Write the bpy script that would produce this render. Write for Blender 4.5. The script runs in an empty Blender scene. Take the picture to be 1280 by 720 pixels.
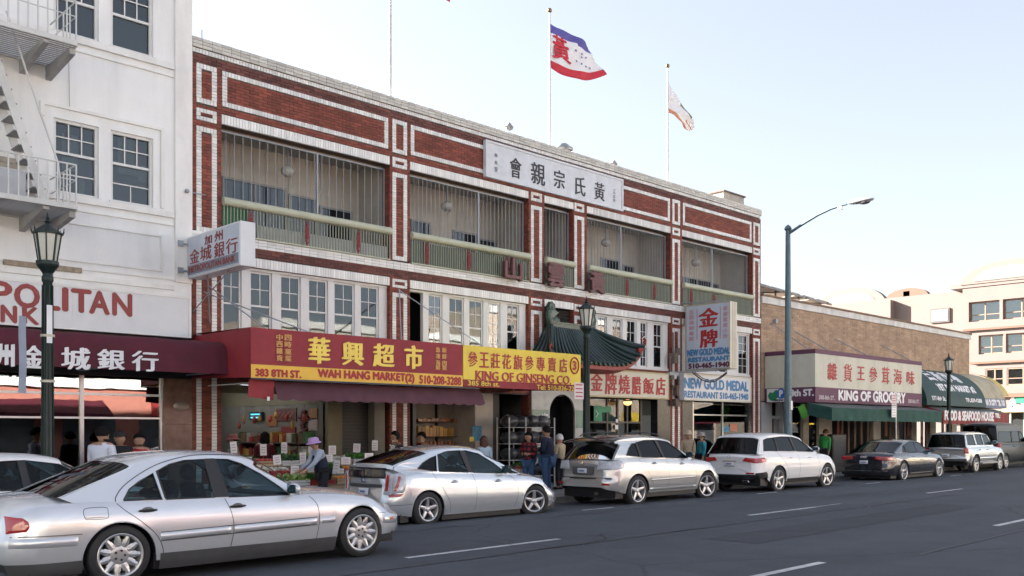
import bpy, math, random
from mathutils import Vector, Matrix, geometry
random.seed(7)
R = math.radians
S = bpy.context.scene
COL = S.collection

# ------------------------------------------------------------------ camera
CF, CX, HY, EYE = 1173.0, 740.0, 538.0, 1.77      # focal length in photo pixels, optical axis, horizon line, eye height
PHI = R(43.4)
CA, SA = math.cos(PHI), math.sin(PHI)
cam = bpy.data.cameras.new('camera'); camo = bpy.data.objects.new('camera', cam); COL.objects.link(camo)
camo.location = (0, 0, EYE); camo.rotation_euler = (R(90), 0, PHI - R(90))
cam.sensor_width = 36; cam.lens = CF/1280*36
cam.shift_x = -(CX-640)/1280; cam.shift_y = (HY-360)/1280
cam.clip_start = .1; cam.clip_end = 3000
S.camera = camo

# ------------------------------------------------------------------ light
SUN_EL, SUN_AZ = R(22), R(114)                     # azimuth counted from +X towards +Y
w = bpy.data.worlds.new('World'); S.world = w; w.use_nodes = True
nt = w.node_tree; bg = nt.nodes['Background']
sky = nt.nodes.new('ShaderNodeTexSky'); sky.sky_type = 'NISHITA'; sky.sun_disc = False
sky.sun_elevation = SUN_EL; sky.sun_rotation = R(90) - SUN_AZ
sky.air_density = 1.0; sky.dust_density = 1.2; sky.ozone_density = 2.0; sky.altitude = 10
hs = nt.nodes.new('ShaderNodeHueSaturation'); hs.inputs['Saturation'].default_value = .5      # thin high haze
hz = nt.nodes.new('ShaderNodeMixRGB'); hz.inputs[0].default_value = .38; hz.inputs[2].default_value = (1.72, 1.84, 2.3, 1)
nt.links.new(sky.outputs[0], hs.inputs['Color']); nt.links.new(hs.outputs[0], hz.inputs[1]); nt.links.new(hz.outputs[0], bg.inputs[0]); bg.inputs[1].default_value = 0.05
sd = Vector((math.cos(SUN_EL)*math.cos(SUN_AZ), math.cos(SUN_EL)*math.sin(SUN_AZ), math.sin(SUN_EL)))
sl = bpy.data.lights.new('sun', 'SUN'); sl.energy = 5.0; sl.angle = R(.5); sl.color = (1, .94, .87)
so = bpy.data.objects.new('sun', sl); COL.objects.link(so)
so.rotation_euler = sd.to_track_quat('Z', 'Y').to_euler()
S.view_settings.view_transform = 'Standard'; S.view_settings.look = 'None'
S.view_settings.exposure = 2.9; S.view_settings.gamma = 1

# ------------------------------------------------------------------ survey: a photo measurement on a wall plane y = Y gives its real x and height
def fx(px, Y=20.0):
    u = px-CX
    return Y*(CF*CA+u*SA)/(CF*SA-u*CA)
def fz(px, py, Y=20.0):
    return EYE + (HY-py)*(fx(px, Y)*CA + Y*SA)/CF
def yx(px, X):                                     # y of a point on the wall plane x = X
    u = px-CX
    return X*(CF*SA-u*CA)/(CF*CA+u*SA)
def zx(px, py, X):
    return EYE + (HY-py)*(X*CA + yx(px, X)*SA)/CF

# ------------------------------------------------------------------ materials
MATS = {}
def mat(name, col, rough=.6, metal=0, var=.12, sc=4, bump=0, bsc=60, coat=0, island=0, obrand=0, grime=0, emit=0, spec=.5, trans=0, streak=0, ecol=None):
    if name in MATS: return MATS[name]
    m = bpy.data.materials.new(name); m.use_nodes = True; MATS[name] = m
    n = m.node_tree; N = n.nodes; L = n.links; b = N['Principled BSDF']
    b.inputs['Roughness'].default_value = rough; b.inputs['Metallic'].default_value = metal
    b.inputs['Coat Weight'].default_value = coat; b.inputs['Coat Roughness'].default_value = .04
    b.inputs['Specular IOR Level'].default_value = spec
    tc = N.new('ShaderNodeTexCoord')
    def mth(op, a, c):
        x = N.new('ShaderNodeMath'); x.operation = op
        for k, q in enumerate((a, c)):
            if isinstance(q, (int, float)): x.inputs[k].default_value = q
            else: L.new(q, x.inputs[k])
        return x.outputs[0]
    nz = N.new('ShaderNodeTexNoise'); nz.inputs['Scale'].default_value = sc; nz.inputs['Detail'].default_value = 5
    L.new(tc.outputs['Object'], nz.inputs['Vector'])
    f = mth('ADD', mth('MULTIPLY', mth('SUBTRACT', nz.outputs['Fac'], .5), 2*var*1.6), 1.0)
    if grime:
        n2 = N.new('ShaderNodeTexNoise'); n2.inputs['Scale'].default_value = .7; n2.inputs['Detail'].default_value = 8; n2.inputs['Roughness'].default_value = .65
        mp = N.new('ShaderNodeMapping'); mp.inputs['Scale'].default_value = (2.5, 2.5, (.6 if streak == 1 else streak*2.5) if streak else 2.5)
        L.new(tc.outputs['Object'], mp.inputs[0]); L.new(mp.outputs[0], n2.inputs['Vector'])
        g = mth('MULTIPLY', mth('SUBTRACT', n2.outputs['Fac'], .45), 3.2)
        cl = N.new('ShaderNodeClamp'); L.new(g, cl.inputs[0])
        f = mth('MULTIPLY', f, mth('SUBTRACT', 1.0, mth('MULTIPLY', cl.outputs[0], grime)))
    if island:
        ge = N.new('ShaderNodeNewGeometry')
        f = mth('MULTIPLY', f, mth('ADD', 1-island, mth('MULTIPLY', ge.outputs['Random Per Island'], 2*island)))
    if obrand:
        oi = N.new('ShaderNodeObjectInfo')
        f = mth('MULTIPLY', f, mth('ADD', 1-obrand, mth('MULTIPLY', oi.outputs['Random'], 2*obrand)))
    mx = N.new('ShaderNodeVectorMath'); mx.operation = 'SCALE'; mx.inputs[0].default_value = col[:3]
    L.new(f, mx.inputs['Scale']); L.new(mx.outputs[0], b.inputs['Base Color'])
    if bump:
        nb = N.new('ShaderNodeTexNoise'); nb.inputs['Scale'].default_value = bsc; nb.inputs['Detail'].default_value = 4
        L.new(tc.outputs['Object'], nb.inputs['Vector'])
        bm = N.new('ShaderNodeBump'); bm.inputs['Strength'].default_value = bump; bm.inputs['Distance'].default_value = .01
        L.new(nb.outputs['Fac'], bm.inputs['Height']); L.new(bm.outputs[0], b.inputs['Normal'])
        L.new(mth('ADD', rough-.08, mth('MULTIPLY', nb.outputs['Fac'], .16)), b.inputs['Roughness'])
    if emit:
        b.inputs['Emission Color'].default_value = (*(ecol or col)[:3], 1); b.inputs['Emission Strength'].default_value = emit
    return m

def glass(name, tint=.5, refl=.12, col=(.9, 1, 1), rough=.02, wav=0, ior=1.5):
    if name in MATS: return MATS[name]
    m = bpy.data.materials.new(name); m.use_nodes = True; MATS[name] = m
    n = m.node_tree; N = n.nodes; L = n.links; N.remove(N['Principled BSDF'])
    tr = N.new('ShaderNodeBsdfTransparent'); tr.inputs[0].default_value = (tint*col[0], tint*col[1], tint*col[2], 1)
    gl = N.new('ShaderNodeBsdfGlossy'); gl.inputs['Roughness'].default_value = rough
    lw = N.new('ShaderNodeFresnel'); lw.inputs[0].default_value = ior
    ad = N.new('ShaderNodeMath'); ad.operation = 'ADD'; ad.inputs[1].default_value = refl; ad.use_clamp = True
    L.new(lw.outputs[0], ad.inputs[0])
    ms = N.new('ShaderNodeMixShader'); L.new(ad.outputs[0], ms.inputs[0]); L.new(tr.outputs[0], ms.inputs[1]); L.new(gl.outputs[0], ms.inputs[2])
    if wav:
        nz = N.new('ShaderNodeTexNoise'); nz.inputs['Scale'].default_value = 1.3
        tc = N.new('ShaderNodeTexCoord'); L.new(tc.outputs['Object'], nz.inputs['Vector'])
        bm = N.new('ShaderNodeBump'); bm.inputs['Strength'].default_value = wav; bm.inputs['Distance'].default_value = .02
        L.new(nz.outputs['Fac'], bm.inputs['Height']); L.new(bm.outputs[0], gl.inputs['Normal'])
    L.new(ms.outputs[0], N['Material Output'].inputs[0])
    return m

RED = mat('red_brick', (.20, .052, .032), .75, var=.25, sc=1.2, island=.28, bump=.2, grime=.25)
DRED = mat('dark_red_brick', (.13, .045, .035), .75, var=.3, sc=1.5, island=.35, bump=.2, grime=.3)
WBR = mat('white_glazed_brick', (.74, .73, .70), .4, var=.06, island=.12, obrand=.12, grime=.22, streak=1)
MORT = mat('mortar', (.12, .09, .075), .9, var=.2, grime=.3)
WPAINT = mat('white_paint', (.68, .68, .66), .5, var=.05, grime=.12, streak=1)
STUCCO = mat('white_stucco', (.80, .80, .785), .75, var=.045, sc=2, bump=.25, bsc=25, grime=.15, streak=.12)
STUC2 = mat('white_trim', (.78, .77, .74), .7, var=.05, grime=.2, streak=1)
WPANE = glass('window_glass', .55, .03, wav=.05)
DPANE = glass('dark_glass', .35, .12, wav=.1)
CURT = mat('grey_blind', (.11, .11, .105), .9, var=.25, sc=2)
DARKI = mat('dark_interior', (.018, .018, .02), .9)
CREAMW = mat('cream_wall', (.44, .41, .36), .8, var=.08, grime=.2)
GREENP = mat('pale_green_paint', (.45, .465, .35), .5, var=.06, grime=.15)
BALU = mat('baluster_green', (.25, .275, .205), .55, var=.08, grime=.2)
SAGE = mat('sage_metal', (.10, .12, .10), .6, var=.08, grime=.2)
GREYM = mat('grey_metal', (.30, .33, .36), .45, metal=.3)
BLACK = mat('black_paint', (.02, .02, .022), .4)
MAROON = mat('maroon_fabric', (.085, .008, .020), .8, var=.15, grime=.2, bump=.3, bsc=200)
REDF = mat('red_awning', (.27, .022, .030), .65, var=.12, grime=.22, streak=1)
YELL = mat('yellow_awning', (.80, .60, .07), .6, var=.06, grime=.1)
MAUVE = mat('faded_maroon_cloth', (.095, .035, .048), .85, var=.2, bump=.3, bsc=150)
INKR = mat('red_letter', (.38, .02, .02), .5, var=.1)
INKM = mat('faded_red_letter', (.28, .05, .045), .6, var=.15)
INKY = mat('yellow_letter', (.85, .62, .10), .5)
INKW = mat('white_letter', (.72, .72, .74), .5)
INKB = mat('blue_letter', (.07, .22, .42), .5, var=.2)
INKK = mat('black_letter', (.03, .03, .035), .5)
SIGNW = mat('white_sign', (.66, .67, .68), .35, var=.04, grime=.08)
SIGNB = mat('pale_blue_sign', (.50, .56, .64), .35, var=.05, grime=.1)
SIGNC = mat('cream_sign', (.60, .56, .45), .45, var=.05, grime=.15)
LGREEN = mat('lamp_green_iron', (.010, .022, .020), .4, metal=.3, var=.2)
LPANE = mat('frosted_pane', (.55, .55, .48), .3, var=.06)
CHROME = mat('chrome', (.6, .6, .6), .15, metal=1, var=.02)

# ------------------------------------------------------------------ mesh building
ORG = {}
class MB:
    def __init__(s): s.v = []; s.f = []; s.m = []; s.sm = []
    def add(s, vs, fs, mi=0, sm=False):
        o = len(s.v); s.v.extend(Vector(v) for v in vs)
        for f in fs:
            s.f.append([o+i for i in f]); s.m.append(mi); s.sm.append(sm)
        return s
    def box(s, x0, x1, y0, y1, z0, z1, mi=0):
        if x0 > x1: x0, x1 = x1, x0
        if y0 > y1: y0, y1 = y1, y0
        if z0 > z1: z0, z1 = z1, z0
        return s.add([(x, y, z) for z in (z0, z1) for x, y in ((x0, y0), (x1, y0), (x1, y1), (x0, y1))],
              [(3, 2, 1, 0), (4, 5, 6, 7), (0, 1, 5, 4), (1, 2, 6, 5), (2, 3, 7, 6), (3, 0, 4, 7)], mi)
    def obox(s, c, sz, M=None, mi=0):
        a, b, d = sz[0]/2, sz[1]/2, sz[2]/2; c = Vector(c); M = M or Matrix.Identity(3)
        vs = [c + M @ Vector((x, y, z)) for z in (-d, d) for x, y in ((-a, -b), (a, -b), (a, b), (-a, b))]
        return s.add(vs, [(3, 2, 1, 0), (4, 5, 6, 7), (0, 1, 5, 4), (1, 2, 6, 5), (2, 3, 7, 6), (3, 0, 4, 7)], mi)
    def bar(s, p, q, a, b=None, mi=0):             # rectangular bar from p to q
        p, q = Vector(p), Vector(q); d = q-p; b = b or a
        M = d.to_track_quat('X', 'Z').to_matrix()
        return s.obox((p+q)/2, (d.length, a, b), M, mi)
    def prism(s, poly, P, d, mi=0):                # poly 2-D, P maps (a,b)->point, d = Vector extrusion
        n = len(poly); A = [Vector(P(*p)) for p in poly]; d = Vector(d)
        t = geometry.tessellate_polygon([[Vector((p[0], p[1], 0)) for p in poly]])
        s.add(A+[a+d for a in A], [tuple(x) for x in t]+[tuple(n+i for i in reversed(x)) for x in t]+[(i, (i+1) % n, n+(i+1) % n, n+i) for i in range(n)], mi)
        return s
    def tube(s, pts, r, n=8, mi=0, caps=True, sm=True):
        pts = [Vector(p) for p in pts]; rs = r if isinstance(r, (list, tuple)) else [r]*len(pts)
        vs = []; up = None
        for i, p in enumerate(pts):
            d = (pts[min(i+1, len(pts)-1)]-pts[max(i-1, 0)]).normalized()
            if up is None: up = Vector((0, 0, 1)) if abs(d.z) < .9 else Vector((1, 0, 0))
            a = d.cross(up).normalized(); b = a.cross(d).normalized(); up = b
            vs += [p + (a*math.cos(t)+b*math.sin(t))*rs[i] for t in (2*math.pi*k/n for k in range(n))]
        fs = [(i*n+k, i*n+(k+1) % n, (i+1)*n+(k+1) % n, (i+1)*n+k) for i in range(len(pts)-1) for k in range(n)]
        s.add(vs, fs, mi, sm)
        if caps:
            o = len(s.v)-len(vs)
            s.f.append([o+k for k in reversed(range(n))]); s.m.append(mi); s.sm.append(False)
            e = o+len(vs)-n; s.f.append([e+k for k in range(n)]); s.m.append(mi); s.sm.append(False)
        return s
    def lathe(s, prof, c=(0, 0, 0), n=16, M=None, mi=0, sm=True, close=False):
        c = Vector(c); M = M or Matrix.Identity(3)
        vs = [c + M @ Vector((r*math.cos(2*math.pi*k/n), r*math.sin(2*math.pi*k/n), z)) for r, z in prof for k in range(n)]
        m = len(prof)
        fs = [(i*n+k, i*n+(k+1) % n, (i+1)*n+(k+1) % n, (i+1)*n+k) for i in range(m-1) for k in range(n)]
        return s.add(vs, fs, mi, sm)
    def ball(s, c, r, n=10, mi=0, M=None):
        r = r if isinstance(r, (tuple, list)) else (r, r, r); c = Vector(c); M = M or Matrix.Identity(3); h = n//2+1
        vs = []; 
        for i in range(h+1):
            a = math.pi*i/h
            for k in range(n):
                b = 2*math.pi*k/n
                vs.append(c + M @ Vector((r[0]*math.sin(a)*math.cos(b), r[1]*math.sin(a)*math.sin(b), r[2]*math.cos(a))))
        fs = [(i*n+k, (i+1)*n+k, (i+1)*n+(k+1) % n, i*n+(k+1) % n) for i in range(h) for k in range(n)]
        return s.add(vs, fs, mi, True)
    def grid(s, rows, mi=0, sm=True, cyc=False):
        m = len(rows[0]); o = [p for r in rows for p in r]; k = m if cyc else m-1
        return s.add(o, [(i*m+j, i*m+(j+1) % m, (i+1)*m+(j+1) % m, (i+1)*m+j) for i in range(len(rows)-1) for j in range(k)], mi, sm)
    def build(s, name, mats, parent=None, label=None, cat=None, group=None, kind=None, sharp=40, bev=0, org=None, local=False, weld=False):
        me = bpy.data.meshes.new(name)
        o = Vector(org) if org else (ORG.get(parent.name, Vector((0, 0, 0))) if parent else Vector((0, 0, 0)))
        me.from_pydata([tuple(v) for v in s.v] if local else [v-o for v in s.v], [], s.f)
        if not isinstance(mats, (list, tuple)): mats = [mats]
        for m in mats: me.materials.append(m)
        me.polygons.foreach_set('material_index', s.m); me.polygons.foreach_set('use_smooth', s.sm)
        if weld:
            import bmesh
            b_ = bmesh.new(); b_.from_mesh(me); bmesh.ops.remove_doubles(b_, verts=b_.verts, dist=.0005); bmesh.ops.recalc_face_normals(b_, faces=b_.faces); b_.to_mesh(me); b_.free()
        if any(s.sm): me.set_sharp_from_angle(angle=R(sharp))
        me.update()
        ob = bpy.data.objects.new(name, me); COL.objects.link(ob)
        if parent:
            ob.parent = parent
            if not org: ORG[ob.name] = o
            else: ob.location = o - ORG.get(parent.name, Vector((0, 0, 0)))
        elif org: ob.location = o; ORG[ob.name] = o
        else: ORG[ob.name] = Vector((0, 0, 0))
        if bev:
            b = ob.modifiers.new('bevel', 'BEVEL'); b.width = bev; b.segments = 2; b.limit_method = 'ANGLE'
        tag(ob, label, cat, group, kind)
        return ob
def tag(o, label=None, cat=None, group=None, kind=None):
    if label: o['label'] = label
    if cat: o['category'] = cat
    if group: o['group'] = group
    if kind: o['kind'] = kind
    return o
def thing(name, label, cat, loc=(0, 0, 0), rz=0, group=None, local=False):
    o = bpy.data.objects.new(name, None); COL.objects.link(o); o.location = loc; o.rotation_euler = (0, 0, rz); o.empty_display_size = .1
    ORG[o.name] = Vector((0, 0, 0)) if local else Vector(loc)
    return tag(o, label, cat, group)
def piece(src, loc, parent=None, name=None):       # a part that shares its mesh with src; loc is in the world
    o = bpy.data.objects.new(name or src.name.split('.')[0], src.data); COL.objects.link(o)
    o.parent = parent or src.parent
    o.location = Vector(loc) - ORG.get(o.parent.name, Vector((0, 0, 0)))
    ORG[o.name] = Vector(loc)
    return o
def dup(root, loc=None, rz=None, label=None, group=None, parent=None):
    c = root.copy(); COL.objects.link(c)
    if parent: c.parent = parent
    if loc is not None: c.location = loc
    if rz is not None: c.rotation_euler = (0, 0, rz)
    if label: c['label'] = label
    if group: c['group'] = group
    for ch in list(root.children): dup(ch, parent=c)
    return c
def boxpart(name, m, parent, x0, x1, y0, y1, z0, z1, bev=0, **k):
    return MB().box(x0, x1, y0, y1, z0, z1).build(name, m, parent, bev=bev, **k)

# ------------------------------------------------------------------ lettering
_tc = {}
def glyphs(body):
    if body in _tc: return _tc[body]
    c = bpy.data.curves.new('lettering', 'FONT'); c.body = body; c.size = 1; c.resolution_u = 3
    o = bpy.data.objects.new('lettering', c); COL.objects.link(o)
    dg = bpy.context.evaluated_depsgraph_get(); dg.update()
    me = bpy.data.meshes.new_from_object(o.evaluated_get(dg))
    vs = [(v.co.x, v.co.y) for v in me.vertices]; fs = [tuple(p.vertices) for p in me.polygons]
    bpy.data.objects.remove(o); bpy.data.curves.remove(c); bpy.data.meshes.remove(me)
    if not vs: vs = [(0, 0), (1, 0), (1, 1)]; fs = []
    xs = [v[0] for v in vs]; ys = [v[1] for v in vs]
    _tc[body] = (vs, fs, min(xs), max(xs), min(ys), max(ys)); return _tc[body]
def text_into(mb, body, O, U, V, N, wd, ht, bold=.0, mi=0, shear=0, thick=0, fn=None, stroke=None):
    # fits the word into a box wd x ht whose lower-left corner is O; weight comes from laying strokes side by side
    vs, fs, x0, x1, y0, y1 = glyphs(body); sx = wd/(x1-x0); sy = ht/(y1-y0)
    if len(body) == 1 and y1-y0 < .3*(x1-x0): sy = sx
    O, U, V, N = Vector(O), Vector(U), Vector(V), Vector(N)
    sh = [(0, 0)] if not bold else [(0, 0), (bold, 0), (-bold, 0), (0, bold*.8), (0, -bold*.8)]
    if stroke: sh = [(0, 0), (bold, bold*.3), (-bold, -bold*.3), (bold*.5, 0), (-bold*.5, 0)]
    for k, (a, b) in enumerate(sh):
        pts = []
        for (x, y) in vs:
            yy = (y-y0)*sy + b; xx = (x-x0)*sx + a + shear*yy
            if fn: pts.append(fn(xx, yy, .0012*k))
            else: pts.append(O + U*xx + V*yy + N*(.0012*k))
        mb.add(pts, fs, mi)
    return mb
def sign_text(parent, body, px0, px1, pt, pb, Y, m, bold=.006, name='lettering', shear=0, stroke=None):
    # lettering on a wall-parallel face at y = Y; px0..px1 / pt..pb is where it was surveyed
    mb = MB(); xa, xb = fx(px0, Y), fx(px1, Y)
    za, zb = fz((px0+px1)/2, pb, Y), fz((px0+px1)/2, pt, Y)
    text_into(mb, body, (xa, Y-.003, za), (1, 0, 0), (0, 0, 1), (0, -1, 0), xb-xa, zb-za, bold, shear=shear, stroke=stroke)
    return mb.build(name, m, parent)
def sign_chars(parent, lst, Y, m, bold=.01, stroke=True, name='character'):
    for ch, px0, px1, pt, pb in lst:
        mb = MB(); xa, xb = fx(px0, Y), fx(px1, Y); za, zb = fz((px0+px1)/2, pb, Y), fz((px0+px1)/2, pt, Y)
        text_into(mb, ch, (xa, Y-.003, za), (1, 0, 0), (0, 0, 1), (0, -1, 0), xb-xa, zb-za, bold, stroke=stroke)
        mb.build(name, m, parent)

# ------------------------------------------------------------------ ground
def kerb_y(x): return 15.95 + .025*x
def asphalt(m):
    n = m.node_tree; N = n.nodes; L = n.links; b = N['Principled BSDF']; src = b.inputs['Base Color'].links[0].from_socket
    tc = N.new('ShaderNodeTexCoord'); f = None
    def mul(a, c):
        x = N.new('ShaderNodeMath'); x.operation = 'MULTIPLY'; L.new(a, x.inputs[0]); L.new(c, x.inputs[1]); return x.outputs[0]
    def layer(kind, scale, mp_, lo, hi, v0, v1, warp=0, thr=None):
        mp = N.new('ShaderNodeMapping'); mp.inputs['Scale'].default_value = mp_; L.new(tc.outputs['Object'], mp.inputs[0]); vec = mp.outputs[0]
        if warp:
            wn = N.new('ShaderNodeTexNoise'); wn.inputs['Scale'].default_value = 1.3; wn.inputs['Detail'].default_value = 6; L.new(tc.outputs['Object'], wn.inputs['Vector'])
            mx = N.new('ShaderNodeMixRGB'); mx.inputs[0].default_value = warp; L.new(vec, mx.inputs[1]); L.new(wn.outputs['Color'], mx.inputs[2]); vec = mx.outputs[0]
        t = N.new('ShaderNodeTexVoronoi' if kind == 'v' else 'ShaderNodeTexNoise'); t.inputs['Scale'].default_value = scale
        if kind == 'v': t.feature = 'DISTANCE_TO_EDGE'; o = t.outputs['Distance']
        else: t.inputs['Detail'].default_value = 8; t.inputs['Roughness'].default_value = .6; o = t.outputs['Fac']
        L.new(vec, t.inputs['Vector'])
        mr = N.new('ShaderNodeMapRange'); mr.inputs[1].default_value = lo; mr.inputs[2].default_value = hi; mr.inputs[3].default_value = v0; mr.inputs[4].default_value = v1; L.new(o, mr.inputs[0]); return mr.outputs[0]
    f = mul(layer('n', .35, (.12, 1.2, 1), .35, .68, .80, 1.16), layer('n', 150, (1, 1, 1), .3, .7, .72, 1.30))
    f = mul(f, layer('n', .22, (1, 1, 1), .5, .62, 1.0, .87)); f = mul(f, layer('v', .16, (1, 1, 1), .0, .004, .55, 1.0, .30))
    f = mul(f, layer('n', 2.6, (1, 1, 1), .66, .72, 1.0, .72))
    vm = N.new('ShaderNodeVectorMath'); vm.operation = 'SCALE'; L.new(src, vm.inputs[0]); L.new(f, vm.inputs['Scale']); L.new(vm.outputs[0], b.inputs['Base Color']); return m
ASPH = mat('asphalt', (.050, .060, .074), .85, var=.14, sc=.6, bump=.5, bsc=90, grime=.22)
CONC = mat('concrete_pavement', (.26, .25, .235), .85, var=.1, sc=2, bump=.3, grime=.25)
KERB = mat('kerb_concrete', (.24, .24, .23), .85, var=.15, grime=.3)
def road_z(x, y):
    t = (y+.8)/(kerb_y(x)+.8)
    return .13*max(0, 1-(2*t-1)**2)**.8 if 0 < t < 1 else 0
mb = MB(); mb.grid([[(x, y, -.03) for x in (-900, 900)] for y in (-900, 900)], sm=False)
mb.build('ground', mat('earth', (.10, .095, .085), .9, var=.3, sc=.05), kind='structure')
xs = [-60, -30, -15, -8] + list(range(-4, 52, 2)) + [52, 56, 60, 64, 70, 80, 100, 140, 200]
mb = MB(); mb.grid([[(x, -.8+(kerb_y(x)+.8)*k/24, road_z(x, -.8+(kerb_y(x)+.8)*k/24)) for k in range(25)] for x in xs])
for v in mb.v: v.z = max(v.z, 0)
asphalt(ASPH); mb.build('road', ASPH, kind='structure')
mb = MB(); mb.box(51.5, 64.5, kerb_y(55)-.3, 90, -.02, .006); mb.box(51.5, 64.5, -80, -.8, -.02, .006); mb.build('side_street', ASPH, kind='structure')
def pave(name, xa, xb, far=True):
    m2 = MB()
    pts = [(xa, kerb_y(xa)+.16), (xb, kerb_y(xb)+.16), (xb, 26), (xa, 26)] if far else [(xa, -.96), (xa, -12), (xb, -12), (xb, -.96)]
    m2.prism(pts, lambda a, b: (a, b, -.02), (0, 0, .16)); return m2.build(name, CONC, kind='structure')
pave('pavement', -60, 51.4); pave('pavement', 64.6, 200); pave('pavement', -60, 51.4, False); pave('pavement', 64.6, 200, False)
def kerb(xa, xb, far=True):
    m2 = MB(); n = int((xb-xa)/3)
    for i in range(n):
        a = xa+(xb-xa)*i/n+.006; b = xa+(xb-xa)*(i+1)/n-.006
        if far: m2.prism([(a, kerb_y(a)), (b, kerb_y(b)), (b, kerb_y(b)+.155), (a, kerb_y(a)+.155)], lambda p, q: (p, q, -.02), (0, 0, .165))
        else: m2.box(a, b, -.955, -.8, -.02, .145)
    m2.build('kerb', KERB, kind='structure')
kerb(-60, 51.3); kerb(64.7, 200); kerb(-60, 51.3, False)
PAINT = mat('road_paint', (.50, .51, .52), .7, var=.35, sc=9, grime=.45, bump=.3)
def dash(x0, x1, y0, y1, w_=.11, name='lane_marking'):
    n = 6; m2 = MB()
    m2.grid([[(x0+(x1-x0)*k/n, y0+(y1-y0)*k/n+s*w_/2, road_z(x0+(x1-x0)*k/n, y0+(y1-y0)*k/n)+.005) for s in (-1, 1)] for k in range(n+1)])
    m2.build(name, PAINT, kind='structure')
for x0, x1 in ((7.15, 10.0), (15.3, 17.9), (23.9, 26.4), (32.2, 34.8), (40.4, 43), (-1, 1.8)):
    dash(x0, x1, 9.86+.028*x0, 9.86+.028*x1)
for x0, x1 in ((8.1, 10.45), (16.5, 19.0), (24.9, 27.4), (33.2, 35.8), (-.3, 2.2)):
    dash(x0, x1, 5.75+.018*x0, 5.75+.018*x1, .12)
for x0 in (14.3, 21.2, 27.6, 34.6):
    dash(x0, x0+1.0, 13.45+.025*x0, 13.45+.025*x0+.02, .09, 'parking_mark')
    dash(x0+.5, x0+.52, 13.3+.025*x0, 13.9+.025*x0, .09, 'parking_mark')
dash(17.9, 19.2, 10.38, 10.44, .04)
def patch_sheet(name, x0, x1, y0, y1, m, up=.004):       # resurfaced trench strips and tar seams lie just above the road
    m2 = MB(); nx, ny = max(2, int((x1-x0)/1.0)), max(2, int((y1-y0)/.5))
    m2.grid([[(x0+(x1-x0)*i/nx, y0+(y1-y0)*j/ny+.025*(x0+(x1-x0)*i/nx)+.03*math.sin(i*2.3)*(1 if j in (0, ny) else 0), road_z(x0+(x1-x0)*i/nx, y0+(y1-y0)*j/ny+.025*(x0+(x1-x0)*i/nx))+up) for j in range(ny+1)] for i in range(nx+1)]); m2.build(name, m, kind='structure')
APD = asphalt(mat('asphalt_patch', (.033, .040, .050), .85, var=.14, sc=.8, bump=.5, bsc=110)); APL = asphalt(mat('asphalt_patch_light', (.056, .067, .082), .85, var=.14, sc=.8, bump=.5, bsc=110)); TAR = mat('tar_seam', (.014, .015, .018), .5, var=.2)
patch_sheet('road_patch', 11.5, 20.5, 7.3, 8.25, APD); patch_sheet('road_patch', 20.9, 31, 11.2, 12.1, APL); patch_sheet('road_patch', 4.5, 8.6, 6.1, 7.9, APL); patch_sheet('road_patch', 27, 44, 7.6, 8.6, APD)
for x0, x1, y0 in ((3, 24, 9.15), (9, 40, 12.75), (12, 40, 5.05)):
    patch_sheet('tar_seam', x0, x1, y0, y0+.035, TAR, .008)
random.seed(3)
for k in range(9):
    x, y = random.uniform(8, 26), random.uniform(4.5, 12); m2 = MB(); L0, R0 = [], []; a_ = random.uniform(-.6, .6)+(math.pi/2 if k % 2 else 0)
    for i in range(14):
        x += .16*math.cos(a_); y += .16*math.sin(a_); a_ += random.uniform(-.45, .45); w_ = .009*math.sin(math.pi*(i+.5)/14)+.003
        L0.append((x-math.sin(a_)*w_, y+math.cos(a_)*w_, road_z(x, y)+.009)); R0.append((x+math.sin(a_)*w_, y-math.cos(a_)*w_, road_z(x, y)+.009))
    m2.grid([L0, R0]); m2.build('road_crack', TAR, kind='structure')
random.seed(7)
# ------------------------------------------------------------------ brick building
BX0, BX1, BT = fx(240), fx(951), 10.20
bb = thing('brick_building', 'three storey red brick building with white brick trim and recessed balconies', 'building', (BX0, 20, 0))
PIL = [(240, 277), (487, 512.5), (660.5, 680.5), (716.8, 733.7), (838, 852.5), (940, 951)]
PIL = [(fx(a), fx(b)) for a, b in PIL]
BAY = [(PIL[i][1], PIL[i+1][0]) for i in range(5)]
Z_BT, Z_BB, Z_WT, Z_WB, Z_SH = 8.48, 6.06, 5.43, 3.80, 2.80     # balcony top/bottom, window top/bottom, shop head
mb = MB(); yb = 20.035
for a, b in PIL: mb.box(a+.035, b-.035, yb, yb+.3, .1, BT-.25)
for a, b in BAY:
    mb.box(a-.03, b+.03, yb, yb+.3, Z_WT+.01, Z_BB-.01); mb.box(a-.03, b+.03, yb, yb+.3, Z_BT+.01, BT-.25)
    mb.box(a-.03, b+.03, yb, yb+.3, Z_SH, Z_WB-.02)
mb.box(BX0+.01, BX0+.3, 20.34, 34, 0, BT-.4); mb.box(BX1-.3, BX1-.01, 20.34, 34, 0, BT-.4)
mb.box(BX0+.3, BX1-.3, 33.7, 34, 0, BT-.4)
mb.build('wall', MORT, bb)
boxpart('roof', mat('roof_tar', (.08, .08, .08), .9), bb, BX0+.3, BX1-.3, 20.36, 33.7, 9.6, 9.75)
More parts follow.
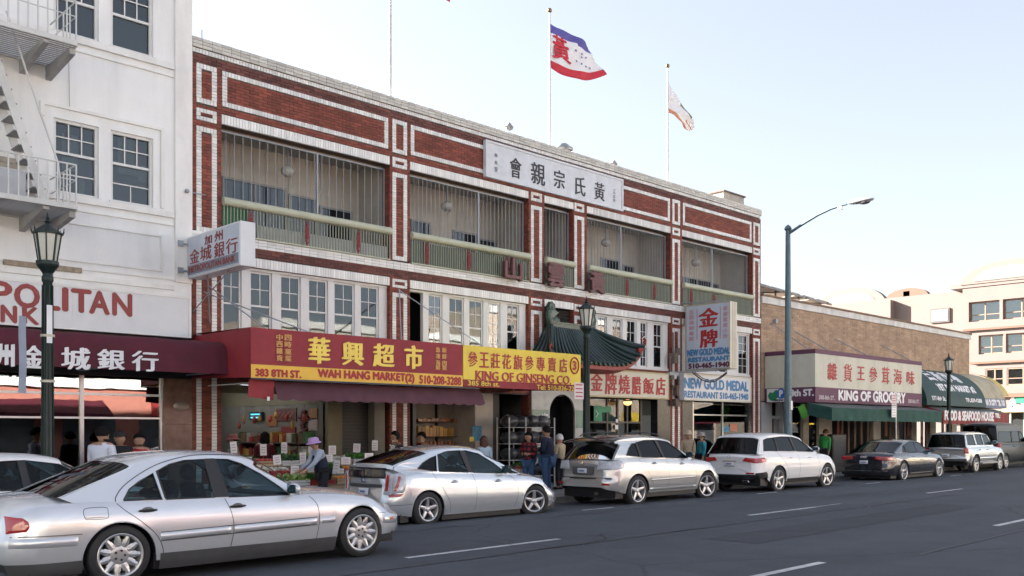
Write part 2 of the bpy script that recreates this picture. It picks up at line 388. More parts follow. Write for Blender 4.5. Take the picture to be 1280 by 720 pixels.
# white brick frames ------------------------------------------------
blocked = []; wb = MB()
BR, CO = .0605, .0675
def header_col(x0, x1, z0, z1):
    n = max(1, round((z1-z0)/CO)); h = (z1-z0)/n
    for k in range(n): wb.box(x0, x1, 19.994, 20.06, z0+h*k+.004, z0+h*(k+1)-.004)
def rowlock(x0, x1, z0, z1, pitch=.07):
    n = max(1, round((x1-x0)/pitch)); p = (x1-x0)/n
    for k in range(n): wb.box(x0+p*k+.004, x0+p*(k+1)-.004, 19.994, 20.06, z0+.003, z1-.003)
def frame(x0, x1, z0, z1, t=.11):
    rowlock(x0, x1, z1-t, z1); rowlock(x0, x1, z0, z0+t)
    header_col(x0, x0+t, z0+t, z1-t); header_col(x1-t, x1, z0+t, z1-t)
    blocked.extend([(x0, x1, z1-t, z1), (x0, x1, z0, z0+t), (x0, x0+t, z0, z1), (x1-t, x1, z0, z1)])
PF = [(245.5, 271), (490.5, 508.8), (663.7, 677.5), (718, 730.2), (840.5, 850), (941.7, 949.8)]
PF = [(fx(a), fx(b)) for a, b in PF]
for i, (a, b) in enumerate(PF):
    if i in (0, 1, 4, 5): frame(a, b, 8.82, 9.67)
    frame(a, b, 8.45, 8.71, .09); frame(a, b, 6.10 if i else 6.05, 8.32)
    frame(a, b, 5.40, 5.62, .07); frame(a, b, .5, 5.27)
for a, b in ((277.8, 485.2), (513.4, 837.3), (853.6, 939.3)): frame(fx(a), fx(b), 8.87, 9.65)
soldier = []
for a, b in BAY:
    for z0, z1 in ((8.48, 8.70), (5.43, 5.64)):
        blocked.append((a, b, z0, z1))
        n = round((b-a)/.0675); p = (b-a)/n
        for k in range(n): soldier.append((a+p*k, p, z0, z1))
blocked.append((BX0, BX1, 5.86, 6.06)); blocked.append((BX0, BX1, 9.88, 10.3))
rowlock(BX0+.01, BX1-.01, 9.885, 9.985)
# red brick ---------------------------------------------------------
rb = MB(); drb = MB()
opens = [(a, b, z0, z1) for a, b in BAY for z0, z1 in ((Z_BB, Z_BT), (Z_WB, Z_WT), (0, Z_SH))]
nrow = int(9.88/CO)
for k in range(2, nrow+1):
    z0 = k*CO; zc = z0+CO/2
    iv = [(BX0, BX1)]
    for (a, b, c, d) in blocked+opens:
        if c-.012 < zc < d+.012:
            nv = []
            for p, q in iv:
                if b <= p or a >= q: nv.append((p, q)); continue
                if a > p: nv.append((p, a))
                if b < q: nv.append((b, q))
            iv = nv
    tgt = drb if (5.64 < zc < 5.87 or zc > 9.67) else rb
    st = BX0 + (.1075 if k % 2 else 0) - .215
    while st < BX1:
        for p, q in iv:
            a = max(st, p)+.004; b = min(st+.215, q)-.004
            if b-a > .02:
                y = 20.0 + random.uniform(-.002, .003)
                tgt.box(a, b, y, 20.06, z0+.0035, z0+CO-.0035)
        st += .215
# reveals of the openings (brick returns on their right and left sides)
for a, b in BAY:
    for z0, z1 in ((Z_BB, Z_BT), (Z_WB, Z_WT), (.2, Z_SH)):
        k = int(z0/CO)+1
        while (k+1)*CO < z1+.01:
            for xw, sgn in ((b, 1), (a, -1)):
                for j in range(2):
                    y0 = 20.062+j*.14; rb.box(xw, xw+sgn*.05, y0, y0+.132, k*CO+.0035, (k+1)*CO-.0035)
            k += 1
rb.build('red_brickwork', RED, bb, kind='stuff'); drb.build('dark_brick_band', DRED, bb, kind='stuff')
wb.build('white_brick_trim', WBR, bb, kind='stuff')
# soldier courses: single bricks where they show large, the rest joined
def unit(name, sx, sy, sz, m, parent, loc):
    o = MB().box(0, sx, 0, sy, 0, sz).build(name, m, parent, org=loc, local=True); return o
first = None; rest = MB()
soldier.sort(key=lambda s: s[0]); cnt = 0
for (x, p, z0, z1) in soldier:
    if cnt < 296:
        loc = (x+.004, 19.992, z0+.003)
        if first is None: first = unit('soldier_brick', .0595, .07, .205, WBR, bb, loc)
        else: piece(first, loc)
        cnt += 1
    else: rest.box(x+.004, x+p-.004, 19.992, 20.06, z0+.003, z1-.003)
rest.build('soldier_course', WBR, bb, kind='stuff')
CTL = mat('weathered_coping_tile', (.52, .50, .45), .5, var=.1, island=.15, obrand=.15, grime=.45)
def courses(name, zs, y0, wdt, h, lim):
    first = None; rest = MB(); allb = []; bm_ = CTL if 'coping' in name else WBR
    for r, z in enumerate(zs):
        x = BX0+.005
        while x < BX1-.01:
            allb.append((x, z, min(wdt, BX1-.005-x))); x += wdt+.008
    allb.sort(); c = 0
    for x, z, ww in allb:
        if c < lim and ww > wdt-.001:
            if first is None: first = unit(name, wdt, .1, h, bm_, bb, (x, y0, z))
            else: piece(first, (x, y0, z))
            c += 1
        else: rest.box(x, x+ww, y0, y0+.1, z, z+h)
    rest.build(name.replace('brick', 'course').replace('tile', 'course'), bm_, bb, kind='stuff')
courses('band_brick', (5.864, 5.930, 5.996), 19.985, .205, .058, 296)
courses('coping_tile', (9.992, 10.066, 10.140), 19.955, .205, .066, 296)
boxpart('coping_top', mat('coping_stone', (.42, .40, .36), .8, var=.2, grime=.4), bb, BX0, BX1, 20.0, 20.5, 9.97, 10.21)
mb = MB(); mb.box(BX0, BX1, 19.975, 20.03, 9.985, 10.205); mb.build('coping_joint', MORT, bb)

# second floor windows ----------------------------------------------
def sash(parent, x0, x1, z0, z1, y, split=.5, nu=(2, 2), nl=(1, 1), fw=.045, paint=WPAINT, pane=WPANE, blind=CURT):
    wn = MB(); d = .045
    wn.box(x0, x1, y, y+d, z1-fw, z1); wn.box(x0, x1, y, y+d, z0, z0+fw)
    wn.box(x0, x0+fw, y, y+d, z0+fw, z1-fw); wn.box(x1-fw, x1, y, y+d, z0+fw, z1-fw)
    zm = z0+(z1-z0)*(1-split)
    bars = MB(); mw = .018
    xi0, xi1 = x0+fw, x1-fw
    if 0 < split < 1: bars.box(xi0, xi1, y+.004, y+d-.002, zm-.02, zm+.02)
    for (za, zb, (nx, nz)) in (((zm+.02 if split < 1 else z0+fw), z1-fw, nu), (z0+fw, zm-.02, nl)):
        if split >= 1 and (za, zb) != (z0+fw, z1-fw): continue
        for i in range(1, nx): xm = xi0+(xi1-xi0)*i/nx; bars.box(xm-mw/2, xm+mw/2, y+.008, y+.03, za, zb)
        for j in range(1, nz): zz = za+(zb-za)*j/nz; bars.box(xi0, xi1, y+.010, y+.028, zz-mw/2, zz+mw/2)
    wo = wn.build('window', paint, parent)
    if bars.v: bars.build('muntin', paint, wo)
    g = MB(); g.box(xi0, xi1, y+.017, y+.021, z0+fw, z1-fw); g.build('pane', pane, wo)
    if blind: b = MB(); b.box(xi0-.02, xi1+.02, y+.16, y+.17, z0+.02, z1-.02); b.build('blind', blind, wo)
    return wo
YW = 20.16
W1 = [(276.8, 301, 'a'), (311, 339, 'a'), (349, 375, 'a'), (384, 409, 'a'), (416, 442.5, 'a'), (449, 472.5, 'a')]
W2 = [(534, 552, 'g'), (560, 579, 'a'), (585, 603, 'a'), (609, 624.5, 'g'), (632.5, 648, 'a')]
W4 = [(746, 757.5, 'g'), (764.5, 777, 'a'), (782, 794.5, 'a'), (799.5, 808, 'g'), (816, 827, 'a')]
W5 = [(856, 866, 'a'), (870, 880, 'g'), (884, 894, 'a'), (898, 908, 'a'), (922, 934, 'g')]
for bi, ws in ((0, W1), (1, W2), (3, W4), (4, W5)):
    a, b = BAY[bi]; fr = MB()
    fr.box(a+.002, b-.002, 20.10, 20.26, Z_WT-.06, Z_WT-.002); fr.box(a+.002, b-.002, 20.08, 20.28, Z_WB-.01, Z_WB+.07)
    edges = [(a+.002, fx(ws[0][0], YW))] + [(fx(ws[i][1], YW), fx(ws[i+1][0], YW)) for i in range(len(ws)-1)] + [(fx(ws[-1][1], YW), b-.002)]
    for k, (p, q) in enumerate(edges):
        if q-p > .02 and not (bi == 1 and k == 0): fr.box(p, q, 20.12, 20.22, Z_WB+.07, Z_WT-.06)
    if bi == 1: fr.box(fx(527, YW), edges[0][1], 20.10, 20.22, Z_WB+.07, Z_WT-.06)
    fr.build('window_frame', WPAINT, bb)
    for (p, q, t) in ws:
        x0, x1 = fx(p, YW), fx(q, YW)
        if t == 'a': sash(bb, x0+.004, x1-.004, Z_WB+.072, Z_WT-.062, YW, .52, (2, 2), (1, 1))
        else: sash(bb, x0+.004, x1-.004, Z_WB+.072, Z_WT-.062, YW, 1, (2, 5), (1, 1), pane=DPANE, blind=None)
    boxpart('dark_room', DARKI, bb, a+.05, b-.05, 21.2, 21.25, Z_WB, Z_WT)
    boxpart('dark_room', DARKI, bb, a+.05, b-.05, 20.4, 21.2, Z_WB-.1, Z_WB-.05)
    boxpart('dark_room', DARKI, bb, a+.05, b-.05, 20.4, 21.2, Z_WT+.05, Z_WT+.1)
# louvred opening above the pagoda porch
a, b = BAY[2]
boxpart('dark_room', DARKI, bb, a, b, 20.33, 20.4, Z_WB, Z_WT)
for k in range(16):
    z = Z_WB+.05+k*.1
    MB().obox(((a+b)/2, 20.2, z), (b-a-.01, .12, .012), Matrix.Rotation(R(-35), 3, 'X')).build('louvre', mat('louvre_grey', (.06, .055, .05), .7), bb)

# balconies -----------------------------------------------------------
ORN = mat('ornament_red', (.22, .03, .035), .5)
BEAMW = mat('old_timber', (.30, .2, .12), .8, var=.3)
lamp_px = {0: (360, 214), 1: (559, 258), 3: (757.5, 303), 4: (869.5, 328)}
bwin = {0: [(277, 357, 6.35, 7.75), (360, 395, 6.35, 7.65), (398.5, 439.5, 6.5, 7.5)],
        1: [(513, 537, 6.9, 7.62), (565, 595, 6.5, 7.55), (597.5, 638, 6.5, 7.45)],
        3: [(750, 773, 6.9, 7.6), (777.5, 792, 6.9, 7.5), (808, 819, 6.5, 7.5)],
        4: [(852.5, 888, 6.8, 7.5), (889.5, 898, 6.8, 7.45), (905, 915, 6.4, 7.4)], 2: [(681, 694, 6.5, 7.6)]}
div = {0: 396, 1: 597.5, 3: 775.5, 4: 889.5, 2: None}
orn = {0: (313, 384, 448), 1: (534, 586.5, 634), 3: (784, 818), 4: (864, 893), 2: ()}
bal_proto = bar_proto = None
for bi, (a, b) in enumerate(BAY):
    yw = 21.5
    bw = MB(); bw.box(a-.1, b+.1, yw, yw+.1, 5.9, 8.7); bw.box(a-.14, a-.045, 20.36, yw, 5.9, 8.7); bw.box(b+.055, b+.14, 20.36, yw, 5.9, 8.7)
    bw.box(a-.1, b+.1, 20.36, yw, 8.6, 8.7)
    for k in range(int((b-a)/.3)): bw.box(a+.3*k, a+.3*k+.02, yw-.012, yw, 6.1, 8.6)
    bw.build('balcony_wall', CREAMW, bb)
    boxpart('balcony_floor', CONC, bb, a-.1, b+.1, 20.34, yw, 5.92, 6.04)
    for (p, q, z0, z1) in bwin[bi]:
        x0, x1 = max(fx(p, yw), a+.05), fx(q, yw)
        if x1-x0 < .1: continue
        fr = MB(); t = .05
        fr.box(x0, x1, yw-.05, yw-.01, z1-t, z1); fr.box(x0, x1, yw-.05, yw-.01, z0, z0+t)
        nn = max(1, round((x1-x0)/.8))
        for k in range(nn+1): xm = x0+(x1-x0-t)*k/nn; fr.box(xm, xm+t, yw-.05, yw-.01, z0+t, z1-t)
        wo = fr.build('balcony_window', mat('dull_grey_frame', (.25, .26, .26), .6), bb)
        g = MB(); g.box(x0+t, x1-t, yw-.028, yw-.02, z0+t, z1-t); g.build('pane', mat('black_glass', (.015, .018, .022), .06, var=.3, spec=.8), wo)
    # rail beam, rounded at its end
    z0, z1 = 6.70, 6.88; yb0, yb1 = 19.86, 20.02
    rbm = MB(); n = 10
    prof = [(yb0+.08+.08*math.cos(t), (z0+z1)/2+.09*math.sin(t)) for t in (math.pi/2+math.pi*k/n for k in range(n+1))] + [(yb1, z0), (yb1, z1)]
    rbm.prism(prof, lambda p, q: (a+.01, p, q), (b-a-.05, 0, 0))
    rbm.ball((b-.05, 19.94, 6.79), (.1, .085, .1), 12)
    ro = rbm.build('rail_beam', GREENP, bb)
    # balusters
    n = round((b-a-.06)/.077); pitch = (b-a-.06)/n
    for k in range(n+1):
        loc = (a+.02+pitch*k, 19.94, 6.075)
        if bal_proto is None: bal_proto = MB().box(0, .02, 0, .02, 0, .64).build('baluster', BALU, bb, org=loc, local=True)
        else: piece(bal_proto, loc)
    boxpart('bottom_rail', GREENP, bb, a+.01, b-.02, 19.93, 19.97, 6.062, 6.09)
    # backing sheet behind the balusters
    if bi == 0:
        boxpart('privacy_sheet', mat('grey_sheet', (.40, .41, .40), .7, var=.1, grime=.2), bb, fx(322), b-.05, 20.02, 20.03, 6.07, 6.40)
        boxpart('privacy_sheet', mat('green_cloth', (.04, .16, .08), .8), bb, a+.03, fx(310), 20.02, 20.03, 6.07, 6.70)
    elif bi == 1:
        boxpart('privacy_sheet', SAGE, bb, a+.03, b-.05, 20.02, 20.03, 6.07, 6.66)
    else:
        boxpart('privacy_sheet', SAGE, bb, a+.03, b-.05, 20.02, 20.03, 6.07, 6.67)
    for p in orn[bi]:
        xo = fx(p, 19.93); om = MB()
        for s in (.13, .075): 
            pts = [(xo+s*.55*math.sin(t)*(.6+.4*abs(math.cos(t))), 19.925, 6.38+s*1.9*math.cos(t)) for t in (2*math.pi*k/16 for k in range(17))]
            om.tube(pts, .011, 5, caps=False)
        om.tube([(xo, 19.925, 6.09), (xo, 19.925, 6.69)], .012, 5)
        if bi: om.box(xo-.06, xo+.06, 19.99, 20.0, 6.09, 6.68)
        om.build('diamond_ornament', ORN, bb)
    # grille
    yg = 20.2; gf = MB(); t = .035; zt = Z_BT-.07
    gf.box(a+.01, b-.01, yg, yg+t, zt-t, zt); gf.box(a+.01, b-.01, yg, yg+t, 6.89, 6.89+t)
    xsd = [a+.01, b-.01-t] + ([fx(div[bi], yg)] if div[bi] else [])
    for x in xsd: gf.box(x, x+t, yg-.004, yg+t+.004, 6.89, zt)
    go = gf.build('grille_frame', GREYM, bb)
    n = round((b-a)/(.2 if bi == 0 else .14))
    for k in range(1, n):
        loc = (a+(b-a)*k/n, yg+.012, 6.92)
        if bar_proto is None: bar_proto = MB().tube([(0, 0, 0), (0, 0, zt-t-6.92)], .0075, 6).build('grille_bar', GREYM, go, org=loc, local=True)
        else:
            q = piece(bar_proto, loc, parent=go)
    boxpart('lintel_board', BEAMW, bb, a+.02, b-.02, 20.34, 20.42, Z_BT-.05, Z_BT+.0)
    if bi in lamp_px:
        px, py = lamp_px[bi]; x = fx(px, 20.9); z = fz(px, py, 20.9)
        lm = thing('globe_lamp', ['round glass globe lamp in the leftmost balcony, over the bank blade sign', 'round glass globe lamp in the second balcony from the left', '', 'round glass globe lamp in the balcony left of the tall blade sign', 'round glass globe lamp in the rightmost balcony'][bi], 'lamp', (x, 20.9, z+.25), group='globe lamps in the balconies')
        MB().ball((x, 20.9, z), (.17, .17, .145), 14).build('globe', mat('lamp_glass', (.42, .41, .38), .25), lm)
        MB().tube([(x, 20.9, z+.14), (x, 20.9, 8.6)], .03, 8).build('stem', GREYM, lm)
# shop front level: black bases and piers of the building
BGRAN = mat('black_granite', (.03, .028, .03), .25, var=.4, sc=12)
# small fittings on the facade: conduit, floodlights on the parapet
for px, py, lb in ((632, 160, 'left floodlight on the parapet above the carved plaque'), (763, 206, 'right floodlight on the parapet near the end of the plaque')):
    x = fx(px, 20.2); z = fz(px, py, 20.2)
    fl = thing('floodlight', lb, 'floodlight', (x, 20.2, z-.1), group='floodlights on the parapet')
    MB().tube([(x, 20.2, 10.2), (x, 20.15, z)], .018, 6).build('bracket', GREYM, fl)
    MB().obox((x+.05, 20.1, z+.03), (.2, .14, .12), Matrix.Rotation(R(35), 3, 'Y')).build('lamp_head', mat('grey_plastic', (.2, .21, .22), .5), fl, bev=.01)
x, z = fx(705, 20.3), fz(705, 187, 20.3)
MB().ball((x, 20.3, z), (.26, .2, .2), 12).lathe([(.27, -.05), (.29, 0), (.27, .05)], (x, 20.3, z), 16).build('dome_vent', mat('galvanised', (.35, .37, .38), .35, metal=.6), None, 'small galvanised dome vent on the parapet above the carved plaque', 'vent')
# vent hut on the roof
xa, xb = 28.9, 30.25
hut = thing('roof_hut', 'small plastered hut on the right end of the brick building roof', 'roof hut', (29.6, 20.9, 9.75))
boxpart('wall', mat('hut_plaster', (.36, .33, .29), .85, var=.2, bump=.5, bsc=30), hut, xa, xb, 20.56, 21.7, 9.75, 10.72)
boxpart('roof', mat('hut_roof', (.14, .10, .08), .8), hut, xa-.05, xb+.05, 20.5, 21.76, 10.72, 10.77)
x = fx(255)
MB().tube([(x, 20.1, 10.2), (x, 20.1, 10.45)], .01, 6).build('antenna', GREYM, None, 'thin short antenna rod on the left end of the parapet', 'antenna')

# flagpoles -----------------------------------------------------------
def flagpole(px, py, ztop, label):
    x = fx(px, 20.5)
    t = thing('flagpole', label, 'flagpole', (x, 20.5, 9.7), group='flagpoles on the roof')
    MB().tube([(x, 20.5, 9.7), (x, 20.5, ztop)], [.045, .028], 10).build('pole', mat('pole_white', (.6, .6, .6), .4), t)
    MB().ball((x, 20.5, ztop+.07), .075, 10).build('finial', mat('bronze', (.25, .16, .08), .35, metal=.8), t)
    boxpart('base_plate', GREYM, t, x-.12, x+.12, 20.38, 20.62, 9.7, 9.75)
    return t, x
f2 = flagpole(687, 13, fz(687, 16, 20.5), 'white flagpole in the middle of the roof carrying the blue white and red flag')
f3 = flagpole(834.5, 83, fz(834.5, 85, 20.5), 'white flagpole at the right carrying the limp white flag')
f1 = flagpole(488, -40, 15.1, 'white flagpole at the left whose top is above the photo')
def cloth(x, ztop, outline, label, mats, wave=.12, n=26, m=16, matfn=None, yoff=20.5):
    # outline(u, v) -> (dx, dz) shape of the flying flag
    mb = MB(); rows = []
    for i in range(n+1):
        u = i/n; rows.append([(x+outline(u, j/m)[0], yoff+wave*u*math.sin(u*7+(j/m)*2.5)+.03*math.sin(u*14+j*.7), ztop+outline(u, j/m)[1]) for j in range(m+1)])
    mb.grid(rows)
    if matfn:
        for i in range(n):
            for j in range(m): mb.m[i*m+j] = matfn((i+.5)/n, (j+.5)/m)
    o = mb.build('flag', mats, None, label, 'flag')
    so_ = o.modifiers.new('thickness', 'SOLIDIFY'); so_.thickness = .004
    return o
FW = mat('flag_white', (.74, .74, .75), .8, var=.04); FB = mat('flag_blue', (.10, .09, .33), .8); FR = mat('flag_red', (.52, .03, .05), .8)
def o2(u, v):   # streams to the right, fly end sagging a little
    tx, tz = 1.75*u, -.05*u-.12*u*u; bx, bz = 2.55*u, -1.36-.14*math.sin(u*2.9)+.55*u*u
    return (tx+(bx-tx)*v**1.1, tz+(bz-tz)*v)
zt2 = fz(687, 29, 20.5)
flag = cloth(f2[1]+.03, zt2, o2, 'blue white and red flag with red Chinese character streaming from the middle flagpole', [FW, FB, FR],
      matfn=lambda u, v: 1 if v < (.16+.10*u) and v > .03 else (2 if v > .80 else 0))
mb = MB()
def onflag(xx, yy, d=0):
    u = .04+xx*.52; v = .72-yy*.56; a, c = o2(u, v); 
    y = 20.5+.12*u*math.sin(u*7+v*2.5)-.028
    return Vector((f2[1]+.03+a, y-d, zt2+c))
text_into(mb, '黃', (0, 0, 0), (1, 0, 0), (0, 0, 1), (0, -1, 0), .62, .95, .024, fn=onflag)
mb.build('lettering', FR, flag)
mb = MB()
for (u, v) in ((.5, .38), (.62, .42), (.72, .47), (.47, .62), (.57, .65), (.67, .69), (.77, .72), (.6, .5)):
    a, c = o2(u, v); y = 20.5+.12*u*math.sin(u*7+v*2.5)-.045
    pts = [(f2[1]+.03+a+r_*math.sin(t), y, zt2+c+r_*math.cos(t)) for r_, t in (((.055 if k % 2 == 0 else .022), math.pi*k/5) for k in range(10))]
    mb.add(pts+[(f2[1]+.03+a, y-.002, zt2+c)], [(k, (k+1) % 10, 10) for k in range(10)])
mb.build('star', FB, flag)
def o3(u, v): return (.10+.75*u*(.35+.65*v)+.45*u*u*v*0+.32*u*(1-v), -1.25*u*(1-v)*1.35-(.95+1.0*u)*v+.1*v*u)
zt3 = fz(834.5, 100, 20.5)
FG = mat('flag_green', (.20, .22, .16), .8)
FO = mat('flag_orange', (.55, .25, .14), .8)
def o3(u, v):
    tx, tz = 1.65*u, -1.45*u+.2*u*u; bx, bz = 1.25*u, -1.10-.15*u-.25*u*u
    return (tx+(bx-tx)*v, tz+(bz-tz)*v)
cloth(f3[1]+.02, zt3, o3, 'limp white flag with faded orange and green marks hanging on the right flagpole', [FW, FG, FO], wave=.1, n=18, m=12,
      matfn=lambda u, v: 1 if (.45 < u < .8 and v < .16) else (2 if (v > .86 or (u > .7 and .4 < v < .6)) else 0))
def o1(u, v): return (1.75*u, -.2*u-1.15*v-.45*u*u)
cloth(f1[1]+.03, 14.98, lambda u, v: (1.9*u, -.25*u*u-1.15*v-.08*u), 'flag on the left flagpole, only its lower red corner in the photo', [FW, FR], matfn=lambda u, v: 1 if v > .75 else 0)
# mock roof fixings
# --- carved plaque
pl = thing('carved_plaque', 'long white marble plaque with five black Chinese characters near the roof', 'plaque', (fx(692), 19.9, 9.3))
x0, x1 = fx(606.7, 19.9), fx(778.7, 19.9); z0, z1 = 8.77, 9.79
MARB = mat('marble', (.60, .62, .65), .35, var=.10, sc=5, grime=.12)
boxpart('slab', MARB, pl, x0, x1, 19.9, 19.99, z0, z1)
mb = MB(); t = .06
mb.box(x0, x1, 19.875, 19.899, z1-t, z1); mb.box(x0, x1, 19.875, 19.899, z0, z0+t); mb.box(x0, x0+t, 19.875, 19.899, z0+t, z1-t); mb.box(x1-t, x1, 19.875, 19.899, z0+t, z1-t)
mb.build('border', MARB, pl)
sign_chars(pl, [('會', 637.5, 651.5, 197.5, 222.5), ('親', 664, 681, 204, 231), ('宗', 692.5, 705.5, 213, 235.5), ('氏', 719, 731.5, 221.5, 244.5), ('黃', 743, 755.5, 228.5, 250.5)], 19.897, INKK, .016)
for ch, px0, px1, pt, pb in (('黃', 618, 622, 191.5, 196), ('永', 618, 622, 200.5, 205), ('安', 618, 622, 208, 214.5), ('一', 766.2, 769.2, 236, 237), ('九', 766.2, 769.2, 239, 242), ('立', 766.2, 769.2, 243.5, 247), ('年', 766.2, 769.2, 248.5, 252)):
    xa, xb = fx(px0, 19.897), fx(px1, 19.897); mb = MB()
    text_into(mb, ch, (xa, 19.894, fz(px0, pb, 19.897)), (1, 0, 0), (0, 0, 1), (0, -1, 0), xb-xa, fz(px0, pt, 19.897)-fz(px0, pb, 19.897), .004)
    mb.build('small_character', mat('grey_letter', (.16, .17, .19), .5), pl)
# --- three raised characters
def raised(ch, px0, px1, pt, pb, label):
    Y = 19.72; xa, xb = fx(px0, Y), fx(px1, Y); za, zb = fz(px0, pb, Y), fz(px0, pt, Y)
    mb = MB()
    for k in range(7):
        text_into(mb, ch, (xa, Y+.02*k, za), (1, 0, 0), (0, 0, 1), (0, -1, 0), xb-xa, zb-za, .021, mi=0)
    mb.tube([((xa+xb)/2, Y+.12, (za+zb)/2), ((xa+xb)/2, 19.95, (za+zb)/2)], .03, 6)
    mb.build('raised_character', mat('faded_pink_red', (.17, .08, .08), .7, var=.15), None, label, 'sign character', 'raised red characters on the facade')
raised('山', 632, 653, 320, 348, 'large faded red raised character on the railing, leftmost of the three')
raised('雲', 686, 706, 328, 357, 'large faded red raised character on the railing, between the two narrow pilasters')
raised('黃', 738.5, 756, 338, 365, 'large faded red raised character on the railing, rightmost of the three')
# ------------------------------------------------------------------ white building with the bank
wbx0, wbx1, wbt = -14.0, BX0-.01, 13.5
wbd = thing('white_building', 'tall white stucco building with fire escape and a bank on its ground floor', 'building', (0, 20, 0))
WINS = []
def pxw(px): return fx(px, 20)
for (a, b) in ((fx(67, 20), fx(123.5, 20)), (fx(138.5, 20), fx(191.5, 20)), (3.95, 5.12), (-1.0, .3), (.6, 1.9)):
    WINS.append((a, b, 6.38, 7.82)); WINS.append((a, b, 9.50, 10.95))
xe = sorted(set([wbx0, wbx1]+[q for w_ in WINS for q in w_[:2]])); ze = [4.6, 6.38, 7.82, 9.5, 10.95, wbt]
mb = MB()
for i in range(len(xe)-1):
    for j in range(len(ze)-1):
        xm, zm = (xe[i]+xe[i+1])/2, (ze[j]+ze[j+1])/2
        if any(a < xm < b and c < zm < d for a, b, c, d in WINS): continue
        mb.add([(xe[i], 20, ze[j]), (xe[i+1], 20, ze[j]), (xe[i+1], 20, ze[j+1]), (xe[i], 20, ze[j+1])], [(0, 1, 2, 3)])
for a, b, c, d in WINS:
    mb.add([(a, 20, c), (a, 20.22, c), (a, 20.22, d), (a, 20, d)], [(0, 1, 2, 3)]); mb.add([(b, 20, c), (b, 20.22, c), (b, 20.22, d), (b, 20, d)], [(3, 2, 1, 0)])
    mb.add([(a, 20, c), (b, 20, c), (b, 20.22, c), (a, 20.22, c)], [(0, 1, 2, 3)]); mb.add([(a, 20, d), (b, 20, d), (b, 20.22, d), (a, 20.22, d)], [(3, 2, 1, 0)])
mb.box(wbx0, wbx1, 20.3, 40, 4.6, wbt)
mb.add([(wbx1, 20, 0), (wbx1, 20.3, 0), (wbx1, 20.3, wbt), (wbx1, 20, wbt)], [(0, 1, 2, 3)])
mb.add([(wbx0, 20, wbt), (wbx1, 20, wbt), (wbx1, 20.3, wbt), (wbx0, 20.3, wbt)], [(0, 1, 2, 3)])
mb.add([(wbx0, 20, 4.6), (wbx1, 20, 4.6), (wbx1, 20.3, 4.6), (wbx0, 20.3, 4.6)], [(0, 1, 2, 3)])
mb.build('wall', STUCCO, wbd)
mb = MB()   # pilaster strip, belt courses, window surrounds and raised panels
xs0 = fx(217, 20)
mb.box(xs0+.02, wbx1, 19.955, 19.999, 4.9, wbt)
for z, h, p in ((9.36, .12, .06), (9.20, .03, .03), (6.24, .12, .06), (6.07, .03, .03), (4.93, .03, .03), (4.72, .10, .05)): mb.box(wbx0, xs0, 19.999-p, 19.998, z, z+h)
for a, b in ((fx(50, 20), fx(205, 20)),):
    for z0 in (8.02, ): mb.box(a, b, 19.96, 19.997, z0, z0+.06); mb.box(a, a+.07, 19.962, 19.997, 7.8, z0); mb.box(b-.07, b, 19.962, 19.997, 6.4, z0)
    for (p, q, z0, z1) in ((fx(60, 20), fx(202, 20), 5.08, 5.84),):
        t = .035; mb.box(p, q, 19.97, 19.998, z1-t, z1); mb.box(p, q, 19.97, 19.998, z0, z0+t); mb.box(p, p+t, 19.971, 19.998, z0+t, z1-t); mb.box(q-t, q, 19.971, 19.998, z0+t, z1-t)
mb.build('moulding', STUC2, wbd)
mb = MB()
MB().box(fx(4, 19.97), fx(102, 19.97), 19.95, 19.995, 4.86, 4.96).build('exposed_timber', mat('weathered_timber', (.30, .24, .18), .9, var=.4, sc=12), wbd)
def dh_window(x0, x1, z0, z1, zm, up=(3, 2), low=(1, 1), bl=None, bl_up=None):
    f = MB(); t = .055
    for (p, q, r_, s_) in ((x0, x1, z1-t, z1), (x0, x1, z0, z0+t), (x0, x0+t, z0+t, z1-t), (x1-t, x1, z0+t, z1-t)): f.box(p, q, 20.05, 20.16, r_, s_)
    f.box(x0-.04, x1+.04, 19.94, 20.02, z0-.07, z0+.0)
    wo = f.build('window', WPAINT, wbd)
    m = MB(); m.box(x0+t, x1-t, 20.07, 20.12, zm-.025, zm+.025)
    for (za, zb, (nx, nz), yy) in ((zm+.025, z1-t, up, 20.08), (z0+t, zm-.025, low, 20.10)):
        for i in range(1, nx): xm = x0+t+(x1-x0-2*t)*i/nx; m.box(xm-.011, xm+.011, yy, yy+.025, za, zb)
        for j in range(1, nz): zz = za+(zb-za)*j/nz; m.box(x0+t, x1-t, yy+.002, yy+.022, zz-.011, zz+.011)
    m.build('muntin', WPAINT, wo)
    g = MB(); g.box(x0+t, x1-t, 20.115, 20.12, z0+t, z1-t); g.build('pane', WPANE, wo)
    if bl: MB().box(x0, x1, 20.2, 20.21, z0, zm).build('blind', bl, wo)
    MB().box(x0, x1, 20.26, 20.27, z0, z1).build('dark_room', mat('dim_room', (.05, .07, .10), .8, var=.4), wo)
    return wo
PURP = mat('mauve_blind', (.20, .17, .27), .8, var=.05); BLUG = mat('grey_blue_blind', (.24, .29, .34), .8, var=.04)
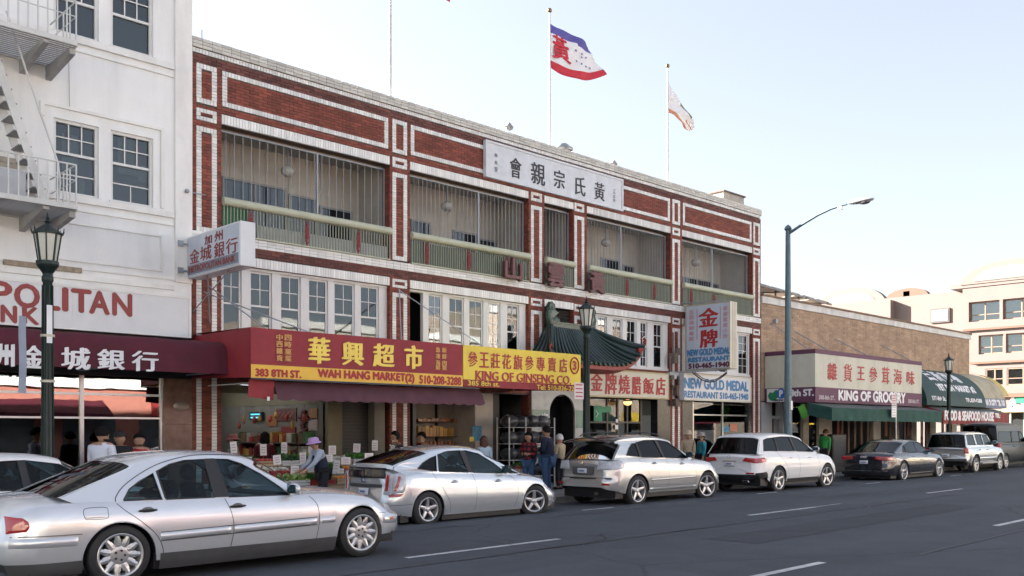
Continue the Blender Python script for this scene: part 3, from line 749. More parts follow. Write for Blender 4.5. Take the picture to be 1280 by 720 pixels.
for k, (a, b, c, d) in enumerate(WINS):
    if c > 9: dh_window(a, b, c, d, 10.2, (3, 2), (1, 1), PURP if k % 4 == 1 else BLUG, None)
    else:
        wo = dh_window(a, b, c, d, 7.18, (3, 2), (1, 1), None)
        m = MB(); zz = 6.40+.38; m.box(a+.055, b-.055, 20.09, 20.115, zz-.012, zz+.012); 
        if k == 2: m.box((a+b)/2-.01, (a+b)/2+.01, 20.09, 20.115, 6.43, zz)
        m.build('muntin', WPAINT, wo)
        if k in (0, 2):
            q = MB()
            for (u0, u1, v0, v1, y) in (((.25, .6, .35, .85, 20.19), (.62, .75, .05, .3, 20.18)) if k == 0 else ((.25, .72, .45, 1.0, 20.2), (.72, .95, .38, .62, 20.19))):
                q.box(a+(b-a)*u0, a+(b-a)*u1, y, y+.006, c+(d-c)*v0, c+(d-c)*v1)
            q.build('hanging_paper', mat('paper_white', (.55, .54, .52), .8, var=.08), wo)
            q = MB(); u0 = .3 if k == 0 else .68; q.box(a+(b-a)*u0, a+(b-a)*(u0+.12), 20.175, 20.18, c+(d-c)*(.55 if k else .80), c+(d-c)*.9); q.build('red_paper', mat('paper_red', (.45, .06, .08), .8), wo)
# wood-look siding left of the ladder
sg = MB(); SID = mat('tan_siding', (.38, .33, .27), .8, var=.2, sc=8, grime=.3)
for k in range(9): boxpart('siding_board', SID, wbd, fx(-30, 19.97), fx(30.5, 19.97), 19.955, 19.99, 5.93+k*.105, 5.93+k*.105+.098)
# --- bank shop front
zf = 2.95
boxpart('fascia', BLACK, wbd, wbx0, wbx1, 20.0, 20.3, 2.86, 4.6)
GRAN = mat('brown_granite', (.15, .085, .06), .22, var=.45, sc=5, spec=.6)
xg0, xg1 = fx(203.5, 20), fx(240.5, 20)
for k, (z0, z1) in enumerate(((.14, 1.0), (1.006, 1.9), (1.906, 2.86))): boxpart('granite_slab', GRAN, wbd, xg0, xg1-.01, 19.985, 20.3, z0, z1)
MB().lathe([(0, .02), (.75, .02), (1, .01), (1, 0)], (fx(227, 19.97), 19.985, fz(227, 508, 19.97)), 20, Matrix.Rotation(R(90), 3, 'X') @ Matrix.Diagonal((.17, .09, 1))).build('oval_plate', mat('plate_brass', (.30, .26, .2), .35, metal=.5), wbd)
BG = glass('bank_glass', .3, .20, rough=.01, wav=.045)
ALU = mat('aluminium', (.5, .5, .5), .3, metal=.8)
xm1, xm0 = fx(102, 20.05), fx(202, 20.05)
cols = [-6.2, -3.2, -.4, 2.2, xm1, xm0]
sf = MB()
for x in cols: sf.box(x-.035, x+.035, 20.02, 20.12, .14, 2.86)
for z in (2.02, 2.50): sf.box(cols[0], cols[-1], 20.035, 20.09, z-.018 if z < 2.2 else z-.03, z+.02)
zz = fz(150, 540, 20.05)
sf.build('shop_window_frame', ALU, wbd)
boxpart('stall_riser', BGRAN, wbd, wbx0, xm0, 20.03, 20.3, .14, .55)
for i in range(len(cols)-1): MB().box(cols[i]+.03, cols[i+1]-.03, 20.06, 20.07, .55, 2.86).build('shop_window', BG, wbd)
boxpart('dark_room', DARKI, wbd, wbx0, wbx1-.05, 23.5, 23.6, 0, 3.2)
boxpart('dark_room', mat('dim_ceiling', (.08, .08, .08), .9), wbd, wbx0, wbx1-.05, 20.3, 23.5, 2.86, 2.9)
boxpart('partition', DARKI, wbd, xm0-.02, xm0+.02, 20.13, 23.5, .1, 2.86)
# fire escape -------------------------------------------------------
FEW = mat('fire_escape_paint', (.60, .60, .58), .5, var=.06, grime=.25)
FED = mat('fire_escape_steel', (.36, .355, .345), .7, var=.15, grime=.3)
fe = thing('fire_escape', 'white painted iron fire escape with two platforms and a steep ladder on the white building', 'fire escape', (4.5, 20, 5.8))
PX0, PX1, PY0 = 1.6, 5.98, 18.54
for zp in (5.82, 8.80):
    pf = MB(); pf.box(PX0, PX1, PY0, PY0+.012, zp-.03, zp+.06); pf.box(PX1-.012, PX1, PY0+.012, 20, zp-.05, zp+.0); pf.box(PX0, PX0+.012, PY0+.012, 20, zp-.05, zp); pf.box(PX0, PX1, 19.93, 19.99, zp-.05, zp)
    po = pf.build('platform', FEW, fe)
    y = PY0+.05; k = 0
    while y < 19.9:
        loc = (PX0, y, zp-.03)
        if zp < 6 and k == 0: slat = MB().box(0, PX1-PX0-.012, 0, .045, 0, .012).build('grating_bar', FED, po, org=loc, local=True)
        else: piece(slat, loc, parent=po)
        y += .098; k += 1
    for xb in (PX1-.55, 3.4, PX0+.4):   # brackets
        MB().add([(xb, PY0+.05, zp-.10), (xb+.10, PY0+.05, zp-.10), (xb+.10, 20, zp-.30), (xb, 20, zp-.30), (xb, PY0+.05, zp-.04), (xb+.10, PY0+.05, zp-.04), (xb+.10, 20, zp-.04), (xb, 20, zp-.04)],
            [(3, 2, 1, 0), (4, 5, 6, 7), (0, 1, 5, 4), (1, 2, 6, 5), (2, 3, 7, 6), (3, 0, 4, 7)]).build('bracket', FED, po)
    MB().add([(PX1-.10, PY0+.12, zp-.16), (PX1, PY0+.12, zp-.16), (PX1, 20, zp-.30), (PX1-.1, 20, zp-.30), (PX1-.1, PY0+.12, zp-.055), (PX1, PY0+.12, zp-.055), (PX1, 20, zp-.055), (PX1-.1, 20, zp-.055)],
            [(3, 2, 1, 0), (4, 5, 6, 7), (0, 1, 5, 4), (1, 2, 6, 5), (2, 3, 7, 6), (3, 0, 4, 7)]).build('bracket', FED, po)
    zr = zp+.78; rl = MB()
    for z, r_ in ((zr, .016), (zp+.50, .010)): rl.tube([(PX0, PY0+.02, z), (PX1-.02, PY0+.02, z), (PX1-.02, 19.98, z)], r_, 6)
    rl.build('handrail', FEW, po)
    x = PX1-.02; k = 0
    while x > PX0:
        loc = (x, PY0+.02, zp)
        if zp < 6 and k == 0: bal = MB().box(-.011, .011, -.011, .011, 0, .78).build('rail_post', FEW, po, org=loc, local=True)
        else: piece(bal, loc, parent=po)
        x -= .155; k += 1
    for yy in (PY0+.35, PY0+.7, PY0+1.05): piece(bal, (PX1-.02, yy, zp), parent=po)
# ladder stair
p0, p1 = Vector((5.70, 19.25, 5.84)), Vector((4.74, 19.25, 8.80))
for dy in (0, .52): MB().bar(p0+Vector((0, dy, 0)), p1+Vector((0, dy, 0)), .02, .13).build('stringer', FEW, fe)
for k in range(12):
    q = p0.lerp(p1, (k+.6)/12.2)
    MB().box(q.x-.11, q.x+.10, 19.265, 19.755, q.z, q.z+.02).build('tread', FED, fe)
MB().tube([(5.02, 19.22, 9.3), (5.55, 19.22, 7.65), (5.86, 19.22, 6.75), (5.90, 19.22, 6.4), (5.86, 19.22, 5.9)], .018, 7).build('stair_rail', FEW, fe)
MB().tube([(6.28, 20.0-.02, 9.2), (6.30, 19.98, 8.0)], .006, 5).build('wire', FED, wbd)
boxpart('drop_chute', mat('galv_sheet', (.42, .43, .45), .6), fe, 4.75, 5.35, 19.3, 19.9, 5.86, 6.5)
MB().tube([(4.62, PY0-.03, 5.85), (4.62, PY0-.03, 5.1)], .02, 6).build('pull_rod', mat('rust', (.18, .08, .05), .9), fe)
# hook fittings on the corner
mb = MB()
for z in (6.85,): mb.tube([(BX0-.12, 19.99, z), (BX0+.25, 19.9, z-.02)], .012, 6); mb.ball((BX0-.14, 19.92, z), .05, 8)
mb.build('wall_bracket', GREYM, wbd)

# --- METROPOLITAN BANK sign board
ms = thing('bank_signboard', 'long white signboard with large red capital letters above the maroon awning', 'sign', (5, 19.8, 3.74))
xr = fx(239.5, 19.72)
boxpart('board', SIGNW, ms, -1.2, xr, 19.74, 19.94, 3.72, 4.58)
mb = MB()
for q in ((-1.2, xr, 4.535, 4.585), (-1.2, xr, 3.715, 3.74)): mb.box(q[0], q[1], 19.725, 19.739, q[2], q[3])
mb.box(xr-.05, xr, 19.726, 19.739, 3.74, 4.535); mb.box(fx(91, 19.72)-.004, fx(91, 19.72)+.004, 19.735, 19.739, 3.74, 4.535)
mb.build('border', STUC2, ms)
Ym = 19.736; L = .60
def letters(parent, word, xs_, z0, h, Y, m, bold, wl=None):
    for ch, (p, q) in zip(word, xs_): mb = MB(); text_into(mb, ch, (p, Y-.003, z0), (1, 0, 0), (0, 0, 1), (0, -1, 0), q-p, h, bold); mb.build('letter', m, parent)
zt_ = 4.07
xs_ = [(fx(a, Ym), fx(b, Ym)) for a, b in ((-12, 14), (19, 48.5), (54, 74), (79, 84), (90, 113), (112.5, 136), (141.5, 164))]
lead = []; x = xs_[0][0]
for wd in (.22, .30, .22, .24, .34): x -= wd+.06; lead.insert(0, (x, x+wd))
letters(ms, 'METROPOLITAN', lead+[xs_[0], xs_[1], xs_[2], xs_[3], xs_[4], xs_[5], xs_[6]], zt_, .43, Ym, INKM, .022)
x = fx(2, Ym); nb = [(fx(2, Ym), fx(20, Ym)), (fx(29, Ym), fx(48, Ym))]
letters(ms, 'BANK', [(x-.78, x-.5), (x-.43, x-.1)]+nb, 3.77, .30, Ym, INKM, .02)

# --- maroon barrel awning of the bank
ba = thing('bank_awning', 'maroon barrel awning with white Chinese characters over the bank front', 'awning', (4, 19, 2.9))
xa0, xa1 = -2.0, BX0-.005
prof = [(19.98, 3.60), (18.75, 3.58)] + [(18.75-.40*math.sin(t), 3.28+.30*math.cos(t)) for t in (math.pi/2*k/6 for k in range(1, 7))] + [(18.31, 2.90)]
mb = MB(); rows = []
n = 44
for i in range(n+1):
    x = xa0+(xa1-xa0)*i/n; sag = .012*math.sin(i*1.7)+.006*math.sin(i*3.1)
    rows.append([(x, y+sag*.6*(j > 0), z-abs(sag)*(1 if j < 4 else .3)) for j, (y, z) in enumerate(prof)])
mb.grid(rows)
mb.add([(xa1, y, z) for y, z in prof]+[(xa1, 19.98, 2.9)], [tuple(range(len(prof)+1))]); mb.add([(xa0, y, z) for y, z in prof]+[(xa0, 19.98, 2.9)], [tuple(range(len(prof)+1))])
mb.build('canopy', MAROON, ba)
for k in range(6): boxpart('awning_rib', GREYM, ba, xa0+.05+k*2.1, xa0+.08+k*2.1, 18.4, 19.95, 2.93, 2.96)
Yb = 18.30
sign_chars(ba, [('州', -6, 17, 430, 458), ('金', 28.5, 55, 432, 460), ('城', 77.5, 112, 434.5, 462), ('銀', 122.5, 155, 437, 462), ('行', 165.5, 197, 439, 464)], Yb, INKW, .018)
x = fx(-6, Yb); mb = MB(); text_into(mb, '加', (x-.45, Yb-.003, fz(0, 457, Yb)), (1, 0, 0), (0, 0, 1), (0, -1, 0), .36, .42, .018); mb.build('lettering', INKW, ba)

# --- blade sign of the bank
bs = thing('bank_blade_sign', 'white box blade sign with red Chinese characters and a grey strip of red letters', 'sign', (8.6, 18.8, 5))
bx, by0, by1, bz0, bz1 = 8.58, 17.56, 19.93, 4.99, 5.87
boxpart('cabinet', SIGNW, bs, bx, bx+.32, by0, by1, bz0, bz1, bev=.015)
mb = MB(); mb.box(bx-.012, bx-.001, by0+.02, by1-.02, bz0+.03, bz1-.04); mb.build('face', SIGNB, bs)
boxpart('name_strip', mat('dull_slate', (.20, .23, .28), .5), bs, bx-.018, bx-.013, by0+.04, by1-.04, bz0+.06, bz0+.26)
def on_x(px0, px1, X): return yx(px0, X), yx(px1, X)
def blade_chars(parent, lst, X, m, bold, stroke=True):
    for ch, px0, px1, pt, pb in lst:
        mb = MB(); ya, yb_ = on_x(px0, px1, X); pm = (px0+px1)/2
        text_into(mb, ch, (X-.003, ya, zx(pm, pb, X)), (0, -1, 0), (0, 0, 1), (-1, 0, 0), ya-yb_, zx(pm, pt, X)-zx(pm, pb, X), bold, stroke=stroke)
        mb.build('character', m, parent)
blade_chars(bs, [('加', 256, 265, 294, 305), ('州', 268.5, 278.5, 288.5, 301), ('金', 237.5, 249.5, 311.5, 329), ('城', 250.5, 264.5, 307, 325), ('銀', 268, 280.5, 302.5, 321.5), ('行', 283, 297, 297.5, 316.5)], bx-.0125, INKM, .010)
mb = MB(); text_into(mb, 'METROPOLITAN BANK', (bx-.0195, by1-.12, bz0+.10), (0, -1, 0), (0, 0, 1), (-1, 0, 0), 2.08, .125, .008); mb.build('lettering', INKM, bs)
mb = MB()
for z in (5.15, 5.72): mb.tube([(bx-.16, 19.98, z), (bx-.02, 19.9, z)], .02, 6); mb.box(bx-.2, bx-.1, 19.9, 19.98, z-.06, z+.06)
mb.tube([(bx+.1, 19.2, 4.99), (bx+.5, 19.98, 4.1)], .014, 6); mb.tube([(bx+.1, 18.2, 4.99), (bx+.1, 19.9, 4.3)], .012, 6)
mb.build('mounting_bracket', GREYM, bs)

# --- market awning: red box canopy with yellow strip
YF = 17.36; ZT, ZS, ZB = 3.78, 3.06, 2.80
xL, xM, xR = BX0-.0, fx(578.5, YF), fx(725.5, YF)
ma = thing('market_awning', 'big red box awning lettered in yellow for the market', 'awning', (11, 18.6, 2.8))
mb = MB()
mb.grid([[(x, YF+(.008*math.sin(x*9)) , z) for z in (ZS, (ZS+ZT)/2, ZT)] for x in (xL+(xM-xL)*i/24 for i in range(25))])
mb.add([(xL, YF, ZB), (xL, YF, ZT), (xL, 19.98, ZT), (xL, 19.98, ZB+.08)], [(0, 1, 2, 3)])
mb.add([(xL, YF, ZT), (xM-.005, YF, ZT), (xM-.005, 19.98, ZT+.05), (xL, 19.98, ZT+.05)], [(0, 1, 2, 3)])
mb.build('canvas', REDF, ma)
boxpart('yellow_strip', mat('amber_awning', (.78, .47, .06), .6, var=.08, grime=.1), ma, xL, xM-.005, YF-.006, YF+.01, ZB, ZS)
boxpart('bottom_bar', mat('dark_blue_bar', (.04, .045, .07), .5), ma, xL, xM-.005, YF-.008, YF+.02, ZB-.03, ZB-.002)
CH = [('華', 386.5, 411.5, 422, 454.5), ('興', 428.5, 453.5, 428, 456.5), ('超', 467, 492, 430, 458.5), ('市', 506.5, 527.5, 432, 461)]
sign_chars(ma, CH, YF-.012, INKY, .028)
for s_, p, q, ps in (('中西雜貨', 345.5, 353, (418, 426.5, 435, 444)), ('四時菓菜', 356, 364, (418.5, 427, 436, 444.5))):
    sign_chars(ma, [(c, p, q, y, y+7.3) for c, y in zip(s_, ps)], YF-.012, mat('dull_gold_letter', (.60, .33, .10), .6), .008, name='small_lettering')
for s_, p, q, ps in (('急凍海鮮', 544.5, 550, (434, 442, 450, 456)), ('新鮮肉類', 552.5, 558, (434.5, 442.5, 450.5, 456.5))):
    sign_chars(ma, [(c, p, q, y, y+6.3) for c, y in zip(s_, ps)], YF-.012, MATS['dull_gold_letter'], .008, name='small_lettering')
sign_text(ma, '383 8TH ST.', 319.5, 376, 462.3, 471.2, YF-.008, INKR, .014)
sign_text(ma, 'WAH HANG MARKET(2)', 397.5, 517.5, 464.5, 477.2, YF-.008, INKR, .017)
sign_text(ma, '510-208-3288', 524.5, 576, 470.5, 480.3, YF-.008, INKR, .014)
boxpart('awning_light', mat('tube_light', (.7, .7, .65), .5), ma, xL+.3, xL+.32, 17.6, 19.9, 2.72, 2.74)
# --- ginseng shop awning
ga = thing('ginseng_awning', 'yellow box awning with red characters and a circled number, right of the red awning', 'awning', (16, 18.6, 2.8))
zr_ = 2.972
mb = MB(); mb.box(xM+.005, xR, YF-.01, YF+.02, zr_, ZT)
mb.add([(xM+.005, YF, ZT), (xR, YF, ZT), (xR, 19.98, ZT+.05), (xM+.005, 19.98, ZT+.05)], [(0, 1, 2, 3)]); mb.build('canvas', YELL, ga)
boxpart('red_strip', REDF, ga, xM+.005, xR, YF-.012, YF+.018, ZB, zr_)
mb = MB(); mb.add([(xR, YF+.02, ZB+.03), (xR, YF+.02, ZT), (xR, 19.98, ZT), (xR, 19.98, ZB+.1)], [(0, 1, 2, 3)]); mb.build('side_panel', REDF, ga)
mb = MB()
cs = []
for k, c in enumerate('參王莊花旗參專賣店'):
    p = 585+14.35*k*.995; top = 439.5+.95*k*1.15; cs.append((c, p, p+11.6-k*.25, top, top+19-.2*k))
sign_chars(ga, cs, YF-.014, INKR, .013)
mb = MB(); cx_, cz_ = fx(717.6, YF), fz(717.6, 457, YF)
pts = [(cx_+.155*math.cos(t), YF-.02, cz_+.21*math.sin(t)) for t in (2*math.pi*k/24 for k in range(25))]
mb.tube(pts, .018, 6, caps=False); text_into(mb, '3', (cx_-.06, YF-.017, cz_-.11), (1, 0, 0), (0, 0, 1), (0, -1, 0), .12, .22, .02); mb.build('shop_number', INKR, ga)
def serif(word, px0, px1, pt, pb, Y, parent, m):
    mb = MB(); xa, xb = fx(px0, Y), fx(px1, Y); pm = (px0+px1)/2; za, zb = fz(pm, pb, Y), fz(pm, pt, Y)
    text_into(mb, word, (xa, Y-.003, za), (1, 0, 0), (0, 0, 1), (0, -1, 0), xb-xa, zb-za, .016, stroke=True)
    # slab serifs under and over the straight stems
    vs, fs, x0, x1, y0, y1 = glyphs(word); sx = (xb-xa)/(x1-x0); h = zb-za
    adv = 0
    for i, ch in enumerate(word):
        if ch == ' ' or ch in 'OGCSQ.': continue
        pre = glyphs(word[:i+1]); one = glyphs(ch); cx1 = (pre[3]-x0)*sx+xa; w_ = (one[3]-one[2])*sx; cx0 = cx1-w_
        st = {'K': (0, 1), 'I': (.5,), 'N': (0, 1), 'F': (0,), 'E': (0, 1)}.get(ch, (0,))
        for f_ in st:
            xc = cx0+.02+(w_-.04)*f_
            for z in (za+.008, zb-.008):
                mb.box(xc-.04, xc+.04, Y-.0035, Y-.0025, z-.008, z+.008)
    return mb.build('lettering', m, parent)
serif('KING OF GINSENG CO.', 594.5, 713.5, 466.8, 478.2-.6, YF-.014, ga, INKR)
sign_text(ga, '385 8th st.', 585, 624, 476.6, 482.4, YF-.016, YELL, .004)
sign_text(ga, 'Tel: 510-836-2288', 671, 724.3, 482.2, 488, YF-.016, YELL, .004)
# scalloped valance hanging under both awnings
va = thing('scalloped_awning', 'faded maroon scalloped awning flap hanging under the red market awning', 'awning', (13, 17.3, 2.5))
Yv = 17.40; xa, xb = fx(347.5, Yv), fx(606, Yv); n = 17; mb = MB(); rows = []
for i in range(n*8+1):
    x = xa+(xb-xa)*i/(n*8); sc = .035*abs(math.sin(math.pi*i/8)); wv = .02*math.sin(x*5)+.01*math.sin(x*13)
    rows.append([(x, Yv+.25, 2.79), (x, Yv+.08+wv*.5, 2.62), (x, Yv+wv, 2.40-sc)])
mb.grid(rows); o = mb.build('valance', MAUVE, va)
boxpart('front_bar', GREYM, va, xa, xb, Yv+.2, Yv+.24, 2.775, 2.80)
rf = MB(); xf0, xf1 = fx(311, 17.5), fx(343, 17.5); rf.grid([[(xf0+(xf1-xf0)*i/8+.03*(j == 0), 17.55+.015*math.sin(i*1.3), 2.79-.36*j-.05*i/8*j) for j in (0, 1)] for i in range(9)])
rf.build('red_flap', REDF, None, 'small red cloth flap hanging left of the scalloped maroon awning', 'awning flap')
boxpart('white_tag', INKW, bpy.data.objects['red_flap'], fx(335.5, 17.45), fx(338.8, 17.45), 17.50, 17.505, 2.36, 2.44)
# stays holding the awnings
mb = MB()
for px0, py0, x1, z1 in ((498, 362, 14.2, 3.8), (499.5, 362, 13.0, 3.85)):
    mb.tube([(fx(px0, 19.97), 19.98, fz(px0, py0, 19.97)), (x1+1.2 if px0 < 499 else x1-.2, 18.2, 3.82)], .014, 6); mb.build('awning_stay', mat('stay_rod', (.38, .42, .46), .4, metal=.5), ma); mb = MB()
mb.tube([(BX0+.25, 19.98, 4.75), (BX0+1.4, 17.6, 3.8)], .014, 6); mb.build('awning_stay', MATS['stay_rod'], ma); mb = MB(); mb.tube([(BX0+.35, 19.98, 4.9), (BX0+.5, 17.7, 3.8)], .014, 6)
mb.build('awning_stay', mat('stay_rod', (.38, .42, .46), .4, metal=.5), ma)
# ------------------------------------------------------------------ pagoda porch roof over the arched door
pr = thing('pagoda_roof', 'dark green glazed tile pagoda roof with red eaves over the arched doorway', 'porch roof', (20.2, 19.4, 3.7))
GT = mat('green_glazed_tile', (.012, .030, .025), .32, var=.4, sc=8, obrand=.25, coat=.3, grime=.3)
GT2 = mat('mossy_green_glaze', (.03, .065, .045), .4, var=.5, sc=10, coat=.2)
REDL = mat('red_lacquer', (.28, .035, .03), .5, var=.15, grime=.2)
EX0, EX1, EY = 18.29, 22.2, 18.86          # eave corners
RX0, RX1, RY, RZ = 19.15, 20.85, 19.75, 4.80
ZE = 3.74
def pw(t): return math.copysign(abs(t)**1.35, t)
def eave_z(x):                              # eave line sweeps up towards both corners
    t = abs(2*(x-EX0)/(EX1-EX0)-1); return ZE + (.56 if x > (EX0+EX1)/2 else .24)*t**4.5
def roof_pt(s, t):                          # s along the slope width 0..1, t from eave (0) to ridge (1), concave
    xe_ = EX0+(EX1-EX0)*s; xr_ = RX0+(RX1-RX0)*s
    k = t; z = eave_z(xe_)+(RZ-eave_z(xe_))*pw(t)
    return Vector((xe_+(xr_-xe_)*k, EY+(RY-EY)*t, z))
mb = MB(); mb.grid([[roof_pt(i/30, j/10) for j in range(11)] for i in range(31)])
# side slopes run back to the wall
for sx_, xe_, xr_ in ((0, EX0, RX0), (1, EX1, RX1)):
    mb.grid([[Vector((xe_+(xr_-xe_)*t, EY+(RY-EY)*t+(19.98-(EY+(RY-EY)*t))*q, eave_z(xe_)+(RZ-eave_z(xe_))*pw(t)-.25*q*(1-t))) for t in (j/8 for j in range(9))] for q in (k/4 for k in range(5))])
mb.build('roof_bed', GT, pr)
NT = 20
for i in range(NT+1):
    s_ = i/NT; pts = [roof_pt(s_, t)+Vector((0, -.015, .02)) for t in (-.04, 0, .1, .22, .36, .52, .7, .86, .98)]
    m2 = MB(); m2.tube(pts, [.05]*9, 8); m2.build('tile_ridge', GT, pr)
    e = roof_pt(s_, -.04)+Vector((0, -.02, .0)); MB().lathe([(0, .02), (.045, .02), (.058, 0), (.058, -.04)], e, 10, Matrix.Rotation(R(100), 3, 'X')).build('end_tile', GT2, pr)
for sx_, xe_, xr_ in ((0, EX0, RX0),):
    for q in (.2, .45, .7, .93):
        pts = [Vector((xe_+(xr_-xe_)*t, EY+(RY-EY)*t+(19.98-(EY+(RY-EY)*t))*q, eave_z(xe_)+(RZ-eave_z(xe_))*pw(t)-.25*q*(1-t)+.02)) for t in (-.03, .15, .35, .6, .8, .97)]
        MB().tube(pts, .048, 8).build('tile_ridge', GT, pr)
# hip ridges
for xe_, xr_, s_ in ((EX0, RX0, 0), (EX1, RX1, 1)):
    m2 = MB(); m2.tube([roof_pt(s_, t)+Vector((0, 0, .07)) for t in (-.05, .1, .3, .5, .7, .9, 1)], .075, 8); m2.build('hip_ridge', GT, pr)
m2 = MB(); m2.box(RX0-.1, RX1+.1, RY-.07, RY+.1, RZ-.05, RZ+.12); m2.box(RX0-.12, RX1+.12, RY-.1, RY+.13, RZ+.12, RZ+.16); m2.box(RX0-.12, RX1+.12, RY-.1, RY+.13, RZ-.09, RZ-.05); m2.build('main_ridge', GT2, pr)
def dragon(x, f):
    m2 = MB(); P = lambda a, b: (x+a*f, RY-.06, RZ+b)
    m2.prism([(-.06, -.1), (.26, -.1), (.34, .1), (.28, .26), (.20, .18), (.16, .34), (.30, .44), (.14, .50), (.10, .66), (-.02, .74), (-.12, .60), (-.05, .42), (-.14, .3), (-.06, .1)], P, (0, .14, 0))
    m2.ball((x+.0*f, RY+.01, RZ+.55), (.1, .1, .12), 8); m2.ball((x+.14*f, RY+.01, RZ+.2), (.16, .11, .17), 8)
    m2.tube([(x-.02*f, RY, RZ+.1), (x-.1*f, RY, RZ+.35), (x-.06*f, RY, RZ+.6)], [.1, .08, .05], 8)
    m2.build('ridge_dragon', GT2, pr, bev=.012)
dragon(RX0-.02, 1); dragon(RX1+.02, -1)
# red fascia below the tiles, curled tips
m2 = MB(); rows = []
for i in range(31):
    x = EX0+(EX1-EX0)*i/30; z = eave_z(x); rows.append([(x, EY+.0, z-.03), (x, EY-.0, z-.17), (x, EY+.14, z-.19)])
m2.grid(rows); m2.grid([[(x, EY+.14, eave_z(x)-.19), (x, 19.97, 3.45)] for x in (EX0+(EX1-EX0)*i/30 for i in range(31))])
rows = []
for x in (EX0, EX1): m2.grid([[(x, EY, eave_z(x)-.03), (x, EY, eave_z(x)-.17)], [(x, 19.97, eave_z(x)-.28), (x, 19.97, 3.45)]])
m2.build('red_fascia', REDL, pr)
for x, f in ((EX0, -1), (EX1, 1)):
    z = eave_z(x); m2 = MB(); g = 1 if f > 0 else .55
    m2.tube([(x-.2*f*g, EY, z-.06*g), (x, EY-.01, z-.02), (x+.12*f*g, EY-.02, z+.12*g), (x+.13*f*g, EY-.02, z+.28*g), (x+.03*f*g, EY-.02, z+.36*g), (x-.06*f*g, EY-.02, z+.29*g), (x-.03*f*g, EY-.02, z+.22*g)], [r_*g for r_ in (.06, .06, .055, .05, .04, .035, .02)], 8)
    m2.build('curled_tip', REDL, pr)
    m3 = MB(); (f > 0) and m3.tube([(x+.02*f, EY-.07, z+.0), (x+.13*f, EY-.08, z+.13), (x+.14*f, EY-.08, z+.28), (x+.03*f, EY-.075, z+.38), (x-.08*f, EY-.075, z+.30)], .016, 6); (f > 0) and m3.build('tip_outline', WPAINT, pr)
m2 = MB(); x = 19.15; 
# doorway -----------------------------------------------------------
GMAR = mat('grey_green_stone', (.28, .30, .29), .3, var=.3, sc=4, spec=.6)
GPAN = mat('green_panel', (.06, .17, .13), .25, var=.15, spec=.6)
pf_ = thing('arched_doorway', 'dark arched doorway in a polished grey stone front under the pagoda roof', 'doorway', (19.9, 20, 0))
dx0, dx1 = fx(664, 19.95), fx(730, 19.95); ax0, ax1 = fx(686.5, 19.95), fx(718, 19.95); azt = fz(700, 493, 19.95)
ac, ar = (ax0+ax1)/2, (ax1-ax0)/2; zsp = azt-ar*1.0
arc = [(ac-ar*math.cos(t), zsp+ar*math.sin(t)) for t in (math.pi*k/14 for k in range(15))]
poly = [(dx0, .14), (ax0, .14)] + arc + [(ax1, .14), (dx1, .14), (dx1, 3.4), (dx0, 3.4)]
MB().prism(poly, lambda a, b: (a, 19.93, b), (0, .06, 0)).build('stone_front', GMAR, pf_)
boxpart('green_band', GPAN, pf_, dx0+.02, ax0-.05, 19.918, 19.929, 1.85, 2.38); boxpart('green_band', GPAN, pf_, ax1+.05, dx1-.02, 19.918, 19.929, 1.85, 2.38)
m2 = MB(); cxx, czz = (dx0+ax0)/2+.15, 2.13
for k in range(4): m2.obox((cxx, 19.914, czz), (.30, .006, .05), Matrix.Rotation(math.pi*k/4, 3, 'Y'))
m2.build('white_emblem', INKW, pf_)
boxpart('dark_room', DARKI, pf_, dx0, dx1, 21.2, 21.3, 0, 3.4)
m2 = MB(); m2.box(ax0-.02, ac-.1, 20.5, 20.54, .14, 2.3); m2.build('door_leaf', mat('brown_door', (.08, .05, .035), .5), pf_)
m2 = MB()
for k in range(len(arc)-1):
    a_, b_ = arc[k], arc[k+1]; m2.add([(a_[0], 19.99, a_[1]), (b_[0], 19.99, b_[1]), (b_[0], 20.5, b_[1]), (a_[0], 20.5, a_[1])], [(0, 1, 2, 3)])
m2.add([(ax0, 19.99, .14), (ax0, 19.99, zsp), (ax0, 20.5, zsp), (ax0, 20.5, .14)], [(0, 1, 2, 3)]); m2.add([(ax1, 19.99, .14), (ax1, 19.99, zsp), (ax1, 20.5, zsp), (ax1, 20.5, .14)], [(0, 1, 2, 3)])
m2.build('arch_reveal', BGRAN, pf_)

# ------------------------------------------------------------------ restaurant signs
gs = thing('restaurant_signboard', 'cream signboard with six red Chinese characters below the pagoda roof', 'sign', (22.5, 19.6, 2.8))
Ys = 19.6; x0, x1 = fx(736, Ys), fx(836, Ys)
boxpart('board', SIGNC, gs, x0, x1, Ys, Ys+.25, 2.80, 3.66)
mb = MB(); YB = mat('gilt_edge', (.45, .36, .18), .5)
mb.box(x0, x1, Ys-.012, Ys-.001, 3.62, 3.665); mb.box(x0, x1, Ys-.012, Ys-.001, 2.795, 2.84); mb.box(x1-.04, x1, Ys-.0125, Ys-.001, 2.84, 3.62); mb.build('border', YB, gs)
sign_chars(gs, [('金', 738.5, 753, 466, 488.5), ('牌', 756.5, 770.5, 466.5, 493), ('燒', 773.5, 787, 469, 492.5), ('腊', 790, 801, 471, 493), ('飯', 804, 817, 472.5, 492.5), ('店', 820, 831.5, 472, 494)], Ys-.004, INKR, .026)
g2 = thing('restaurant_signboard', 'pale signboard with two lines of faded blue capitals over the restaurant window', 'sign', (27.3, 19.6, 2.8))
x0, x1 = fx(855, Ys), fx(939, Ys)
boxpart('board', SIGNW, g2, x0, x1, Ys, Ys+.2, 2.80, 3.72)
mb = MB(); mb.box(x0, x1, Ys-.012, Ys-.001, 3.67, 3.725); mb.box(x0, x1, Ys-.012, Ys-.001, 2.795, 2.85); mb.box(x1-.06, x1, Ys-.0125, Ys-.001, 2.85, 3.67); mb.build('border', SIGNC, g2)
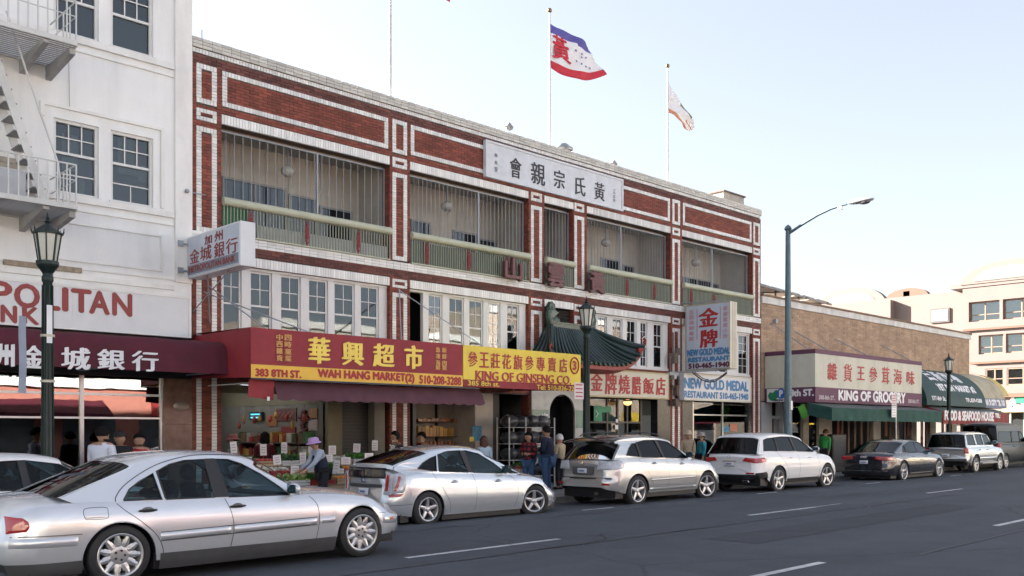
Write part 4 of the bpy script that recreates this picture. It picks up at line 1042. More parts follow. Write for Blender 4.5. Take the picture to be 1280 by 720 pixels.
sign_text(g2, 'NEW GOLD MEDAL', 855.5, 935, 475, 487, Ys-.005, INKB, .03)
sign_text(g2, 'RESTAURANT 510-465-1940', 855.5, 935, 490.5, 498.2, Ys-.005, INKB, .018)
bl = thing('restaurant_blade_sign', 'tall cream and pale blue blade sign with two big red characters', 'sign', (25.9, 19, 3.8))
X = 25.73; y0, y1 = 18.04, 19.9; z0, z1 = 3.82, 6.06
boxpart('cabinet', SIGNC, bl, X, X+.42, y0, y1, z0, z1, bev=.02)
mb = MB(); mb.box(X+.15, X+.17, y0-.008, y0-.001, z0+.03, z1-.03); mb.box(X+.27, X+.29, y0-.008, y0-.001, z0+.03, z1-.03); mb.build('seam', mat('old_cream', (.45, .40, .30), .6), bl)
boxpart('face', SIGNB, bl, X-.012, X-.001, y0+.04, y1-.06, z0+.04, z1-.04)
boxpart('frame', mat('tan_frame', (.40, .34, .24), .6), bl, X-.008, X-.0005, y0+.0, y1-.0, z0+.0, z1-.0)
blade_chars(bl, [('金', 874, 897.5, 385, 408), ('牌', 875.5, 896.5, 412, 434)], X-.013, INKR, .035)
mb = MB()
for s_, p0_, p1_, za_, zb_ in (('NEW GOLD MEDAL', 859.5, 912, 4.32, 4.53), ('RESTAURANT', 860.5, 911.8, 4.11, 4.25)):
    ya, yb_ = on_x(p0_, p1_, X-.013); text_into(mb, s_, (X-.016, ya, za_), (0, -1, 0), (0, 0, 1), (-1, 0, 0), ya-yb_, zb_-za_, .022)
mb.build('lettering', INKB, bl)
mb = MB(); ya, yb_ = on_x(861, 911.5, X-.013); text_into(mb, '510-465-1940', (X-.016, ya, 3.89), (0, -1, 0), (0, 0, 1), (-1, 0, 0), ya-yb_, .16, .02); mb.build('lettering', mat('dark_maroon_letter', (.12, .02, .04), .5), bl)
mb = MB(); ya, yb_ = on_x(871, 871.6, X-.013); mb.box(X-.0135, X-.013, yb_, ya, 4.85, 5.9); mb.build('divider_line', INKR, bl); mb = MB(); ya, yb_ = on_x(900, 900.6, X-.013); mb.box(X-.0135, X-.013, yb_, ya, 4.85, 5.9); mb.build('divider_line', INKR, bl)
PINK = mat('faded_pink_letter', (.52, .30, .34), .5)
for col_, p0_, p1_ in (('生猛海鮮粵菜', 861.5, 867.5), ('喜慶筵席小炒', 904, 909.5)):
    for k, c in enumerate(col_):
        ya, yb_ = on_x(p0_, p1_, X-.013); z = 5.76-k*.185; mb = MB(); text_into(mb, c, (X-.016, ya, z), (0, -1, 0), (0, 0, 1), (-1, 0, 0), ya-yb_, .14, .01); mb.build('small_character', PINK, bl)
mb = MB(); mb.tube([(X-.15, 19.95, 6.15), (X+.1, 18.3, 6.1)], .02, 6); mb.tube([(X+.2, 18.3, 3.8), (X-.9, 19.98, 3.72)], .03, 6); mb.box(X-1.1, X-.6, 19.7, 19.9, 3.62, 3.72); mb.box(X-1.0, X-.85, 19.6, 19.75, 3.5, 3.62)
pts = [(X-.2+1.3*t, 19.45-.5*t, 3.75-.32*math.sin(math.pi*t)) for t in (k/10 for k in range(11))]
mb.build('mounting_bracket', GREYM, bl); mb = MB(); mb.tube(pts, .022, 6); mb.build('cable', BLACK, bl); mb = MB(); mb.tube([(p[0]+.05, p[1]+.02, p[2]+.06) for p in pts], .015, 6)
mb.build('cable', BLACK, bl)
mb = MB(); mb.box(24.95, 25.15, 19.75, 19.99, 4.05, 4.4); mb.tube([(25.05, 19.9, 5.1), (25.05, 19.9, 4.4), (24.9, 19.9, 4.2), (24.9, 19.9, 3.4), (25.1, 19.9, 3.2)], .03, 6); mb.lathe([(0, 0), (.12, 0), (.12, .1), (0, .1)], (25.2, 19.85, 4.45), 12, Matrix.Rotation(R(90), 3, 'X')); mb.box(25.15, 25.45, 19.8, 19.97, 2.95, 3.3); mb.box(25.1, 25.42, 19.82, 19.97, 2.6, 2.85)
mb.build('meter_box', mat('meter_rust', (.16, .12, .10), .7, var=.3), bb)

# ------------------------------------------------------------------ shop interiors, ground floor of the brick building
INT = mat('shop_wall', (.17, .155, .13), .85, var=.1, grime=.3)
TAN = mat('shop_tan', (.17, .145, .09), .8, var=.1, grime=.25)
FLO = mat('shop_floor', (.06, .055, .05), .8)
mk = thing('market_interior', 'open front market room with pale walls and hanging posters behind produce stands', 'shop room', (10.5, 22, .14))
xw = fx(409, 20.15)
boxpart('side_wall', INT, mk, xw, xw+.12, 20.25, 26, .14, 2.42)
boxpart('beam', TAN, mk, BX0+.7, xw+.4, 20.36, 20.6, 2.62, 2.80)
boxpart('wall_band', TAN, mk, xw-.02, xw+.12, 20.25, 26, 2.42, 2.95)
boxpart('back_wall', INT, mk, BX0+.3, xw, 26, 26.1, .14, 3.0)
boxpart('side_wall', INT, mk, BX0+.31, BX0+.36, 20.4, 26, .14, 3.0)
boxpart('ceiling', mat('shop_ceiling', (.12, .11, .095), .9), mk, BX0+.3, xw+1.8, 20.36, 26, 2.95, 3.0)
boxpart('floor', FLO, mk, BX0+.3, xw+1.8, 20, 26, .13, .15)
boxpart('column', TAN, mk, xw, fx(425.5, 20.2), 20.12, 20.34, .14, 2.79)
boxpart('column', mat('beige_column', (.20, .18, .15), .8, var=.1), mk, fx(467, 20.1), fx(480, 20.1), 20.06, 20.34, .14, 2.79)
sh0, sh1 = fx(426, 20.3), fx(467, 20.3)
z = .16
SHUT = mat('shutter_steel', (.05, .045, .04), .6, var=.15)
while z < 2.78: boxpart('shutter_slat', SHUT, mk, sh0, sh1-.12, 20.36, 20.39, z, z+.078); z += .085
boxpart('shutter_guide', BLACK, mk, sh1-.13, sh1-.0, 20.3, 20.4, .14, 2.79)
for (y_, L_) in ((21.2, 1.3), (22.6, 1.3), (24.0, 1.3)):
    for x_ in (9.9, 11.1): MB().box(x_, x_+.1, y_, y_+L_, 2.88, 2.92).build('ceiling_light', mat('fluorescent', (.9, .95, 1), .5, emit=1.6), mk)
def poster(px0, px1, pt, pb, m, label, name='poster'):
    X_ = xw-.01; ya, yb_ = yx(px0, X_), yx(px1, X_); pm = (px0+px1)/2
    t = thing(name, label, name.replace('_', ' '), (X_, (ya+yb_)/2, zx(pm, pb, X_)), group='posters and signs on the market wall')
    boxpart('sheet', m, t, X_-.02, X_, yb_, ya, zx(pm, pb, X_), zx(pm, pt, X_)); return t, X_, ya, yb_, zx(pm, pb, X_), zx(pm, pt, X_)
PR = mat('poster_red', (.20, .025, .02), .6, var=.3, sc=15); PO = mat('poster_ochre', (.30, .12, .04), .6, var=.4, sc=18); PW = mat('poster_pale', (.38, .30, .28), .6, var=.2)
PD = mat('poster_dark', (.10, .035, .03), .5, var=.3)
t, X_, ya, yb_, za, zb = poster(346, 371, 510.5, 526.5, PD, 'wide dark framed picture with red goods, highest of the wall posters')
for k in range(8): m2 = MB(); m2.ball((X_-.03, ya-(ya-yb_)*(k+.8)/9, za+(zb-za)*(.35+.25*(k % 2))), (.012, .035, .035), 6); m2.build('picture_detail', mat('poster_spot', (.3, .08, .03), .6), t)
poster(335, 346.5, 519, 532.5, PO, 'small ochre and red poster left of the wide framed picture')
poster(352, 370, 533.5, 546, PR, 'plain red banner hung below the wide framed picture')
poster(387, 397, 510.5, 523, PO, 'red and gold new year poster nearest the tan column')
poster(386, 397, 524.5, 538, PW, 'pale calendar sheet under the red and gold poster')
m2 = MB(); X_ = xw-.06
for k in range(40): y_ = yx(379, X_)+random.uniform(-.18, .18); m2.ball((X_, y_, 2.25-k*.028), (.05, random.uniform(.06, .13), .035), 6)
m2.build('hanging_ornament', mat('ornament_dark_red', (.10, .02, .02), .7, var=.5), None, 'dark red bushy ornament hanging on the market wall beside the calendar', 'ornament')
t = thing('led_sign', 'small blue glowing sign on the market side wall', 'led sign', (xw-.1, 22.8, 1.9))
X_ = xw-.05; ya, yb_ = yx(314, X_), yx(329, X_); za, zb = zx(321, 525, X_), zx(321, 515, X_)
boxpart('case', BLACK, t, X_-.05, X_+.04, yb_, ya, za, zb, bev=.01)
for k in (.22, .62): boxpart('light_bar', mat('led_blue', (.1, .7, .9), .5, emit=.2), t, X_-.058, X_-.051, yb_+.08, ya-.08, za+(zb-za)*k, za+(zb-za)*(k+.16))
SHELFG = [('goods_red', (.25, .03, .02)), ('goods_gold', (.35, .2, .05)), ('goods_green', (.04, .12, .04)), ('goods_pale', (.35, .33, .28)), ('goods_brown', (.12, .07, .04))]
for r_, z_ in enumerate((.75, 1.12, 1.47)):
    boxpart('goods_shelf', mat('dull_shelf', (.08, .06, .05), .7), mk, xw-.42, xw-.01, 20.6, 24.6, z_-.03, z_)
    y_ = 20.62; gi = 0
    while y_ < 24.5:
        w_ = random.uniform(.10, .26); h_ = random.uniform(.10, .27); n_, c_ = random.choice(SHELFG); gi += 1
        boxpart('goods_packet', mat(n_, c_, .5, var=.3, sc=14, obrand=.4), mk, xw-.38+random.uniform(0, .08), xw-.06, y_, y_+w_-.02, z_+.001, z_+h_); y_ += w_
for k in range(14):
    y_ = 20.7+k*.28; zz = random.uniform(1.95, 2.25); m2 = MB(); m2.tube([(xw-.3, y_, 2.4), (xw-.3, y_, zz)], .004, 5); m2.ball((xw-.3, y_, zz-.06), (.05, .05, random.uniform(.07, .12)), 8); (k % 3 != 1) and m2.build('hanging_goods', mat(*[('goods_red', (.25, .03, .02)), ('goods_brown', (.12, .07, .04)), ('goods_gold', (.35, .2, .05))][k % 3]), mk)
# ginseng shop
gk = thing('ginseng_shop_interior', 'beige shop wall with wooden shelves of golden boxes behind the brick pier', 'shop room', (15.5, 21, .14))
a, b = BAY[1]
xc = fx(586, 20.4); xd = fx(624, 20.2)
SW = mat('ginseng_wall', (.24, .20, .155), .8, var=.08, grime=.2)
boxpart('back_wall', SW, gk, a-.1, xc+.2, 21.1, 21.2, .14, 2.95)
boxpart('ceiling', MATS['shop_ceiling'], gk, a-.1, b+.1, 20.36, 23.5, 2.9, 2.95)
boxpart('floor', FLO, gk, a-.1, b+.1, 20, 23.5, .13, .15)
boxpart('post', BLACK, gk, fx(515.5, 20.1), fx(519.5, 20.1), 20.08, 20.2, .14, 2.8)
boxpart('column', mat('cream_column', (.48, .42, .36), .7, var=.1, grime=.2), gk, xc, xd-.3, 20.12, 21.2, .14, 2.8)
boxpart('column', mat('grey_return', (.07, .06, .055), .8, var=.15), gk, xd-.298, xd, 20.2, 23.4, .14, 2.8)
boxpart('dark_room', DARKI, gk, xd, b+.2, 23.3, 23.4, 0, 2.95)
boxpart('blue_poster', mat('poster_blue', (.08, .26, .38), .5, var=.6, sc=16), gk, fx(590.5, 20.1), fx(602.5, 20.1), 20.10, 20.118, fz(596, 551, 20.1), fz(596, 532.5, 20.1))
boxpart('notice', YELL, gk, fx(587, 20.1), fx(592.5, 20.1), 20.095, 20.1, fz(590, 552, 20.1), fz(590, 546, 20.1))
boxpart('gold_poster', mat('poster_gold', (.42, .22, .05), .5, var=.5, sc=20), gk, fx(576, 21), fx(586, 21), 21.07, 21.09, fz(580, 550.5, 21), fz(580, 533, 21))
WOODB = mat('dark_shelf', (.05, .03, .02), .6)
GOLDB = mat('golden_box', (.42, .22, .05), .4, var=.3, obrand=.3)
JAR = mat('amber_jar', (.30, .10, .03), .3, var=.3, obrand=.4)
for zi, py in enumerate((527, 545.5, 560)):
    Ysf = 20.95; zz = fz(543, py, Ysf); boxpart('shelf', WOODB, gk, fx(519, Ysf), fx(567.5, Ysf), 20.8, 21.08, zz-.02, zz)
    x = fx(520, Ysf)
    while x < fx(565, Ysf):
        wd = random.uniform(.09, .14)
        if zi == 1:
            o = MB().box(x, x+wd, 20.84, 20.98, zz+.001, zz+random.uniform(.22, .3)).build('golden_box', GOLDB, None, 'golden goods box on the middle shelf, one of the upright row', 'box', 'golden boxes on the ginseng shop shelf')
        elif zi == 0:
            if random.random() < .8: MB().box(x, x+wd, 20.84, 20.98, zz+.001, zz+random.uniform(.05, .1)).build('packet', JAR, None, 'flat reddish packet on the top shelf, one of the row beside the pier', 'packet', 'packets on the ginseng shop shelf')
        else:
            MB().lathe([(0, .0), (.05, 0), (.055, .1), (.05, .16), (.035, .17), (.035, .2), (0, .2)], (x+.05, 20.9, zz+.001), 10).build('jar', JAR, None, 'small amber jar on the lowest shelf, one of the row of jars', 'jar', 'jars on the ginseng shop shelf')
        x += wd+.015
boxpart('upright', WOODB, gk, fx(547, 20.98), fx(548.5, 20.98), 21.0, 21.09, .14, 2.8)
# delivery rack with bundled black bags
rk = thing('wire_rack', 'tall chrome wire rack piled with grey wrapped bundles by the doorway', 'rack', (18, 19.2, .14))
r0, r1 = fx(633.5, 19.2), fx(690, 19.2)
RW = mat('rack_white', (.5, .5, .48), .4)
mb = MB()
for x_ in (r0, (r0+r1)/2-.25, r1):
    for y_ in (19.1, 19.6): mb.tube([(x_, y_, .14), (x_, y_, fz(660, 522, 19.2))], .02, 6)
mb.build('post', RW, rk)
SH_ = []
for z_ in (.5, .95, 1.4, 1.85):
    m2 = MB()
    for y_ in (19.1, 19.22, 19.35, 19.48, 19.6): m2.tube([(r0, y_, z_), (r1, y_, z_)], .008, 5)
    m2.build('shelf', RW, rk); SH_.append(z_)
BAGM = mat('black_plastic_bag', (.05, .052, .056), .35, var=.4, bump=.8, bsc=14, obrand=.5, spec=.6)
for z_ in SH_:
    for k in range(4):
        lv = ['bottom', 'second', 'third', 'top'][SH_.index(z_)]; pos = ['leftmost', 'second from left', 'third from left', 'rightmost'][k]
        x_ = r0+.22+(r1-r0-.4)*k/3.2; m2 = MB(); m2.ball((x_, 19.35, z_+.17), (.26, .24, .17), 12)
        for v in m2.v: v += Vector((random.uniform(-1, 1), random.uniform(-1, 1), random.uniform(-1, 1)))*.022
        m2.build('wrapped_bundle', BAGM, None, 'lumpy grey plastic wrapped bundle, %s on the %s shelf of the wire rack' % (pos, lv), 'bundle', 'wrapped bundles on the wire rack')
# restaurant ground floor
rs = thing('restaurant_entrance', 'dark restaurant entrance with glass doors below the cream signboard', 'shop front', (22.5, 20.3, .14))
a, b = BAY[3]
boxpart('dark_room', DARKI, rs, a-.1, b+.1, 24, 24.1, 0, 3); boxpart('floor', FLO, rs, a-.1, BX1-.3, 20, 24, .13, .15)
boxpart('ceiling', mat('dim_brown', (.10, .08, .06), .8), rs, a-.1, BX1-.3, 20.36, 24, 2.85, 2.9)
gd = glass('door_glass', .6, .02)
xs_ = [fx(p, 20.25) for p in (735, 758, 771, 783, 800)]
mb = MB()
for x in xs_: mb.box(x-.03, x+.03, 20.2, 20.28, .14, 2.8)
mb.box(xs_[0], xs_[-1], 20.205, 20.275, 2.0, 2.06); mb.build('door_frame', mat('bronze_frame', (.07, .06, .05), .5), rs)
for i in range(4): boxpart('door_pane', gd, rs, xs_[i]+.03, xs_[i+1]-.03, 20.235, 20.245, .2, 2.79)
gsn = thing('hanging_green_sign', 'green hanging sign with white arrow shape behind the lamp post', 'sign', (21.2, 20.15, 1.7))
gx0, gx1 = fx(742, 20.12), fx(752, 20.12); GRS = mat('bright_green', (.015, .20, .09), .5)
boxpart('sheet', GRS, gsn, gx0, gx1, 20.1, 20.12, fz(748, 526.5, 20.1), fz(748, 507, 20.1)); boxpart('sheet', GRS, gsn, gx1+.01, gx1+.45, 20.11, 20.13, fz(756, 515.5, 20.1), fz(756, 508, 20.1))
mb = MB(); zc = fz(747, 517.5, 20.1); mb.tube([(gx0+.08, 20.09, zc+.1), (gx0+.18, 20.09, zc), (gx0+.08, 20.09, zc-.1)], .012, 5); mb.build('arrow', INKW, gsn)
xl = fx(784.5, 19.9); zl = fz(784.5, 503, 19.9)
lm = thing('entrance_lamp', 'glowing amber dome lamp over the restaurant entrance', 'lamp', (xl, 19.9, 2.7))
MB().ball((xl, 19.9, zl), (.14, .14, .10), 12).build('globe', mat('amber_glow', (1, .55, .2), .4, emit=.3), lm); MB().lathe([(.16, 0), (.16, .03), (.05, .06), (.05, .12)], (xl, 19.9, zl+.03), 12).build('cap', BLACK, lm)
for px, py, r_, m_ in ((771, 526, .055, INKW), (770.5, 534, .07, SIGNW)): boxpart('door_notice', m_, rs, fx(px, 20.2)-r_, fx(px, 20.2)+r_, 20.19, 20.199, fz(px, py, 20.2)-r_, fz(px, py, 20.2)+r_)
boxpart('glow_wall', mat('glowing_inside_wall', (.33, .34, .32), .8, emit=.03), rs, fx(803, 21.4), fx(826, 21.4), 21.4, 21.45, .14, 2.3)  # wall glows faintly by itself, standing in for the light inside
for pxx0, pxx1 in ((822, 838), (853, 866), (936, 942)): boxpart('granite_pier', BGRAN, rs, fx(pxx0, 20.0), fx(pxx1, 20.0) if pxx1 != 838 else BAY[3][1]-.002, 20.0 if pxx1 != 942 else 20.02, 20.3, .14, 2.8)
a, b = BAY[4]
x0_, x1_ = fx(866, 20.1), fx(935, 20.1)
mb = MB()
for x in (x0_, fx(903, 20.1), x1_): mb.box(x-.03, x+.03, 20.08, 20.16, .5, 2.8)
mb.box(x0_, x1_, 20.085, 20.155, 2.3, 2.35); mb.box(x0_, x1_, 20.08, 20.16, .45, .5); mb.build('window_frame', ALU, rs)
boxpart('stall_riser', BGRAN, rs, x0_, x1_, 20.06, 20.2, .14, .45)
boxpart('shop_window', gd, rs, x0_+.03, x1_-.03, 20.115, 20.125, .5, 2.8)
boxpart('back_wall', mat('pale_inside_wall', (.42, .42, .40), .8, var=.05), rs, BAY[4][0], BX1-.3, 22.2, 22.3, .14, 2.9)
boxpart('ceiling_light', mat('fluorescent', (.9, .95, 1), .5), rs, fx(880, 21.2), fx(925, 21.2), 21.3, 21.45, 2.78, 2.82)
boxpart('red_picture', PR, rs, fx(900, 22.1), fx(917, 22.1), 22.15, 22.19, fz(908, 527, 22.1), fz(908, 517, 22.1))
boxpart('blue_notice', mat('poster_blue', (.08, .26, .38), .5), rs, fx(902, 20.1), fx(912, 20.1), 20.10, 20.11, fz(907, 540, 20.1), fz(907, 533, 20.1))
boxpart('orange_notice', mat('salmon_paper', (.55, .22, .14), .6), rs, fx(912.5, 20.1), fx(921.5, 20.1), 20.095, 20.105, fz(917, 539, 20.1), fz(917, 530, 20.1))
# leafy plant behind the window
def leafy(name, label, c, r, n, m, pot=None, trunk=True, cat='plant'):
    t = thing(name, label, cat, (c[0], c[1], .14))
    mb = MB()
    for k in range(n):
        u = Vector((random.gauss(0, 1), random.gauss(0, 1), random.gauss(0, 1))).normalized()*(random.random()**.45)
        p = Vector(c)+Vector((u.x*r[0], u.y*r[1], u.z*r[2]))*(1+.25*math.sin(u.x*5+u.z*7))
        a_ = Vector((random.uniform(-1, 1), random.uniform(-1, 1), random.uniform(-.8, .3))).normalized()*random.uniform(.05, .09); b_ = a_.cross(Vector((random.uniform(-1, 1), random.uniform(-1, 1), 1))).normalized()*.02
        mb.add([p-a_, p+b_, p+a_, p-b_], [(0, 1, 2, 3)])
    mb.build('foliage', m, t, kind='stuff')
    mb = MB()
    for k in range(7):
        e = Vector(c)+Vector((random.uniform(-.6, .6)*r[0], random.uniform(-.6, .6)*r[1], random.uniform(-.2, .8)*r[2])); s0 = Vector((c[0], c[1], .5)); mb.tube([s0, s0.lerp(e, .5)+Vector((0, 0, .1)), e], [.03, .018, .006], 6)
    mb.build('stem', mat('bark', (.10, .07, .05), .9), t)
    MB().lathe([(0, 0), (.18, 0), (.24, .36), (.26, .38), (.22, .38), (.2, .3), (0, .3)], (c[0], c[1], .14), 14).build('pot', mat('terracotta', (.28, .12, .07), .8), t)
leafy('potted_tree', 'dark green leafy potted tree filling the restaurant window', (fx(881, 20.6), 20.75, 1.75), (.72, .35, .95), 2600, mat('leaf_green', (.035, .075, .03), .5, var=.3, island=.45))
# ------------------------------------------------------------------ tan grocery building
gx0, gx1, gt = BX1+.02, 50.8, 7.0
gb = thing('grocery_building', 'long single storey tan brick shop building with a white cornice', 'building', (40, 20, 0))
TANB = mat('tan_brick', (.38, .27, .185), .85, var=.22, sc=1.6, bump=.5, bsc=18, island=.16, grime=.35, streak=1)
boxpart('wall', mat('tan_mortar', (.32, .235, .17), .9, var=.1, grime=.3), gb, gx0, gx1, 20.02, 36, 2.9, gt-.3)
mb = MB(); k = 0; z = 3.6
while z < 6.62:                            # tan brick courses
    x = gx0 - (.15 if k % 2 else 0)
    while x < gx1:
        a, b = max(x, gx0)+.006, min(x+.40, gx1)-.006
        if b-a > .03: mb.box(a, b, 20.0+random.uniform(-.004, .004), 20.05, z, z+.088)
        x += .40
    z += .098; k += 1
mb.build('brickwork', TANB, gb, kind='stuff')
boxpart('cornice', mat('cornice_white', (.62, .61, .58), .7, var=.08, grime=.35, streak=1), gb, gx0, gx1+.06, 19.93, 20.25, 6.66, 6.92)
boxpart('cap', mat('cap_brown', (.18, .12, .08), .8, var=.2), gb, gx0, gx1+.1, 19.89, 20.3, 6.92, 7.0)
boxpart('side_parapet', mat('tan_mortar', (.3, .21, .14)), gb, gx1-.3, gx1, 20.3, 36, 6.7, 6.95)
mb = MB()
for x, z in ((33.0, 5.75), (31.2, 5.95), (36.2, 5.7), (40.5, 5.7)): mb.tube([(x, 19.99, z), (x+.75, 18.7, 4.85)], .02, 6)
mb.build('awning_stay', GREYM, gb); boxpart('ball_lamp', GREYM, gb, 31.4, 31.55, 19.85, 19.99, 5.95, 6.1)
# shop fronts below: piers, dark openings, door
DFR = mat('dark_front', (.03, .028, .028), .5)
boxpart('dark_room', DARKI, gb, gx0+.1, gx1, 23, 23.1, 0, 2.9); boxpart('ceiling', DARKI, gb, gx0+.1, gx1, 20.1, 23, 2.86, 2.9); boxpart('floor', FLO, gb, gx0, gx1, 20, 23, .13, .15)
PG = mat('grey_pier', (.36, .37, .38), .7, var=.1, grime=.2); PB = mat('beige_pier', (.42, .38, .31), .8, var=.1, grime=.25)
for a, b, m_ in ((gx0+.02, fx(965, 20), PG), (fx(977.5, 20), fx(980, 20), PG), (fx(1004, 20), fx(1011, 20), PB), (fx(1024, 20), fx(1040, 20), PB), (fx(1092, 20), fx(1101, 20), PB), (fx(1120, 20), fx(1124, 20), PB), (fx(1140, 20), fx(1146, 20), PB), (fx(1163, 20), fx(1170, 20), PB), (fx(1190, 20), fx(1196, 20), PB), (gx1-.5, gx1, PB)):
    boxpart('pier', m_, gb, a, b, 20.0, 20.3, .14, 2.86)
boxpart('door', mat('grey_door', (.17, .17, .18), .5), gb, fx(966, 20.2), fx(976, 20.2), 20.15, 20.2, .14, 2.2); boxpart('transom', PG, gb, fx(965, 20), fx(978, 20), 20.05, 20.2, 2.22, 2.34)
for a, b in ((980, 1004), (1011, 1024)): boxpart('shop_window', glass('door_glass', .7, .06), gb, fx(a, 20.1), fx(b, 20.1), 20.12, 20.13, .5, 2.86)
boxpart('curtain', mat('ochre_display', (.38, .26, .14), .8, var=.5, sc=3), gb, fx(996, 20.6), fx(1026, 20.6), 20.6, 20.65, .5, 2.2)
mb = MB()
for p in (1052, 1060, 1068, 1076, 1084, 1112, 1130, 1152, 1158, 1178): mb.box(fx(p, 20.1), fx(p+2.2, 20.1), 20.1, 20.16, .5, 2.86)
mb.build('mullion', mat('brown_mullion', (.14, .09, .07), .6), gb, kind='stuff')
for p, m_ in ((1046, PR), (1134, PR), (1151, PW), (1182, PW), (1106, PO)): boxpart('window_poster', m_, gb, fx(p, 20.09), fx(p+3, 20.09), 20.08, 20.095, 1.5, 2.5)
# roof frame
mb = MB(); rfx0 = 31.2
for x in (31.4, 33.2, 35.0, 36.8):
    mb.box(x, x+.06, 21.0, 21.06, 6.9, 7.62-.04*(x-31)); mb.box(x, x+.06, 22.6, 22.66, 6.9, 7.62-.04*(x-31))
    mb.bar((x+.03, 20.6, 7.50-.03*(x-31)), (x+.03, 23, 7.62-.03*(x-31)), .06)
mb.bar((31.0, 20.7, 7.55), (37.2, 20.7, 7.3), .08); mb.bar((31.0, 22.9, 7.66), (37.2, 22.9, 7.42), .08)
rfr = mb.build('roof_frame', mat('frame_grey', (.22, .21, .20), .6), None, 'low metal frame with slatted panels standing on the grocery roof', 'roof frame')
for k in range(5): MB().obox((31.9+k*1.15, 21.8, 7.60-.045*k), (1.0, 2.1, .03), Matrix.Rotation(R(2.5), 3, 'Y')).build('panel', mat('panel_grey', (.35, .34, .33), .5, obrand=.3), rfr)
MB().tube([(33.4, 22, 7.6), (33.4, 22, 8.6)], .012, 5).tube([(33.1, 22, 8.4), (33.7, 22, 8.55)], .008, 5).build('roof_antenna', GREYM, None, 'thin television antenna above the roof frame', 'antenna')
# --- grocery awning
gw = thing('grocery_awning', 'cream box awning with plum bands and red characters on the tan brick building', 'awning', (35, 18.9, 2.8))
YG = 17.81; ax0, ax1 = 30.82, fx(1152, YG); PUR = mat('plum_band', (.11, .035, .075), .6, var=.1, grime=.15); CRE = mat('cream_canvas', (.56, .55, .46), .7, var=.05, grime=.22, streak=1)
mb = MB(); n = 8
mb.grid([[(ax0+(ax1-ax0)*i/n, YG+.01*(i % 2), z) for z in (3.38, 4.62)] for i in range(n+1)], sm=False)
mb.add([(ax0, YG, 3.38), (ax0, YG, 4.62), (ax0, 19.98, 4.62), (ax0, 19.98, 3.38)], [(0, 1, 2, 3)]); mb.add([(ax1, YG, 2.8), (ax1, YG, 4.62), (ax1, 19.98, 4.62), (ax1, 19.98, 2.8)], [(0, 1, 2, 3)])
mb.build('canvas', CRE, gw)
mb = MB(); mb.box(ax0-.004, ax1, YG-.01, 19.98, 4.62, 4.78); mb.box(ax0-.006, ax1, YG-.012, YG+.03, 2.82, 3.38); mb.box(ax0-.006, ax0+.02, YG+.03, 19.98, 2.82, 3.38); mb.build('plum_band', PUR, gw)
cs = [('雜', 1034.5, 1046, 454, 475), ('貨', 1054.5, 1064.5, 455, 477), ('王', 1071.5, 1080.5, 458.5, 475), ('參', 1086.5, 1096.5, 459, 478), ('茸', 1102.5, 1111.5, 459, 480), ('海', 1117, 1127, 461.5, 480.5), ('味', 1133.5, 1143, 464, 481)]
sign_chars(gw, cs, YG-.004, INKR, .024)
INKW2 = INKW
sign_text(gw, 'KING', 1048.5, 1072, 488.5, 500.5, YG-.014, INKW2, .035); sign_text(gw, 'OF', 1076, 1088, 489.8, 501.3, YG-.014, INKW2, .035); sign_text(gw, 'GROCERY', 1091.5, 1131.5, 490.5, 503, YG-.014, INKW2, .035)
sign_text(gw, '388-8th ST.', 1023.5, 1043, 494.5, 499.5, YG-.014, mat('grey_white_letter', (.4, .36, .38), .6), .012); sign_text(gw, '388-8th ST.', 1135, 1149, 499.5, 504, YG-.014, MATS['grey_white_letter'], .012)
mb = MB(); ya, yb_ = yx(970, ax0), yx(1017, ax0); text_into(mb, '388-8th ST.', (ax0-.009, ya, zx(1000, 495, ax0)), (0, -1, 0), (0, 0, 1), (-1, 0, 0), ya-yb_, .24, .02); mb.build('lettering', INKW, gw)
def slope_awning(name, label, x0, x1, ytop, ztop, yf, zf_, zv, m, m2, skew=0):
    t = thing(name, label, 'awning', ((x0+x1)/2, ytop, zv)); n = 30
    mb = MB(); mb.grid([[(x0+(x1-x0)*i/n, ytop, ztop), (x0+(x1-x0)*i/n, (ytop+yf)/2, (ztop+zf_)/2-.02*math.sin(i)**2), (x0+(x1-x0)*i/n, yf, zf_)] for i in range(n+1)])
    mb.build('canopy', m2, t)
    mb = MB(); mb.grid([[(x0+(x1-x0)*i/(n*4), yf+.02*math.sin(i*.7)*j, zf_-(zf_-zv)*j-(.03*abs(math.sin(i*math.pi/4)) if j == 1 else 0)) for j in (0, .5, 1)] for i in range(n*4+1)])
    mb.add([(x0, ytop, ztop), (x0, yf, zf_), (x0, yf, zv), (x0, ytop, zv+.2)], [(0, 1, 2, 3)])
    mb.build('valance', m, t); boxpart('front_bar', GREYM, t, x0, x1, yf+.02, yf+.05, zf_-.03, zf_); return t
GAW = mat('green_awning', (.015, .07, .055), .8, var=.3, grime=.3, bump=.3); GAD = mat('grey_green_top', (.10, .12, .12), .9, var=.2, grime=.3)
slope_awning('green_awning', 'dark green sloping awning with scalloped valance below the cream and plum box awning', fx(1040, 17.0), fx(1178, 17.0), 18.0, 2.80, 17.0, 2.60, 2.14, GAW, GAD)
